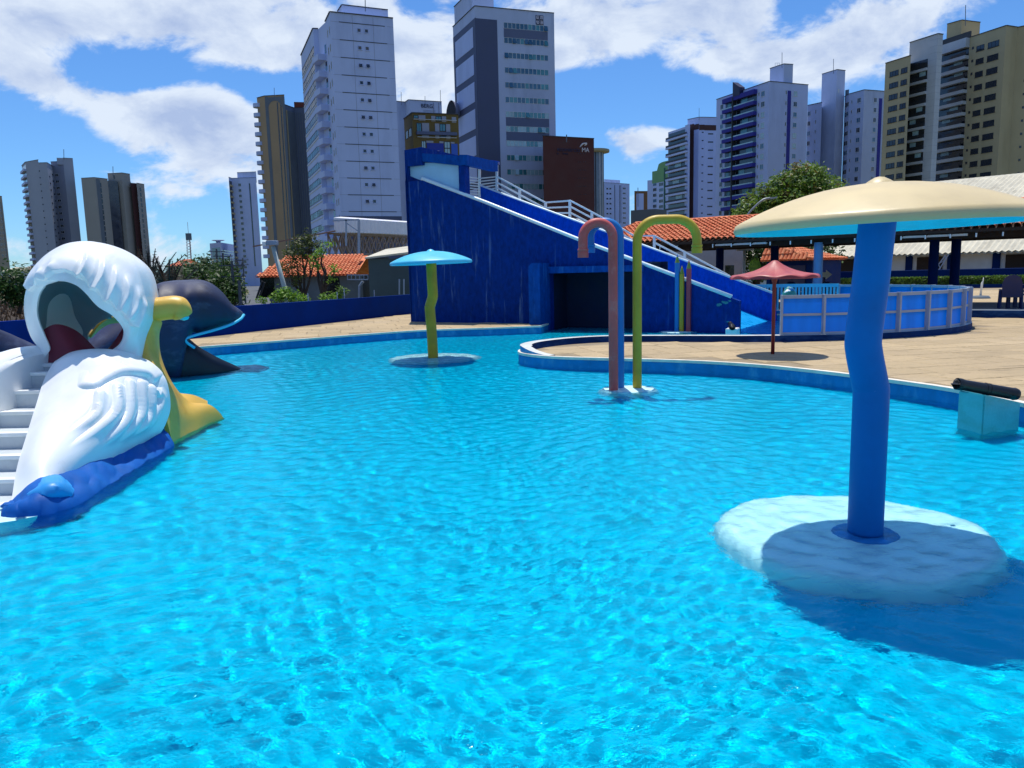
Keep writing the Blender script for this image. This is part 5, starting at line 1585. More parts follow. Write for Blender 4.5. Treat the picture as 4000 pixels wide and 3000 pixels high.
# clipped hedge
t = thing('clipped_hedge', 'long clipped green hedge before the blue garden wall', 'hedge', (30, 54, DECK))
b = MB(); rng = random.Random(9)
for i in range(5200):
    s = rng.random(); w = rng.uniform(-.4, .4); z = .25 + rng.random() * .72
    if rng.random() < .7: w = -.42 if rng.random() < .6 else w; z = z if w == -.42 else .97
    p = h0.lerp(h1, s) + hn * w + V((0, 0, z))
    a = V((rng.gauss(0, 1), rng.gauss(0, 1), rng.gauss(0, 1))).normalized(); e = a.cross(V((rng.gauss(0, 1), rng.gauss(0, 1), rng.gauss(0, 1)))).normalized(); sz_ = .13
    b.add([p - a * sz_, p - e * sz_ * .5, p + a * sz_, p + e * sz_ * .5], [(0, 1, 2, 3)])
b.build('foliage', mleaf, t, recalc=False)
b = MB(); b.bar(h0 + V((0, 0, .55)), h1 + V((0, 0, .55)), .72, .78); b.build('hedge_core', mleafd, t)

# ================================================================== boundary wall and the street side on the left
t = thing('boundary_wall', 'long low dark blue boundary wall along the left deck', 'wall', (-9.7, 23.1, DECK))
mbw = mat('navy_wall_paint', '#053084', .75, .1, 1.2, .1, 20, stain=('#083a96', (.4, .4, 1), .5), spec=.05)
for i in range(len(BW) - 1):
    a, c = V((*BW[i], 0)), V((*BW[i + 1], 0)); d = (c - a).normalized()
    b = MB(); b.bar(a - d * .0 + V((0, 0, -.12)), c + d * .06 + V((0, 0, -.12)), .18, 2.4); b.build('wall_run', mbw, t)
rng = random.Random(2)
for k, px in enumerate((1203, 1317, 1345, 1462)):   # electric fence posts on the wall
    a = WA * 0 + V((-9.75, 23.09, 0)); c = V((-4.6, 35.64, 0)); d2 = V((ray(px, 1150).x, ray(px, 1150).y, 0)); nw = V((-(c - a).y, (c - a).x, 0)).normalized()
    p = EYE + d2 * ((a - EYE).dot(nw) / d2.dot(nw))
    b = MB(); b.tube([(p.x, p.y, 1.07), (p.x, p.y, 1.07 + (.42 if k in (2,) else .3))], .018, 8); b.build('fence_post', mframe, t)

# ground beyond: street, verge, bank
masph = mat('asphalt', '#55585c', .85, .15, .8, .3, 12)
def road_strip(name, pts, w, z, m):
    P = spline([V((*p, z)) for p in pts], 30); L_, R__ = [], []
    for i, p in enumerate(P):
        d = (P[min(i + 1, 29)] - P[max(i - 1, 0)]).normalized(); n_ = V((d.y, -d.x, 0)); L_.append(p - n_ * w / 2); R__.append(p + n_ * w / 2)
    b = MB(); b.grid([L_, R__]); return struct(b.build(name, m))


ST = [(-11.5, 33), (-14.5, 44), (-20, 62), (-27.5, 85), (-40, 125), (-70, 220), (-140, 420)]
road_strip('street', ST, 7.5, -1.29 + .06, masph)
road_strip('pavement', [(x + 5.2, y) for x, y in ST], 1.6, -1.29 + .14, mat('pavement_concrete', '#9a958a', .85, .12, 1.2))
road_strip('grass_verge', [(x + 6.9, y + 8) for x, y in ST], 2.2, -1.29 + .1, mat('dry_grass', '#6a7038', .95, .25, 1.5, .5, 20))


def car(label, p, rz, colr, group='cars along the street'):
    t = thing('parked_car', label, 'car', p, group); M_ = T(p) @ Matrix.Rotation(rz, 4, 'Z')
    mc = mat('car_paint_' + colr[1:], colr, .25, .04, 3, coat=.6); mg = mat('car_glass', '#11161c', .08, .1, spec=.9); mt_ = mat('tyre', '#121212', .9, .1)
    prof = [(-2.05, .35), (-2.1, .62), (-1.95, .85), (-1.45, .92), (-.95, 1.38), (.35, 1.42), (1.0, 1.0), (1.85, .84), (2.08, .6), (2.05, .32)]
    b = MB(); n_ = len(prof)
    vs = [M_ @ V((x, s * (.82 if z < 1 else .66), z)) for s in (-1, 1) for x, z in prof]
    b.add(vs, [tuple(range(n_)), tuple(range(n_, 2 * n_))[::-1]] + [(i, (i + 1) % n_, n_ + (i + 1) % n_, n_ + i) for i in range(n_)]); body_ = b.build('body', mc, t, smooth=True, angle=50)
    for nm, q in (('rear_window', ((-1.42, .95), (-.98, 1.34))), ('windscreen', ((.97, 1.02), (.38, 1.39)))):
        (x0, z0), (x1, z1) = q; o_ = -.012 if x0 < 0 else .012
        b = MB(); b.add([M_ @ V((x0 + o_, -.62, z0 + .01)), M_ @ V((x0 + o_, .62, z0 + .01)), M_ @ V((x1 + o_, .55, z1 + .015)), M_ @ V((x1 + o_, -.55, z1 + .015))], [(0, 1, 2, 3)]); b.build(nm, mg, t)
    for s in (-1, 1):
        b = MB(); b.add([M_ @ V((-1.2, s * .79, .98)), M_ @ V((.85, s * .79, 1.02)), M_ @ V((.3, s * .68, 1.36)), M_ @ V((-.9, s * .68, 1.33))], [(0, 1, 2, 3)]); b.build('side_window', mg, t)
        for x in (-1.3, 1.3):
            b = MB(); b.tube([M_ @ V((x, s * .62, .31)), M_ @ V((x, s * .84, .31))], .31, 18); w_ = b.build('wheel', mt_, t)
            b = MB(); b.tube([M_ @ V((x, s * .835, .31)), M_ @ V((x, s * .85, .31))], .19, 14); b.build('rim', mframe, w_)
        b = MB(); b.box(-2.11, -2.06, s * .68 - .12, s * .68 + .12, .62, .78, M_); b.build('tail_light', mat('tail_red', '#8a1010', .3, .05), t)
        b = MB(); b.box(2.0, 2.07, s * .62 - .14, s * .62 + .14, .58, .72, M_); b.build('headlight', mat('lamp_glass', '#dfe6ea', .1, .02), t)


GZ = -1.22
for lab, px, py, rz, c_ in (('white car on the street near the utility pole', 934, 1150, 1.95, '#e8eaec'), ('dark car parked at the kerb below the utility poles', 957, 1170, 1.9, '#2a3444'), ('white van partly hidden by the leaning poles', 1003, 1168, 1.95, '#dfe3e6'), ('white car parked farther up the street, left one', 872, 1086, 1.9, '#e4e7ea'), ('white car parked farther up the street, right one', 905, 1090, 2.0, '#e9ebee')):
    Yc = 44 if py > 1100 else 92
    q = AD(px, py, Yc); q.z = GZ; car(lab, q, rz, c_)
# utility poles with cross arms and wires
mpole = mat('grey_pole', '#4c5058', .8, .1, 3)
PO = [(905, 1020, 1170, 46), (870, 988, 1150, 62), (895, 1002, 1120, 78), (925, 1010, 1110, 90), (948, 1008, 1100, 104), (934, 1098, 1180, 43), (845, 972, 1140, 70)]
prev = None
for k, (px, yt, yb_, Y) in enumerate(PO):
    a, c = AD(px, yt, Y), AD(px + (yb_ - yt) * .06, yb_, Y); c.z = GZ
    lab = ['nearest tall utility pole by the whale', 'second utility pole along the street', 'third utility pole along the street', 'fourth utility pole, slim and far', 'farthest utility pole with two cross arms', 'short bare pole at the kerb', 'utility pole left of the street in front of the white office'][k]
    t = thing('utility_pole', lab, 'utility pole', c, 'utility poles along the street')
    b = MB(); b.tube([c, a], [.12, .08], 8); b.build('shaft', mpole, t)
    if k != 5:
        for dz in (.25, .9):
            q = a - V((0, 0, dz)); b = MB(); b.bar(q - V((.7, .2, 0)), q + V((.7, .2, 0)), .07, .07); ca_ = b.build('cross_arm', mpole, t)
            for i in (-1, 0, 1):
                b = MB(); b.tube([q + V((i * .6, 0, .03)), q + V((i * .6, 0, .16))], .03, 6); b.build('insulator', mpole, ca_)
        if prev is not None and k < 5:
            for i in (-.6, 0, .6):
                p0, p1 = prev + V((i, 0, -.1)), a + V((i, 0, -.1)); b = MB()
                b.tube([p0.lerp(p1, s / 8) - V((0, 0, 1.0 * 4 * (s / 8) * (1 - s / 8))) for s in range(9)], .012, 4); b.build('wire', mat('wire_black', '#111111', .8, .1), t)
        prev = a
# leaning black poles beside the house
for k, (p0, p1) in enumerate((((1025, 1098), (1000, 1172)), ((1034, 1103), (1012, 1165)))):
    a, c = AD(*p0, 43), AD(*p1, 43); b = MB(); b.tube([c, a], .06, 8)
    tag(b.build('leaning_pole', mat('black_pole', '#1a1c20', .6, .1), None, loc=c), ['left one of two dark poles leaning against the house corner', 'right one of two dark poles leaning against the house corner'][k], 'pole', 'leaning dark poles')

# house with tile roof
hs = thing('tiled_house', 'low grey house with clay tile roof behind the boundary wall', 'house', AD(1200, 1150, 50))
hl, hc, hr = AD(997, 1081, 50), AD(1388, 1071, 50), AD(1440, 1047, 56)
for q in (hl, hc): q.z = 2.05
hr.z = 2.05
rl, rrr = AD(1120, 1006, 54.5), AD(1438, 1003, 56)
rl.z = rrr.z = 3.45
b = MB(); hk = hl + V((1, 9, 0)); b.add([hl, hc, rrr, rl, hk, hr + V((0, 4, 0))], [(0, 1, 2, 3), (0, 3, 4), (3, 2, 5, 4)]); hroof = b.build('roof', mtile, hs)
u_ = (hc - hl).normalized(); fo = hl + u_ * (rl - hl).dot(u_); v_ = (rl - fo).normalized(); Hh = (rl - fo).length; fa = (rl - hl).dot(u_); Wd = (hc - hl).length
tiled_slope(hroof, hl + V((0, 0, .02)), u_, v_, int((Wd + 1.2) / .24), int(Hh / .36) + 1, .24, .36, lambda a, c: c < Hh and a > fa * c / Hh and a < Wd + ((rrr - hl).dot(u_) - Wd) * c / Hh, budget=200)
wa, wb = hl + V((.6, .7, 0)), hc + V((.3, .7, 0))
b = MB(); b.add([V((wa.x, wa.y, GZ)), V((wb.x, wb.y, GZ)), V((wb.x, wb.y, 2.1)), V((wa.x, wa.y, 2.1)), V((wa.x, wa.y + 7, GZ)), V((wb.x, wb.y + 7, GZ)), V((wb.x, wb.y + 7, 2.1)), V((wa.x, wa.y + 7, 2.1))], [(0, 1, 2, 3), (0, 3, 7, 4), (1, 5, 6, 2)]); b.build('wall', mat('house_grey', '#6f7a80', .85, .1, 1.5, .2, 10), hs)
for px in (1045, 1300):
    q = AD(px, 1120, wa.y - .02); b = MB(); b.box(q.x - .45, q.x + .45, q.y - .05, q.y + .03, q.z - .7, q.z + .6); b.build('window', mat('dark_glass', '#10161e', .15, .1, spec=.8), hs)
# canopy frame and drain pipe
b = MB(); c0_, c1__ = AD(1358, 1092, 48.5), AD(1438, 1092, 47.5)
for dz in (0, .28): b.bar(c0_ + V((0, 0, dz)), c1__ + V((0, 0, dz)), .06, .06)
for i in range(6): b.bar(c0_.lerp(c1__, i / 5), c0_.lerp(c1__, i / 5) + V((0, 0, .28)), .05, .05)
b.build('awning_frame', mframe, hs)
b = MB(); b.tube([AD(1418, 1100, 48), AD(1405, 1118, 48), AD(1404, 1165, 48)], .09, 8); b.build('drain_pipe', mframe, hs)
# green-grey building with white sheet roof
gb = thing('green_grey_building', 'plain green grey flat building left of the slide tower', 'building', AD(1500, 1150, 47))
g0, g1 = AD(1438, 1012, 46.5), AD(1640, 1000, 46.5); gt = g0.z
b = MB(); b.add([V((g0.x, g0.y, GZ)), V((g1.x, g1.y, GZ)), V((g1.x, g1.y, gt)), V((g0.x, g0.y, gt)), V((g0.x, g0.y + 8, GZ)), V((g1.x, g1.y + 8, GZ)), V((g1.x, g1.y + 8, gt + .3)), V((g0.x, g0.y + 8, gt + .3))], [(0, 1, 2, 3), (0, 3, 7, 4), (1, 5, 6, 2)]); b.build('wall', mat('green_grey_render', '#47565a', .85, .1, 1, .15, 10), gb)
P = [[V((g0.x - .15, g0.y - .2, gt + .0)), V((g1.x, g1.y - .2, gt + .32))], [V((g0.x - .15, g0.y + 8, gt + .75)), V((g1.x, g1.y + 8, gt + 1.1))]]
shell(P, -.1, 'roof', mcorr, gb, smooth=False)
for px in (1560, 1578):
    q = AD(px, 1120, 46.2); b = MB(); b.tube([AD(px, 1150, 46), AD(px, 1090, 46)], .05, 6); b.build('fence_bracket', mframe, gb)
# steel lattice canopy with white box roof
cn = thing('lattice_canopy', 'steel lattice canopy with white corrugated box top and sloping brown sheet', 'canopy', AD(1400, 1000, 72))
mlat = mat('brown_grey_steel', '#8a7c78', .6, .1, 3)
Y0 = 70
t0, t1 = AD(1280, 912, Y0), AD(1620, 925, Y0 + 6); l0, l1 = AD(1285, 995, Y0), AD(1620, 990, Y0 + 6)
for dy in (0, 2.5):
    d_ = V((0, dy, 0))
    for (p, q) in ((t0, t1), (l0, l1)): b = MB(); b.bar(p + d_, q + d_, .16, .16); b.build('chord', mlat, cn)
    nB = 13
    for i in range(nB):
        a = t0.lerp(t1, i / nB) + d_; c = l0.lerp(l1, i / nB) + d_; c2 = l0.lerp(l1, (i + 1) / nB) + d_; a2 = t0.lerp(t1, (i + 1) / nB) + d_
        b = MB(); b.bar(a, c2, .1, .1); b.build('brace', mlat, cn)
        b = MB(); b.bar(c, a2, .1, .1); b.build('brace', mlat, cn)
        b = MB(); b.bar(a, c, .1, .1); b.build('upright', mlat, cn)
P = [[AD(988, 966, 66), AD(1310, 905, Y0 - 1)], [AD(1020, 960, 78), AD(1330, 900, Y0 + 8)]]
shell(P, -.12, 'sheet', mat('brown_sheet', '#80645a', .8, .1, 1.5), cn, smooth=False)
mw2 = mat('white_corrugated', '#dfe0ea', .6, .04, 2)
A_ = []; B_ = []; C2 = []
for i in range(46):
    s = i / 45; p = AD(1306, 906, Y0 - .5).lerp(AD(1640, 918, Y0 + 6), s); h = V((0, -.06 if i % 2 else .0, 0))
    A_.append(p + h); B_.append(p + V((0, 0, 1.25 - .12 * s)) + h); C2.append(p + V((0, 3.2, 1.55 - .12 * s)))
b = MB(); b.grid([A_, B_, C2, [p + V((0, 3.2, 0)) for p in A_]]); b.build('box_roof', mw2, cn)
b = MB(); q0_, q1_ = AD(1352, 858, Y0 - 1), AD(1352, 960, Y0 - 1); b.bar(q0_, q1_, .14, .14); b.bar(AD(1402, 858, Y0 - 1), AD(1402, 990, Y0 - 1), .2, .2); b.bar(AD(1300, 862, Y0 - 1), AD(1402, 858, Y0 - 1), .14, .14); b.bar(AD(1352, 870, Y0 - 1), AD(1402, 905, Y0 - 1), .1, .1)
b.build('end_frame', mframe, cn)
# thick white leaning floodlight mast
t = thing('floodlight_mast', 'thick white leaning floodlight mast in front of the tiled house', 'mast', AD(1117, 1129, 42))
c_, a_ = AD(1119, 1150, 42), AD(1066, 962, 42)
b = MB(); b.tube([c_ - V((0, 0, 1.5)), c_, a_], [.125, .125, .115], 16); b.build('mast', mat('mast_white', '#aab4ae', .5, .08), t, smooth=True)
b = MB(); b.box(a_.x - .3, a_.x + .25, a_.y - .25, a_.y + .25, a_.z + .05, a_.z + .3, bev=.04); b.build('lamp_head', mframe, t)
b = MB(); b.box(a_.x - .48, a_.x - .3, a_.y - .3, a_.y, a_.z + .02, a_.z + .25, bev=.03); b.build('floodlight', mwhite, t)

# trees behind the wall
G0 = V((0, 0, 0))
gz = lambda px, Y: V((AD(px, 1100, Y).x, Y, GZ))
bl = [(AD(px, py, 46), (r * .9, r, r)) for px, py, r in ((1180, 960, .75), (1210, 930, .6), (1150, 1010, .8), (1220, 985, .7), (1120, 1050, .6), (1165, 1080, .7), (1250, 960, .45))]
tree('wild_tree', 'tall bushy tree beside the floodlight mast', 'tree', gz(1180, 46), bl, 2600, .09, mat_leaf('dusty_leaf', '#35401c', '#66742e', dry='#4c3c22'), .12, 11, thr=.6)
bl = [(AD(px, py, 44), (r, r, r * .9)) for px, py, r in ((1250, 985, .35), (1280, 962, .25), (1235, 1040, .3), (1300, 1055, .28), (1310, 1050, .2), (1225, 1010, .3), (1290, 1090, .25))]
tree('pruned_tree', 'pruned tree with bare dark limbs in front of the tile roof', 'tree', gz(1235, 44), bl, 420, .1, mleafb, .16, 12, fork=.55, tips=[AD(1278, 965, 44), AD(1228, 1000, 44), AD(1245, 1010, 44), AD(1308, 1050, 44), AD(1300, 1100, 44), AD(1262, 1030, 44)])
bl = [(AD(px, py, 38), (r * 1.1, r, r * .8)) for px, py, r in ((1110, 1150, .42), (1085, 1162, .3), (1140, 1160, .32), (1120, 1140, .25))]
tree('bright_bush', 'bright green bush over the wall at the foot of the mast', 'bush', gz(1110, 38), bl, 900, .085, mleafb, .05, 13)
for k, (px, py, r, n_) in enumerate(((1262, 1162, .22, 180), (1310, 1155, .3, 260), (1335, 1135, .2, 150), (1020, 1172, .18, 140), (1180, 1165, .25, 200))):
    tree('wall_shrub', ['low green shrub over the wall, below the pruned tree', 'leafy green shrub over the wall, right of the pruned tree', 'thin green shoot over the wall beside the drain pipe', 'small green shrub over the wall by the white van', 'small green shrub between the bright bush and the tree'][k], 'shrub', gz(px, 37), [(AD(px, py, 37), (r, r, r)), (AD(px + 12, py + 4, 37), (r * .7, r * .7, r * .6))], n_, .07, mleafb if k != 2 else mleaf, .03, 20 + k, 'shrubs along the wall')
# dark green mass left of the street
for k, (px, py, r, Y, lm) in enumerate(((830, 1090, 1.9, 50, mleafd), (760, 1080, 1.7, 47, mleafd), (880, 1130, 1.3, 46, mleafd), (700, 1105, 1.3, 44, mleafd), (800, 1050, 1.3, 60, mleafd), (880, 1060, .9, 60, mleafd))):
    bl = [(AD(px + dx, py + dy, Y + dz), (r * .62 * (1 - .004 * abs(dx)), r * .6, r * .5)) for dx, dy, dz in ((-30, 6, 0), (26, -6, .5), (-4, -24, 0), (12, 14, -.5), (-20, 38, 0), (28, 42, 0), (-48, 30, .5), (44, 24, -.3))]
    tree('roadside_tree', ['dark tree right behind the whale head', 'dark tree behind the whale back', 'dark tree beside the nearest utility pole', 'green tree between palm and whale', 'tall green tree below the antenna mast', 'small green tree before the white office'][k], 'tree', gz(px, Y), bl, 2200, .14, lm, .15, 30 + k, 'trees left of the street')
# dead palms
def palm(label, base, h, nf, L, lm, seed, droop=.8, group=None, w=.35, up=.6):
    rg = random.Random(seed); t = thing('palm_tree', label, 'palm', base, group); base = V(base); top = base + V((0, 0, h))
    b = MB(); b.tube([base - V((0, 0, .2)), base.lerp(top, .5), top], [.22, .18, .2], 9); b.build('trunk', mbark, t, smooth=True)
    for i in range(nf):
        az = 2 * pi * i / nf + rg.uniform(-.2, .2); el = rg.uniform(up - .35, up + .6); l = L * rg.uniform(.75, 1.15)
        d = V((cos(az) * cos(el), sin(az) * cos(el), sin(el))); dr = droop * rg.uniform(.5, 1.3)
        sp = [top + d * (l * s / 12) - V((0, 0, dr * l * .5 * (s / 12) ** 2.2)) for s in range(13)]
        b = MB(); b.tube(sp, [.03 * (1 - .8 * k / 12) + .006 for k in range(13)], 5)
        for k in range(2, 13):
            for sg in (-1, 1):
                for sub in (0, .5):
                    if rg.random() < .12: continue
                    p = sp[k].lerp(sp[k - 1], sub); tn = (sp[k] - sp[k - 1]).normalized(); sd = tn.cross(V((0, 0, 1)))
                    if sd.length < .01: continue
                    sd.normalize(); ll = w * l * .45 * sin(pi * min(.97, .15 + k / 14.5)) * rg.uniform(.7, 1.1)
                    e_ = p + sd * sg * ll * .75 + tn * ll * .6 - V((0, 0, ll * (.35 + droop * .4)))
                    b.add([p - tn * .022, p + tn * .022, e_], [(0, 1, 2)])
        b.build('frond', lm, t, recalc=False)


palm('brown dead palm behind the pelican hood, left of two', V((AD(585, 1100, 27).x, 27, GZ)), 2.75, 26, 1.9, mpalm, 3, .4, 'dead palms behind the pelican', up=1.0)
palm('brown dead palm right behind the pelican bill, right of two', V((AD(655, 1100, 26).x, 26, GZ)), 2.6, 26, 1.7, mpalm, 8, .5, 'dead palms behind the pelican', up=.85)
palm('tall green palm far left beside the cream tower', V((AD(58, 1080, 150).x, 150, GZ)), 5.6, 16, 2.4, mleafd, 4, .8, 'far palms', up=.5)
palm('slim green palm far left, nearest the balcony tower', V((AD(128, 1080, 150).x, 150, GZ)), 3.4, 14, 2.4, mleafd, 5, .8, 'far palms', up=.5)
palm('slim green palm far left, middle one', V((AD(108, 1080, 160).x, 160, GZ)), 3.6, 14, 2.0, mleafd, 6, .8, 'far palms', up=.5)
# dry bank with brush at the far left
b = MB(); nb = 40; P = []
for i in range(24):
    row = []
    for j in range(nb):
        u, v = i / 23, j / (nb - 1); y = 17 + 26 * v; x = -11.6 - 14 * u - (y - 17) * .32
        row.append(V((x, y, -1.25 + 3.4 * sstep(0, .75, u) * (1 - .25 * v) + .25 * mnoise.noise(V((x * .5, y * .5, 2))))))
    P.append(row)
b.grid(P); struct(b.build('hillside', mat('dry_bank_soil', '#40352a', .95, .3, 1.2, .6, 6), smooth=True))
b = MB(); rng = random.Random(17)
for i in range(9000):
    u, v = rng.random() ** .8, rng.random(); ii, jj = int(u * 22), int(v * (nb - 2)); p = P[ii][jj].lerp(P[ii + 1][jj + 1], rng.random())
    hgt = rng.uniform(.08, .5) * (1.5 if rng.random() < .1 else 1); a = V((rng.gauss(0, 1), rng.gauss(0, 1), 0)).normalized() * rng.uniform(.02, .05); l = V((rng.gauss(0, .4), rng.gauss(0, .4), 1)) * hgt
    b.add([p - a, p + a, p + l], [(0, 1, 2)])
o_ = b.build('dry_brush', mdry, None, recalc=False); o_['kind'] = 'stuff'; o_['label'] = 'dark dry brush covering the bank at far left'
for k, (px, py, r) in enumerate(((25, 1085, 1.0), (-40, 1120, 1.3), (70, 1150, .7))):
    tree('bank_bush', ['dark leafy bush on top of the bank at the left edge', 'dark bush cut off by the left edge', 'low dark bush on the bank beside the pelican'][k], 'bush', AD(px, py + 40, 26), [(AD(px, py, 26), (r, r, r * .5)), (AD(px + 30, py + 15, 26), (r * .6, r * .6, r * .4))], 700, .1, mleafd, .06, 50 + k, 'bushes on the bank')
# pale wall and houses far left
fw = thing('pale_yard_wall', 'long pale yard wall beyond the bank at far left', 'wall', AD(100, 1090, 120))
q0_, q1_ = AD(-60, 1075, 120), AD(170, 1078, 110); b = MB(); b.add([q0_ - V((0, 0, 2.6)), q1_ - V((0, 0, 2.6)), q1_ + V((0, 0, .6)), q0_ + V((0, 0, .6)), q0_ + V((0, .3, -2.6)), q1_ + V((0, .3, -2.6)), q1_ + V((0, .3, .6)), q0_ + V((0, .3, .6))], [(0, 1, 2, 3), (3, 2, 6, 7), (5, 4, 7, 6)]); b.build('wall_face', mat('pale_wall', '#aab0bd', .85, .1, .5), fw)
for k, (px, yt, w, Y, c_) in enumerate(((28, 1048, 40, 190, '#c9c2ac'), (95, 1042, 30, 230, '#7a6a60'), (690, 1018, 60, 120, '#a5502e'))):
    a = AD(px, yt, Y); ww = w * Y / FPX; t = thing('distant_house', ['cream low house below the cream tower', 'small brown roofed house between the far palms', 'house with orange roof below the antenna mast'][k], 'house', V((a.x, Y, GZ)))
    b = MB(); b.box(a.x - ww / 2, a.x + ww / 2, Y, Y + 8, GZ, a.z - .8); b.build('wall', mat('house_' + str(k), '#b5afa0', .85, .08, 1), t)
    b = MB(); b.add([V((a.x - ww * .6, Y - .6, a.z - .8)), V((a.x + ww * .6, Y - .6, a.z - .8)), V((a.x + ww * .6, Y + 8.6, a.z - .8)), V((a.x - ww * .6, Y + 8.6, a.z - .8)), V((a.x - ww * .25, Y + 4, a.z + .3)), V((a.x + ww * .25, Y + 4, a.z + .3))], [(0, 1, 5, 4), (1, 2, 5), (2, 3, 4, 5), (3, 0, 4), (3, 2, 1, 0)]); b.build('roof', mat('house_roof_' + str(k), c_, .8, .1, 1), t)
# antenna mast
t = thing('antenna_mast', 'thin red and white lattice antenna mast', 'mast', AD(745, 1090, 260)); b = MB(); a, c = AD(736, 915, 260), AD(746, 1085, 260)
mr = mat('mast_red_white', '#b9a6a6', .6, .2, .3)
for dx, dy in ((-.7, -.4), (.7, -.4), (0, .7)):
    b = MB(); b.bar(c + V((dx * 1.3, dy * 1.3, -3)), a + V((dx * .7, dy * .7, 0)), .18, .18); b.build('mast_leg', mr, t)
b = MB()
for i in range(16):
    p = c.lerp(a, i / 16); q = c.lerp(a, (i + 1) / 16); b.bar(p + V((-.8, -.3, 0)), q + V((.8, -.3, 0)), .1, .1); b.bar(p + V((.8, -.3, 0)), q + V((-.8, -.3, 0)), .1, .1)
b.build('lattice', mr, t)
b = MB(); b.box(a.x - .75, a.x + .75, a.y - .6, a.y + .6, a.z - 1.9, a.z + .3); b.build('antenna_cluster', mconc, t)
b = MB(); b.bar(a, a + V((0, 0, 4)), .1, .1); b.build('spike', mr, t)
# ================================================================== the towers round the park
BZ = -1.32
MC = {}


def text_mesh(body, m, size=1.0, ext=.03, bold=0.0):
    cu = bpy.data.curves.new('lettering', 'FONT'); cu.body = body; cu.size = size; cu.extrude = ext; cu.offset = bold; cu.align_x = 'LEFT'
    o = bpy.data.objects.new('lettering_tmp', cu); COL.objects.link(o)
    dg = bpy.context.evaluated_depsgraph_get(); me = bpy.data.meshes.new_from_object(o.evaluated_get(dg)); me.name = 'lettering'
    bpy.data.objects.remove(o); bpy.data.curves.remove(cu)
    me.materials.clear(); me.materials.append(m)
    return me


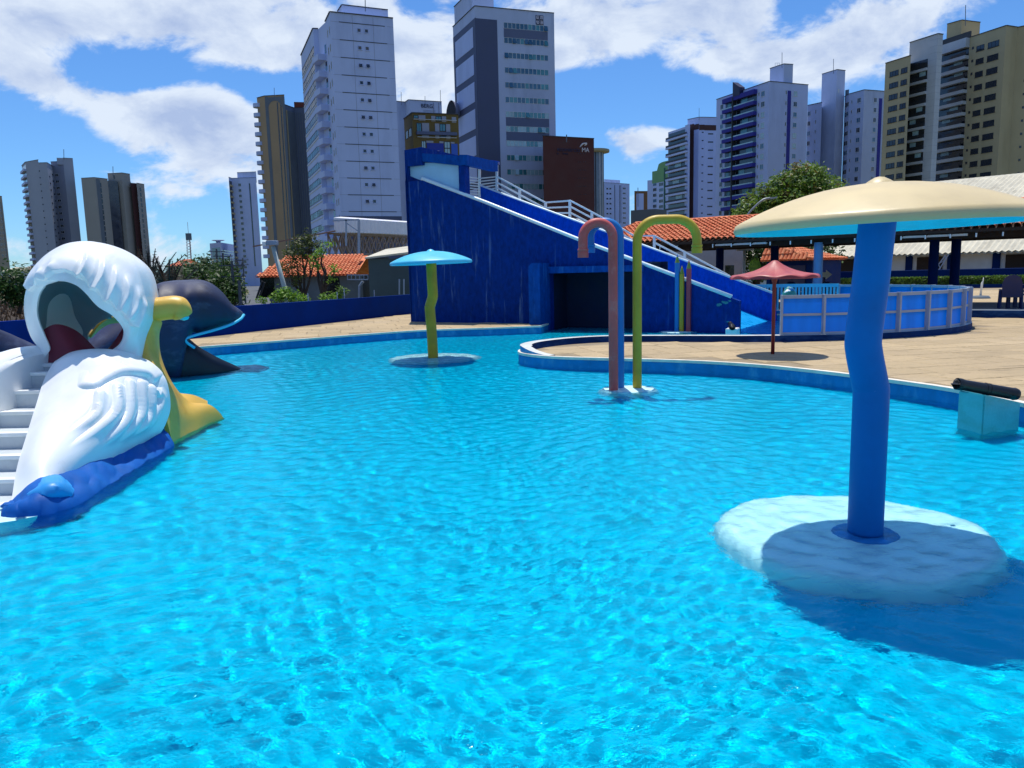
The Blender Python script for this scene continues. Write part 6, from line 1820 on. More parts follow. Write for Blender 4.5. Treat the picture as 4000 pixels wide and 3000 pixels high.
class Fac:
    """one flat face of a building: u metres along it, z height, boxes laid on it"""
    def __init__(s, parent, A, B):
        s.p = parent; s.A = V((A.x, A.y, 0)); s.B = V((B.x, B.y, 0)); s.W = (s.B - s.A).length
        s.u = (s.B - s.A).normalized(); s.n = V((s.u.y, -s.u.x, 0))
        if s.n.dot(s.A - EYE) > 0: s.n = -s.n
        s.M = Matrix(((s.u.x, s.n.x, 0, s.A.x), (s.u.y, s.n.y, 0, s.A.y), (0, 0, 1, 0), (0, 0, 0, 1)))

    def uz(s, px, py):
        p = PL(px, py, s.A, s.n); return (p - s.A).dot(s.u), p.z

    def box(s, name, u0, u1, z0, z1, d, m, inset=.0):
        w, h = u1 - u0, z1 - z0; key = ('b', round(w, 2), round(h, 2), d, m.name, name, inset)
        if key not in MC:
            b = MB(); b.box(-w / 2, w / 2, -.15, d, -h / 2, h / 2); MC[key] = b.mesh(name, m)
        return inst(name, MC[key], s.M @ T(((u0 + u1) / 2, 0, (z0 + z1) / 2)), s.p)

    def rect(s, name, x0, y0, x1, y1, d, m):
        u0, z1 = s.uz(x0, y0); u1 = s.uz(x1, y0)[0]; z0 = s.uz(x0, y1)[1]; return s.box(name, min(u0, u1), max(u0, u1), min(z0, z1), max(z0, z1), d, m)

    def win(s, u0, u1, z0, z1, mg, mf, mull=1, fr=.07, sill=False, tilt=False, name='window'):
        w, h = u1 - u0, z1 - z0; key = ('w', round(w, 2), round(h, 2), mg.name, mf.name, mull, fr, sill, tilt)
        if key not in MC:
            b = MB(); b.mi = 0; b.box(-w / 2, w / 2, -.1, .015, -h / 2, h / 2)
            b.mi = 1
            for (a, c, e, g) in ((-w / 2, w / 2, -h / 2, -h / 2 + fr), (-w / 2, w / 2, h / 2 - fr, h / 2), (-w / 2, -w / 2 + fr, -h / 2 + fr, h / 2 - fr), (w / 2 - fr, w / 2, -h / 2 + fr, h / 2 - fr)): b.box(a, c, -.1, .06, e, g)
            for k in range(mull):
                x = -w / 2 + w * (k + 1) / (mull + 1); b.box(x - fr * .4, x + fr * .4, -.1, .05, -h / 2 + fr, h / 2 - fr)
            if sill: b.box(-w / 2 - .1, w / 2 + .1, -.1, .14, -h / 2 - .1, -h / 2 - .01)
            if tilt:
                b.mi = 0; x0, x1 = -w / 2 + fr, w / 2 - fr
                b.add([(x0, .06, h / 2 - fr), (x1, .06, h / 2 - fr), (x1, .42, -h / 2 + fr), (x0, .42, -h / 2 + fr), (x0, .02, h / 2 - fr), (x1, .02, h / 2 - fr), (x1, .38, -h / 2 + fr), (x0, .38, -h / 2 + fr)], [(0, 1, 2, 3), (7, 6, 5, 4), (3, 2, 6, 7), (0, 3, 7, 4), (1, 5, 6, 2)])
            MC[key] = b.mesh(name, [mg, mf])
        return inst(name, MC[key], s.M @ T(((u0 + u1) / 2, 0, (z0 + z1) / 2)), s.p)

    def column(s, px, py, wpx, hpx, dzn, n, mg, mf, mull=1, **k):
        """window at a picture spot on this face, then n-1 more below it"""
        z1 = s.uz(px, py - hpx / 2)[1]; z0 = s.uz(px, py + hpx / 2)[1]; u0 = s.uz(px - wpx / 2, py)[0]; u1 = s.uz(px + wpx / 2, py)[0]
        h = abs(z1 - z0); zc = (z0 + z1) / 2; uc = (u0 + u1) / 2; w = abs(u1 - u0)
        for i in range(n):
            g = mg if not isinstance(mg, (list, tuple)) else mg[RND.randrange(len(mg))]
            s.win(uc - w / 2, uc + w / 2, zc - i * dzn - h / 2, zc - i * dzn + h / 2, g, mf, mull, **k)

    def balconies(s, u0, u1, ztop, dz, n, ms, mr, md, dep=1.2, ph=.45, rail=.75, glass=None):
        """per storey: dark recess, slab/parapet and railing"""
        for i in range(n):
            z = ztop - i * dz
            s.box('recess', u0 + .1, u1 - .1, z - dz + ph + .02, z - .02, .02, md)
            s.box('balcony', u0, u1, z - dz, z - dz + ph, dep, ms)
            r = s.box('railing', u0 + .05, u1 - .05, z - dz + ph, z - dz + ph + rail, .06, mr); r.matrix_basis = r.matrix_basis @ T((0, dep - .12, 0))
            if glass and RND.random() < .6:
                a = RND.uniform(.15, .6); s.box('pane', u0 + (u1 - u0) * a, u0 + (u1 - u0) * (a + .3), z - dz + ph + rail, z - .1, .1, glass)


def tower(name, label, verts, H, wall, back=12.0, cat='building', parent=None, part='wall', z0=BZ, cap=None):
    P = [G(px, py, H) for px, py in verts]
    if parent is None:
        c = sum(P, V()) / len(P); parent = thing(name, label, cat, (c.x, c.y, BZ), 'towers round the park')
    if back:
        mid_ = (P[0] + P[-1]) / 2; d = V((mid_.x, mid_.y, 0)).normalized() * back
        poly = P + [P[-1] + d, P[0] + d]
    b = MB(); b.prism([(p.x, p.y) for p in poly], z0, H); o = b.build(part, wall, parent)
    if cap:      # thin dark parapet flashing
        b = MB()
        for a, c in zip(P, P[1:]): b.bar(V((a.x, a.y, H + .06)), V((c.x, c.y, H + .06)), .35, .14)
        b.build('parapet_cap', cap, o)
    return parent, [Fac(parent, a, c) for a, c in zip(P, P[1:])], P


def antenna(parent, px, y0, y1, Y, r=.07):
    b = MB(); b.tube([AD(px, y1, Y) - V((0, 0, 1)), AD(px, y0, Y)], r, 6); b.build('antenna', mconc, parent)


mg1 = mat('tower_glass_dark', '#1a2230', .12, .3, .35, spec=.8)
mg2 = mat('tower_glass_blue', '#2a5a78', .1, .25, .35, spec=.9)
mg3 = mat('tower_glass_teal', '#3f7f8a', .12, .25, .35, spec=.9)
mgl = mat('tower_glass_pale', '#93b2bb', .2, .15, .4, spec=.8)
mfw = mat('aluminium_frame', '#c2c6cc', .5, .05, 1)
mfd = mat('dark_frame', '#2a2d34', .6, .1, 1)
mW = mat('white_tower_paint', '#b0bde2', .85, .04, .15, stain=('#8592b8', (.25, .25, .05), .45))
mW2 = mat('white_tower_paint_b', '#abb6d2', .85, .05, .15, stain=('#7f8ba6', (.3, .3, .06), .5))
mseam = mat('seam_grey', '#7e8496', .8, .05, 1)
mcapd = mat('dark_flashing', '#3a3d48', .7, .1, 1)
mtan = mat('tan_tower_paint', '#aea07f', .85, .06, .15, stain=('#998a68', (.3, .3, .05), .5))
mgr = mat('grey_tower_cladding', '#464e6c', .7, .06, .3)
mgr2 = mat('mid_grey_spandrel', '#565f7c', .7, .06, .3)

# --- white slab tower with balconies
wt, F, P = tower('apartment_tower', 'tall white apartment tower with paired small windows left of the slide', [(1271, 85), (1289, 47), (1535, 72)], 47.5, mW, 14, cap=mcapd)
f = F[1]
u1_, z1_ = f.uz(1402, 119); u2_, z2_ = f.uz(1436, 721.5); DZ = (z1_ - z2_) / 9
ua, ub = u1_ - .3, f.uz(1431, 122)[0] - .3
for i in range(12):
    z = z1_ - i * DZ
    for k, u in enumerate((ua, ub)): f.win(u, u + .62, z - .3, z + .32, mg1, mW, 0, .04, sill=True, tilt=RND.random() < .3)
    f.box('joint_band', f.W * .13, f.W * (.86 + .03 * (i % 3)), z + 1.05, z + 1.17, .05, mcapd)
    f.box('seam', .02, f.W * .13, z + 1.09, z + 1.13, .012, mseam); f.box('seam', f.W * .9, f.W - .02, z + 1.09, z + 1.13, .012, mseam)
for s in (.34, .67): f.box('seam', f.W * s, f.W * s + .05, BZ, 47.3, .01, mseam)
zb_ = f.uz(1400, 844)[1]; f.box('base_storey', -.02, f.W + .02, BZ, zb_, .06, mgr)
f = F[0]
for i in range(13):
    z = z1_ - i * DZ
    for s in (.3, .68): f.win(f.W * s, f.W * s + .7, z - .6, z + .6, mg1, mfw, 0, .06)
_, F2, P2 = tower(None, None, [(1176, 217), (1223, 112), (1243, 113)], 47.5, mW, 10, parent=wt, part='wing_wall', cap=mcapd)
f = F2[0]; zt_ = f.uz(1222, 186)[1]
for i in range(13):
    z = zt_ - i * DZ; n_ = 7
    for k in range(n_): f.win(f.W * (.03 + .94 * k / n_), f.W * (.03 + .94 * (k + 1) / n_), z - 1.25, z, [mg1, mg1, mg1, mg2][RND.randrange(4)], mfd, 1, .06)
    f.box('spandrel_rail', f.W * .03, f.W * .97, z - 1.75, z - 1.62, .15, mfw)
tower(None, None, [(1243, 114), (1272, 86)], 47.4, mW, 8, parent=wt, part='recess_wall')
f = Fac(wt, P2[2], P[0])
for i in range(12):
    z = 47.5 - 3.6 - i * DZ
    f.box('recess', .2, f.W - .2, z - DZ + 1.25, z - .1, .03, mg1)
    f.box('balcony', .1, f.W * .85, z - DZ + .1, z - DZ + 1.15, 1.5, mW)
tower(None, None, [(1320, 45), (1336, 20), (1515, 40)], 50.3, mW, 6, parent=wt, part='penthouse', z0=46, cap=mcapd)
antenna(wt, 1426, -25, 20, 140)

# --- office tower with ribbon windows and sign
et, F, P = tower('office_tower', 'tall office tower with ribbon windows, dark grey corner and letter sign', [(1769, 106), (1855, 24), (2164, 52)], 63, mW2, 16, cap=mcapd)
f = F[1]
f.rect('corner_cladding', 1857, 71, 1941, 1000, .05, mgr)
u0_, zt_ = f.uz(1967, 87); uR = f.uz(2139, 106)[0]; zl = f.uz(1967, 548)[1]; DZ = (zt_ - zl) / 8; hh = (zt_ - f.uz(1967, 110)[1])
for i in range(13):
    z = zt_ - i * DZ; n_ = 11
    for k in range(n_):
        a = u0_ + (uR - u0_) * k / n_; c = u0_ + (uR - u0_) * (k + 1) / n_
        gm = (mg2 if RND.random() < .75 else mg3) if i < 6 else (mg3 if RND.random() < .6 else mgl)
        f.win(a, c, z - hh, z, gm, mfw, 0, .05, tilt=RND.random() < .13)
    if i in (0, 6, 7): f.box('spandrel', u0_, uR, z - DZ + .02, z - hh - .02, .04, mgr2)
f = F[0]
f.box('side_cladding', -.01, f.W + .01, BZ, f.uz(1854, 71)[1], .05, mgr)
ztp, zbp = f.uz(1845, 108)[1], f.uz(1845, 189)[1]; pit = ztp - f.uz(1846, 217)[1]
for i in range(7): f.box('white_panel', f.W * .1, f.W * .9, zbp - i * pit, ztp - i * pit, .12, mW)
tower(None, None, [(1774, 28), (1843, -40), (1927, -32)], 71, mW2, 7, parent=et, part='roof_block', z0=60, cap=mcapd)
f = F[1]; f.rect('parapet_block', 2133, 47, 2164, 60, .03, mW2)
# sign of four letter tiles
mnavy = mat('sign_navy', '#14183f', .5, .04, 1); mltr = mat('sign_letter', '#d3cfe0', .5, .03, 1)
uu0, zz1 = f.uz(2091.5, 58); uu1, zz0 = f.uz(2123, 99); sw, shh = (uu1 - uu0) / 2, (zz1 - zz0) / 2
for r_ in range(2):
    for c_ in range(2):
        a, z = uu0 + c_ * sw, zz1 - (r_ + 1) * shh
        tl = f.box('sign_tile', a + .04, a + sw - .04, z + .04, z + shh - .04, .1, mnavy)
        Lw, Lh = sw * .66, shh * .66; ca_, cz_ = a + sw / 2, z + shh / 2
        segs = [(-.5, -.33, -.5, .5)] + [(-.5, .5, q - .09, q + .09) for q in (-.41, 0, .41)]
        for (x0, x1, y0, y1) in segs:
            k = r_ * 2 + c_
            if k == 1: x0, x1, y0, y1 = y0, y1, -x1, -x0         # m
            elif k == 2: x0, x1, y0, y1 = y0, y1, x0, x1         # w
            elif k == 3: x0, x1 = -x1, -x0                       # 3
            o = f.box('sign_letter', ca_ + x0 * Lw, ca_ + x1 * Lw, cz_ + y0 * Lh, cz_ + y1 * Lh, .16, mltr)

# --- name sign tower behind
bt, F, P = tower('name_sign_tower', 'pale tower top with dark BERG lettering', [(1528, 394), (1583, 399), (1596, 390), (1725, 398)], 54, mW2, 12, cap=mcapd)
f = F[2]; me_ = text_mesh('BERG', mnavy, 1.0, .05, .0); u, z = f.uz(1644, 420); sc_ = (f.uz(1690, 420)[0] - u) / (max(v.co.x for v in me_.vertices))
me_.transform(Matrix.Diagonal((sc_, sc_ * 1.0, 1, 1))); me_.transform(Matrix.Rotation(pi / 2, 4, 'X') @ Matrix.Identity(4))
o = inst('lettering', me_, f.M @ T((u, .12, z)) @ Matrix.Diagonal((1, -1, 1, 1)), bt)
for i in range(3): f.rect('louvre', 1654, 430 + i * 4.6, 1702, 431.4 + i * 4.6, .03, mseam)
for px in (1692, 1712): f.rect('drain_pipe', px, 402, px + 2.2, 446, .12, mseam)
for px, y0 in ((1567, 360), (1660, 375), (1720, 352)): antenna(bt, px, y0, 396, 225)
# --- ochre block with white panels and blue banner
mo = mat('ochre_paint', '#6c5a30', .85, .08, .3); mpn = mat('white_wall_panel', '#989bab', .8, .04, .5)
ot, F, P = tower('ochre_building', 'ochre building with white panels and blue banners above the slide tower', [(1578, 466), (1610, 441), (1790, 448)], 33.8, mo, 10, cap=mcapd)
f = F[1]; zx = lambda x, y: (1600 + x / 6.913, 380 + y / 6.913)
for (x0, y0, x1, y1, k) in ((105, 482, 232, 570, 'g'), (238, 485, 420, 632, 'w'), (582, 505, 692, 650, 'w'), (703, 510, 862, 655, 'g'), (866, 516, 982, 665, 'w'), (1135, 535, 1250, 685, 'w'), (185, 690, 325, 935, 'g'), (330, 695, 520, 920, 'w'), (680, 710, 797, 925, 'w'), (808, 718, 976, 922, 'g'), (980, 728, 1090, 935, 'w'), (335, 1025, 525, 1100, 'w'), (690, 1030, 800, 1115, 'w'), (832, 1015, 985, 1080, 'd'), (990, 1040, 1100, 1130, 'w'), (318, 1178, 445, 1470, 'g'), (448, 1175, 640, 1230, 'w'), (800, 1190, 912, 1240, 'w'), (930, 1195, 1105, 1560, 'g'), (1108, 1208, 1210, 1250, 'w')):
    a, c = zx(x0, y0), zx(x1, y1)
    if k == 'w': f.rect('white_panel', *a, *c, .12, mpn)
    elif k == 'd': f.rect('recess', *a, *c, .03, mg1)
    else:
        ua_, za_ = f.uz(*a); ub_, zb2 = f.uz(*c); hN = max(1, round((za_ - zb2) / 1.6))
        for q in range(hN): f.win(ua_, ub_, zb2 + (za_ - zb2) * q / hN, zb2 + (za_ - zb2) * (q + 1) / hN, mgl if y0 > 1000 else mg3, mnavy, 1, .09)
f.rect('floor_slab', *zx(180, 930), *zx(1262, 1010), .7, mgr2)
for y in (590, 1070): f.rect('handrail', *zx(105 if y < 800 else 205, y), *zx(1255, y + 12), .5, mfw)
mban = mat('banner_blue', '#0d2f9a', .6, .05, 1); mban2 = mat('banner_blue_pale', '#2f5cc0', .6, .05, 1)
bn = f.rect('banner', *zx(462, 1236), *zx(912, 1700), .1, mban); f.rect('banner', *zx(1120, 1256), *zx(1290, 1800), .1, mban2)
for cx in (635, 765):      # white double bow on the banner
    b = MB(); pts = []
    for k in range(13):
        a = pi * k / 12; q = zx(cx - 68 * cos(a), 1535 - 80 * sin(a)); u, z = f.uz(*q); pts.append(f.M @ V((u, .14, z)))
    b.tube(pts, .11, 6); b.build('banner_mark', mltr, ot)
f = F[0]
for i in range(6):
    for s in (.15, .55): f.win(f.W * s, f.W * (s + .3), 31.2 - i * 4.6 - 1.6, 31.2 - i * 4.6, mg1, mfd, 1)
# barrel roof
b = MB(); arc = [AD(1748 + 15 * (1 - cos(pi * k / 12)), 447 - 50 * sin(pi * k / 12), 196) for k in range(13)]; arc2 = [p + V((2.2, 8, .4)) for p in arc]
b.mi = 0; b.add(arc, [tuple(range(13))]); b.mi = 1; b.grid([arc, arc2]); b.grid([[p + (p - arc[6] + V((0, 0, 3))).normalized() * .35 for p in arc], [p + (p - arc2[6] + V((0, 0, 3))).normalized() * .35 for p in arc2]]); b.build('barrel_roof', [mfd, mpn], ot)

# --- brown block with lettering and round glass stair tower
mbr = mat('brown_cladding', '#4c2220', .75, .06, .3)
br, F, P = tower('brown_building', 'dark red brown block with lettering and swoosh sign', [(2120, 531), (2320, 542)], 32, mbr, 12, cap=mcapd)
f = F[0]


def put_text(body, m, px0, px1, py, bold=.0, name='lettering'):
    me_ = text_mesh(body, m, 1.0, .04, bold); u, z = f.uz(px0, py); s_ = (f.uz(px1, py)[0] - u) / max(v.co.x for v in me_.vertices)
    me_.transform(Matrix.Diagonal((s_, s_, 1, 1))); me_.transform(Matrix.Rotation(pi / 2, 4, 'X'))
    return inst(name, me_, f.M @ T((u, .1, z)) @ Matrix.Diagonal((1, -1, 1, 1)), f.p)


mtxt = mat('sign_dark_blue', '#1c1c44', .6, .05, 1); mtw = mat('sign_white', '#cfc9d2', .5, .03, 1)
put_text('ecomércio', mtxt, 2175, 2264, 590.5); put_text('MA', mtw, 2271, 2301, 593.5); put_text('Senac', mtxt, 2196, 2219, 603); put_text('sc', mtxt, 2175, 2183, 602.5)
b = MB(); pts = [f.M @ V((*(lambda q: (q[0], .14, q[1]))(f.uz(2160 + x / 9.217, 520 + y / 9.217)),)) for x, y in ((960, 510), (1000, 450), (1050, 395), (1090, 378), (1205, 376))]
b.tube(pts, [.06, .16, .2, .18, .2], 6); b.build('swoosh', mtw, br)
b = MB(); b.tube([f.M @ V((*(lambda q: (q[0], .14, q[1]))(f.uz(2160 + x / 9.217, 520 + y / 9.217)),)) for x, y in ((1195, 380), (1185, 415), (1120, 452))], [.2, .16, .05], 6); b.build('swoosh', mtw, br)
f.column(2208, 555, 2.4, 2.0, 99, 1, mgr2, mfd, 0, fr=.02); f.column(2224, 555, 2.4, 2.0, 99, 1, mgr2, mfd, 0, fr=.02)
dz_ = f.uz(2260, 600)[1] - f.uz(2260, 632)[1]
for cx in (2260, 2267.5, 2279, 2287): f.column(cx, 600.5, 3.0, 2.6, dz_, 9, mgr2, mfd, 0, fr=.03)
antenna(br, 2213, 526, 536, 168, .12)
c = AD(2322, 600, 222); rs_ = lambda px: px * 222 / FPX
t = thing('round_stair_tower', 'round glass stair tower under a flat cream disc roof', 'tower', (c.x, c.y, BZ), 'towers round the park')
zt = AD(2322, 597, 222).z; b = MB(); b.lathe([(rs_(33), BZ), (rs_(33), zt)], (c.x, c.y, 0), 24); b.build('shaft', mat('stair_glass', '#6f7f92', .3, .15, .5), t)
for k in range(12):
    a = 2 * pi * k / 12; b = MB(); b.bar(V((c.x + rs_(33.4) * cos(a), c.y + rs_(33.4) * sin(a), BZ)), V((c.x + rs_(33.4) * cos(a), c.y + rs_(33.4) * sin(a), zt)), .25, .25); b.build('mullion', mfw if k % 3 else mfd, t)
b = MB(); zr = AD(2322, 582, 222).z; b.lathe([(0, zr + .1), (rs_(56), zr - .35), (rs_(57), zr - .7), (rs_(56), zr - 1.0), (rs_(33), zt - .1)], (c.x, c.y, 0), 48); b.build('disc_roof', mat('cream_disc', '#a89f82', .8, .06, .5), t, smooth=True, angle=30)

# --- small towers between brown block and green crowned one
t, F, P = tower('white_slab_block', 'small distant white block right of the round stair tower', [(2330, 712), (2416, 716), (2459, 719)], 53, mW, 14, cap=mcapd)
f = F[0]
for cx in (2372, 2384): f.column(cx, 737, 8, 7, 2.85, 13, mg1, mfw, 0)
f.rect('groove', 2400, 722, 2402.5, 872, .03, mfd)
f = F[1]; f.column(2438, 736, 12, 7, 2.85, 13, mg1, mfw, 1)
for x in (2419, 2424): f.rect('groove', x, 724, x + 2, 872, .03, mfd)
tower(None, None, [(2360, 700), (2422, 704)], 56, mW2, 8, parent=t, part='roof_block', z0=50)
t, F, P = tower('brown_edged_block', 'small distant block with brown edges and a red mast', [(2478, 746), (2529, 746)], 50, mat('brown_edge_paint', '#7a5534', .85, .06, .2), 10)
F[0].rect('white_panel', 2486, 756, 2514, 830, .1, mW)
antenna(t, 2492, 733, 800, 440, .2)
mgn = mat('pale_green_paint', '#6f9a6a', .85, .06, .2)
t, F, P = tower('green_crowned_tower', 'white apartment tower with a pale green curved top', [(2529, 705), (2548, 703), (2612, 690)], 52, mW, 12)
f = F[1]
u0_, z0_ = f.uz(2550, 690); u1_, _ = f.uz(2612, 640)
b = MB(); prof = [(0, 50), (f.W, 50)] + [(f.W * (1 - k / 10), 60.5 if k < 3 else (59.3 + 1.2 * cos((k - 3) / 4 * pi / 2) if k < 7 else 56.5)) for k in range(11)]
vs = [f.M @ V((u, .1, z)) for u, z in prof] + [f.M @ V((u, -6, z)) for u, z in prof]; n_ = len(prof)
b.add(vs, [tuple(range(n_)), tuple(range(n_, 2 * n_))[::-1]] + [(i, (i + 1) % n_, n_ + (i + 1) % n_, n_ + i) for i in range(n_)]); b.build('green_crown', mgn, t)
for cx in (2558, 2583): f.column(cx, 676, 17 if cx > 2570 else 14, 13, 3.0, 12, [mg1, mg1, mg2], mfw, 2)
f.rect('green_strip', 2594, 656, 2600, 872, .15, mat('dark_green_strip', '#2d5a50', .8, .06, .4))
# grey low block behind the roof
t, F, P = tower('grey_low_block', 'plain dark grey block just above the tiled roof', [(2464, 822), (2560, 816), (2604, 820)], 9.5, mat('dark_grey_block', '#575a60', .85, .06, .4), 8)

# --- balcony tower with brown frame
t, F, P = tower('banded_balcony_tower', 'white tower of stacked white banded balconies beside a brown frame', [(2610, 517), (2694, 489)], 55, mW, 12)
f = F[0]; f.balconies(.3, f.W - .1, 54.2, 2.98, 14, mW, mfd, mg1, 1.4, .7, .7, mgl)
f.rect('pier', 2682, 490, 2694, 900, .6, mW)
_, F2, P2 = tower(None, None, [(2686, 467), (2730, 458), (2752, 458), (2800, 459)], 58.5, mW, 12, parent=t, part='main_wall', cap=mcapd)
mbrw = mat('brown_frame_paint', '#4a2e2a', .85, .06, .3)
f = Fac(t, P2[0], P2[3])
for ff in (F2[0],): ff.rect('brown_frame', 2694, 487, 2711, 900, .08, mbrw); ff.rect('brown_frame', 2711.5, 487, 2730, 508, .08, mbrw)
F2[1].rect('brown_frame', 2731, 487, 2752, 508, .08, mbrw); F2[2].rect('brown_frame', 2752, 488, 2799, 509, .08, mbrw)
F2[1].column(2745, 517, 7, 4, 2.98, 14, mg1, mfd, 0, fr=.03); F2[2].column(2776, 523, 20, 5, 2.98, 14, mg1, mfd, 1, fr=.03)
antenna(t, 2731, 422, 458, 290)

# --- purple balcony tower
mpur = mat('purple_blue_paint', '#2c2f8c', .8, .06, .3)
t, F, P = tower('purple_balcony_tower', 'white tower with purple blue balconies and a navy fin on its roof', [(2799, 389), (3006, 318), (3157, 332)], 53.5, mW, 14, cap=mcapd)
f = F[0]; DZ = f.uz(2980, 366)[1] - f.uz(2980, 407)[1]
f.column(2820, 418, 11, 19, DZ, 13, [mg1, mg2], mfw, 1, sill=True); f.column(2981, 366, 14, 21, DZ, 13, [mg1, mg2, mgl], mfw, 1, sill=True); f.column(2965, 368, 4, 15, DZ, 13, mg1, mfw, 0)
ua_, za_ = f.uz(2834, 400); um = f.uz(2876, 380)[0]; ub_ = f.uz(2958, 355)[0]
f.balconies(ua_, um - .15, za_ - .6, DZ, 13, mpur, mgl, mg1, 1.3, 1.0, .35, mg3)
f.balconies(um + .25, ub_, za_ - .6, DZ, 13, mpur, mgl, mg1, 1.3, 1.0, .35, mg3)
f.box('navy_pier', um - .15, um + .22, BZ, za_ + .2, 1.5, mfd); f.box('balcony_head', ua_, ub_, za_ - .6, za_ + .7, 1.3, mpur)
b = MB(); pr = [f.uz(2877, 322), f.uz(2904, 341), f.uz(2903, 372), f.uz(2877, 380)]; vs = [f.M @ V((u, 1.4, z)) for u, z in pr] + [f.M @ V((u, -.5, z)) for u, z in pr]; b.add(vs, [(0, 1, 2, 3), (7, 6, 5, 4), (0, 4, 5, 1), (1, 5, 6, 2), (2, 6, 7, 3), (3, 7, 4, 0)]); b.build('roof_fin', mnavy, t)
f = F[1]
f.column(3071, 361, 5, 15, DZ, 13, mg1, mfw, 0); f.column(3107, 366, 14, 19, DZ, 13, [mg1, mg2, mgl], mfw, 1, sill=True)
f.rect('purple_strip', 3077, 354, 3090, 900, .1, mpur); f.column(3083, 372, 6, 12, DZ, 13, mg1, mfd, 0)
tower(None, None, [(3008, 268), (3062, 250), (3098, 252)], 59, mW2, 6, parent=t, part='water_tank', z0=50, cap=mcapd); antenna(t, 3055, 205, 250, 220)
b = MB()
for px in (3028, 3036, 3044): b.tube([AD(px, 246, 216), AD(px, 268, 216)], .04, 4)
b.tube([AD(3028, 246, 216), AD(3046, 246, 216)], .04, 4); b.build('ladder_cage', mframe, t)

# --- white twin wing tower with tall core
t, F, P = tower('white_core_tower', 'white tower with a tall blank lift core between two wings', [(3155, 412), (3211, 400)], 51, mW2, 10, cap=mcapd)
f = F[0]; DZ = 2.95
f.column(3161, 444, 12, 18, DZ, 12, [mg1, mg2], mfw, 1, sill=True); f.column(3187, 436, 4, 15, DZ, 12, mg1, mfw, 0)
_, F2, P2 = tower(None, None, [(3211, 290), (3270, 272), (3302, 276)], 61, mW2, 8, parent=t, part='lift_core', cap=mcapd)
F2[1].column(3276, 355, 5, 14, 99, 1, mfw, mfw, 0)
_, F3, P3 = tower(None, None, [(3300, 378), (3318, 367), (3376, 351), (3456, 357)], 53.5, mW2, 12, parent=t, part='wing_wall', cap=mcapd)
DZ = F3[1].uz(3356, 392)[1] - F3[1].uz(3356, 430.5)[1]
F3[0].column(3309, 409, 14, 18, DZ, 12, [mg1, mg2], mfw, 1); F3[1].column(3328, 398, 4, 14, DZ, 12, mg1, mfw, 0); F3[1].column(3356, 392, 14, 19, DZ, 12, [mg1, mg2], mfw, 1, sill=True)
F3[2].column(3419, 391, 11, 18, DZ, 12, [mg1, mg2], mfw, 1, sill=True); F3[2].rect('purple_strip', 3434, 384, 3446, 900, .1, mpur)
antenna(t, 3256, 230, 274, 235)
tower(None, None, [(3302, 352), (3317, 349)], 55.5, mconc, 4, parent=t, part='roof_block', z0=50)

# --- tan tower at the right
mtW = mat('white_tile_cladding', '#b0b5bd', .7, .06, .4)
t, F, P = tower('tan_balcony_tower', 'large tan tower with white banded balconies at the right edge', [(3459, 248), (3558, 217)], 48.3, mtan, 10, cap=mcapd)
f = F[0]; zz = lambda x, y: (3300 + x / 2.2114, y / 2.2114)
DZ = f.uz(*zz(428, 634))[1] - f.uz(*zz(421, 736))[1]
f.column(*zz(427, 634), 34, 20, DZ, 10, mg1, mfd, 2, sill=True); f.column(*zz(514, 608), 24, 20, DZ, 10, mg1, mfd, 1, sill=True)
_, F2, P2 = tower(None, None, [(3554, 167), (3664, 132), (3684, 135)], 53, mtW, 10, parent=t, part='pier_wall', cap=mcapd)
f = F2[0]; ua_ = .05; ub_ = f.uz(*zz(722, 510))[0]; za_ = f.uz(*zz(640, 528))[1]
f.balconies(ua_, ub_, za_, DZ, 11, mtW, mg1, mg1, .5, .6, .85, mgl)
for i in range(26): f.box('cladding_joint', ub_ + .15, f.W, 52 - i * 1.45, 52.03 - i * 1.45, .01, mseam)
f2 = F2[1]
for i in range(26): f2.box('cladding_joint', 0, f2.W, 52 - i * 1.45, 52.03 - i * 1.45, .01, mseam)
_, F3, P3 = tower(None, None, [(3680, 182), (3797, 144), (3931, 100), (3976, 107), (4080, 85)], 54.5, mtan, 12, parent=t, part='tan_wall', cap=mcapd)
f = F3[0]; za_ = f.uz(*zz(960, 445))[1]
f.balconies(.05, f.W - .5, za_, DZ, 12, mtW, mg1, mg1, 1.3, .75, .8, mgl)
f.box('balcony_head', .05, f.W - .5, za_ + .0, za_ + 2.1, 1.3, mtW); f.box('dark_head', 0, f.W - .3, za_ + 2.15, za_ + 3.6, .3, mfd)
f = F3[1]; DZ = f.uz(*zz(1285, 382))[1] - f.uz(*zz(1276, 498))[1]
f.column(*zz(1108, 415), 7, 10, DZ, 12, mg1, mfd, 0, fr=.05); f.column(*zz(1172, 414), 30, 21, DZ, 12, mg1, mfd, 1, sill=True); f.column(*zz(1285, 382), 43, 23, DZ, 12, mg1, mfd, 2, sill=True)
F3[3].column(4003, 315, 8, 9, DZ, 8, mg1, mfd, 0, fr=.05)
tower(None, None, [(3700, 95), (3757, 79), (3829, 88)], 59.5, mtan, 6, parent=t, part='roof_block', z0=50, cap=mcapd); antenna(t, 3772, 20, 82, 178)

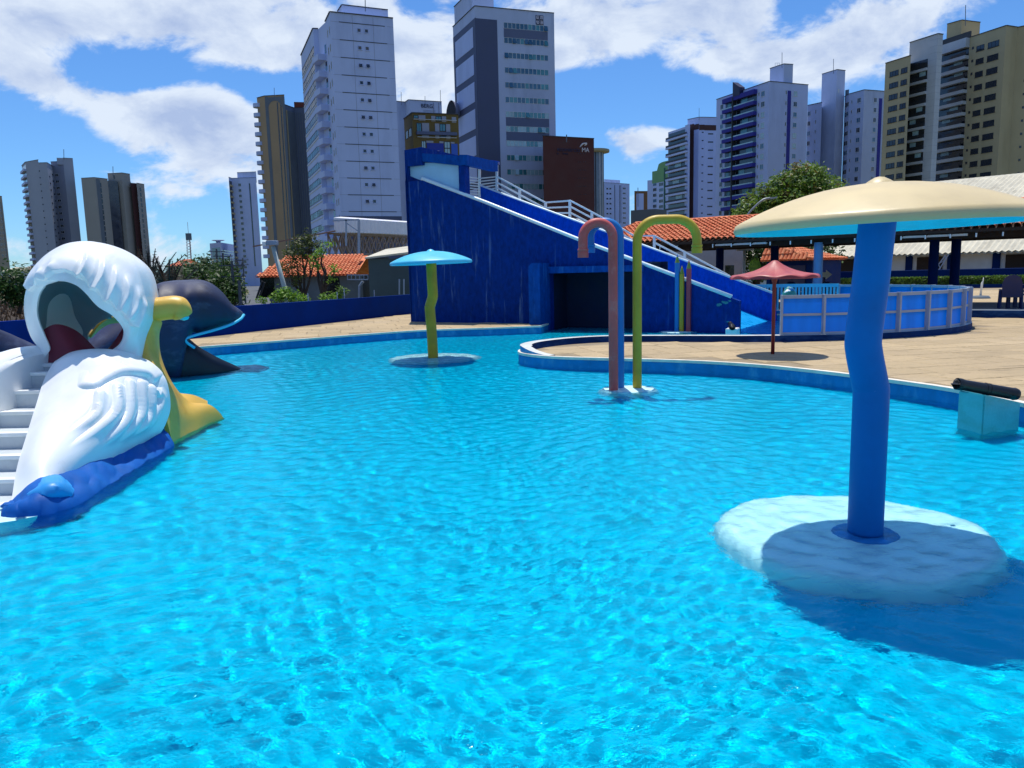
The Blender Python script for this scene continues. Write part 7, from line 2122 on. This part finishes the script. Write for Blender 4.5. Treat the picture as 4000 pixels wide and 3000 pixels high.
# --- tan arch tower on the left
t, F, P = tower('arch_front_tower', 'tall tan tower with a grey arch inlay and rounded balconies', [(1004, 383), (1033, 375), (1110, 371)], 58, mat('brown_tan_paint', '#9c8468', .85, .06, .15), 10, cap=mcapd)
mag = mat('grey_tile_inlay', '#5f6874', .75, .08, .5)
f = F[1]; za_ = f.uz(1070, 412)[1]
f.rect('arch_inlay', 1034, 378, 1046, 1000, .06, mag); f.rect('arch_inlay', 1101, 376, 1110, 1000, .06, mag)
uA, uB = f.uz(1046, 400)[0], f.uz(1101, 400)[0]; cu_ = (uA + uB) / 2; ru = (uB - uA) / 2; zs = f.uz(1070, 428)[1]; zt2 = f.uz(1070, 379)[1]
b = MB(); n_ = 16; inn = [(cu_ - ru * cos(pi * k / n_), zs + 2.6 * sin(pi * k / n_)) for k in range(n_ + 1)]
vs = [f.M @ V((u, .07, z)) for u, z in inn] + [f.M @ V((u, .07, zt2)) for u, z in inn]; b.add(vs, [(k, k + 1, n_ + 2 + k, n_ + 1 + k) for k in range(n_)]); b.build('arch_inlay', mag, t)
for x in (1081, 1094): f.rect('slit_window', x, 400, x + 4, 1000, .04, mg1)
f = F[0]; DZ = 2.9
cB = P[0] + V((-.2, 0, 0))
for i in range(17):
    z = f.uz(1004, 420)[1] - i * DZ
    b = MB(); b.lathe([(1.5, z), (1.55, z + .05), (1.55, z + 1.15), (1.4, z + 1.15), (1.4, z + .1), (0, z + .1)], (cB.x + .2, cB.y + .6, 0), 20); b.build('balcony', mW, t)
    b = MB(); b.tube([(cB.x + .6, cB.y + 1.0, z + 1.15), (cB.x + .6, cB.y + 1.0, z + DZ)], .8, 8); b.build('recess', mg1, t)
_, F2, P2 = tower(None, None, [(1112, 409), (1146, 421), (1190, 420)], 55.5, mat('blue_grey_cladding', '#566076', .8, .06, .3), 10, parent=t, part='rear_wall', cap=mcapd)
for k in range(7): F2[0].box('rib', F2[0].W * (.08 + .13 * k), F2[0].W * (.13 + .13 * k), BZ, 54, .35, mtan if k == 0 else mag)
for k in range(5): F2[1].box('rib', F2[1].W * (.1 + .2 * k), F2[1].W * (.16 + .2 * k), BZ, 54, .2, mag)
tower(None, None, [(1148, 398), (1188, 399)], 58.3, mat('red_brown_tank', '#6a3020', .85, .06), 5, parent=t, part='roof_block', z0=54); antenna(t, 1071, 343, 374, 240)

# --- slim blue-white tower left of it
t, F, P = tower('slim_white_tower', 'slim bluish white tower with one column of windows', [(893, 692), (905, 696), (1000, 694)], 55.7, mW, 12, cap=mcapd)
f = F[1]; f.column(936, 722, 11, 11, 2.88, 17, mg1, mfw, 1, sill=True); f.rect('slit_window', 972, 716, 977, 1040, .04, mg1)
F[0].balconies(.2, F[0].W - .2, 54, 2.88, 17, mtan, mtan, mg1, .6, .4, .5)
tower(None, None, [(926, 674), (1000, 671)], 59, mW2, 6, parent=t, part='roof_block', z0=54, cap=mcapd)
# --- low distant white office with a disc on the roof
t, F, P = tower('white_striped_office', 'low distant white office with striped front and roof disc', [(819, 951), (862, 947), (923, 957)], 22, mW, 14)
f = F[1]
for i in range(10): f.box('ribbon_window', .3, f.W - .2, 17.6 - i * 1.25, 18.2 - i * 1.25, .03, mg2)
f = F[0]; f.box('glass_front', f.W * .15, f.W * .9, BZ, 19.5, .05, mg2)
c = AD(853, 947, 420); b = MB(); b.lathe([(0, 1.4), (3.2, 1.3), (3.4, 1.0), (1.2, .6), (1.2, -.6)], c, 24); b.build('roof_disc', mW2, t)

# --- twin far-left towers
mT1 = mat('pale_taupe_paint', '#9298a8', .85, .05, .1)
t, F, P = tower('stepped_pale_tower', 'pale grey stepped tower with balconies on its left edge', [(85, 648), (99, 633), (149, 624)], 58, mT1, 10, cap=mcapd)
f = F[0]; f.balconies(.1, f.W - .1, 57, 2.9, 17, mW, mW, mg1, 1.0, .9, .2)
_, F2, P2 = tower(None, None, [(149, 636), (183, 635), (210, 652)], 56.5, mT1, 10, parent=t, part='set_back_wall', cap=mcapd)
F2[0].column(154, 668, 4, 5, 2.95, 16, mg1, mfd, 0, fr=.05); F2[1].column(205, 682, 4, 6, 2.95, 16, mg1, mfd, 0, fr=.05); F2[1].column(194, 690, 3, 6, 2.95, 16, mg1, mfd, 0, fr=.05)
_, F3, P3 = tower(None, None, [(198, 632), (247, 630)], 58.5, mat('grey_blue_paint', '#7c8296', .85, .05, .1), 8, parent=t, part='core_wall', cap=mcapd)
F3[0].column(222, 684, 13, 10, 2.9, 16, mg1, mfw, 1)
tower(None, None, [(245, 617), (284, 619)], 60, mT1, 9, parent=t, part='stair_core', cap=mcapd); tower(None, None, [(221, 616), (247, 617)], 60, mT1, 6, parent=t, part='roof_block', z0=57); antenna(t, 249, 583, 617, 350, .12)
mbn = mat('taupe_tower_paint', '#918e8a', .85, .05, .1)
t, F, P = tower('fluted_taupe_tower', 'taupe tower of vertical folds with a dark glass band', [(317, 696), (368, 693), (420, 699)], 50, mbn, 10, cap=mcapd)
F[1].rect('dark_groove', 374, 698, 389, 1060, .03, mag); F[1].column(393, 723, 5, 17, 2.45, 17, mg1, mfd, 0, fr=.04)
_, F2, P2 = tower(None, None, [(420, 706), (459, 708)], 49.2, mg1, 8, parent=t, part='glass_band'); 
_, F3, P3 = tower(None, None, [(420, 678), (477, 675), (507, 680)], 53, mbn, 9, parent=t, part='core_wall', z0=47, cap=mcapd)
_, F4, P4 = tower(None, None, [(457, 706), (477, 703), (511, 710)], 49.6, mbn, 9, parent=t, part='core_shaft')
F3[0].column(446, 692, 5, 13, 99, 1, mg1, mfd, 0, fr=.04)
_, F5, P5 = tower(None, None, [(511, 714), (534, 716)], 48.8, mat('maroon_band', '#4a2a2c', .85, .06), 8, parent=t, part='maroon_band')
_, F6, P6 = tower(None, None, [(534, 715), (563, 720)], 48.6, mbn, 9, parent=t, part='end_wall', cap=mcapd)
F6[0].column(548, 740, 5, 14, 2.45, 15, mg1, mfd, 0, fr=.04); antenna(t, 441, 650, 678, 330, .12)
t, F, P = tower('cream_edge_tower', 'cream tower cut off by the left edge', [(-140, 745), (7, 767)], 48.6, mat('cream_paint', '#978f7e', .85, .05, .1), 12, cap=mcapd)
F[0].column(-12, 800, 8, 10, 2.9, 10, mg1, mfw, 1); F[0].column(-1, 800, 5, 10, 2.9, 10, mg1, mfw, 0)
_b = F[0].rect('stripe', 2, 790, 4, 1020, .05, mag)
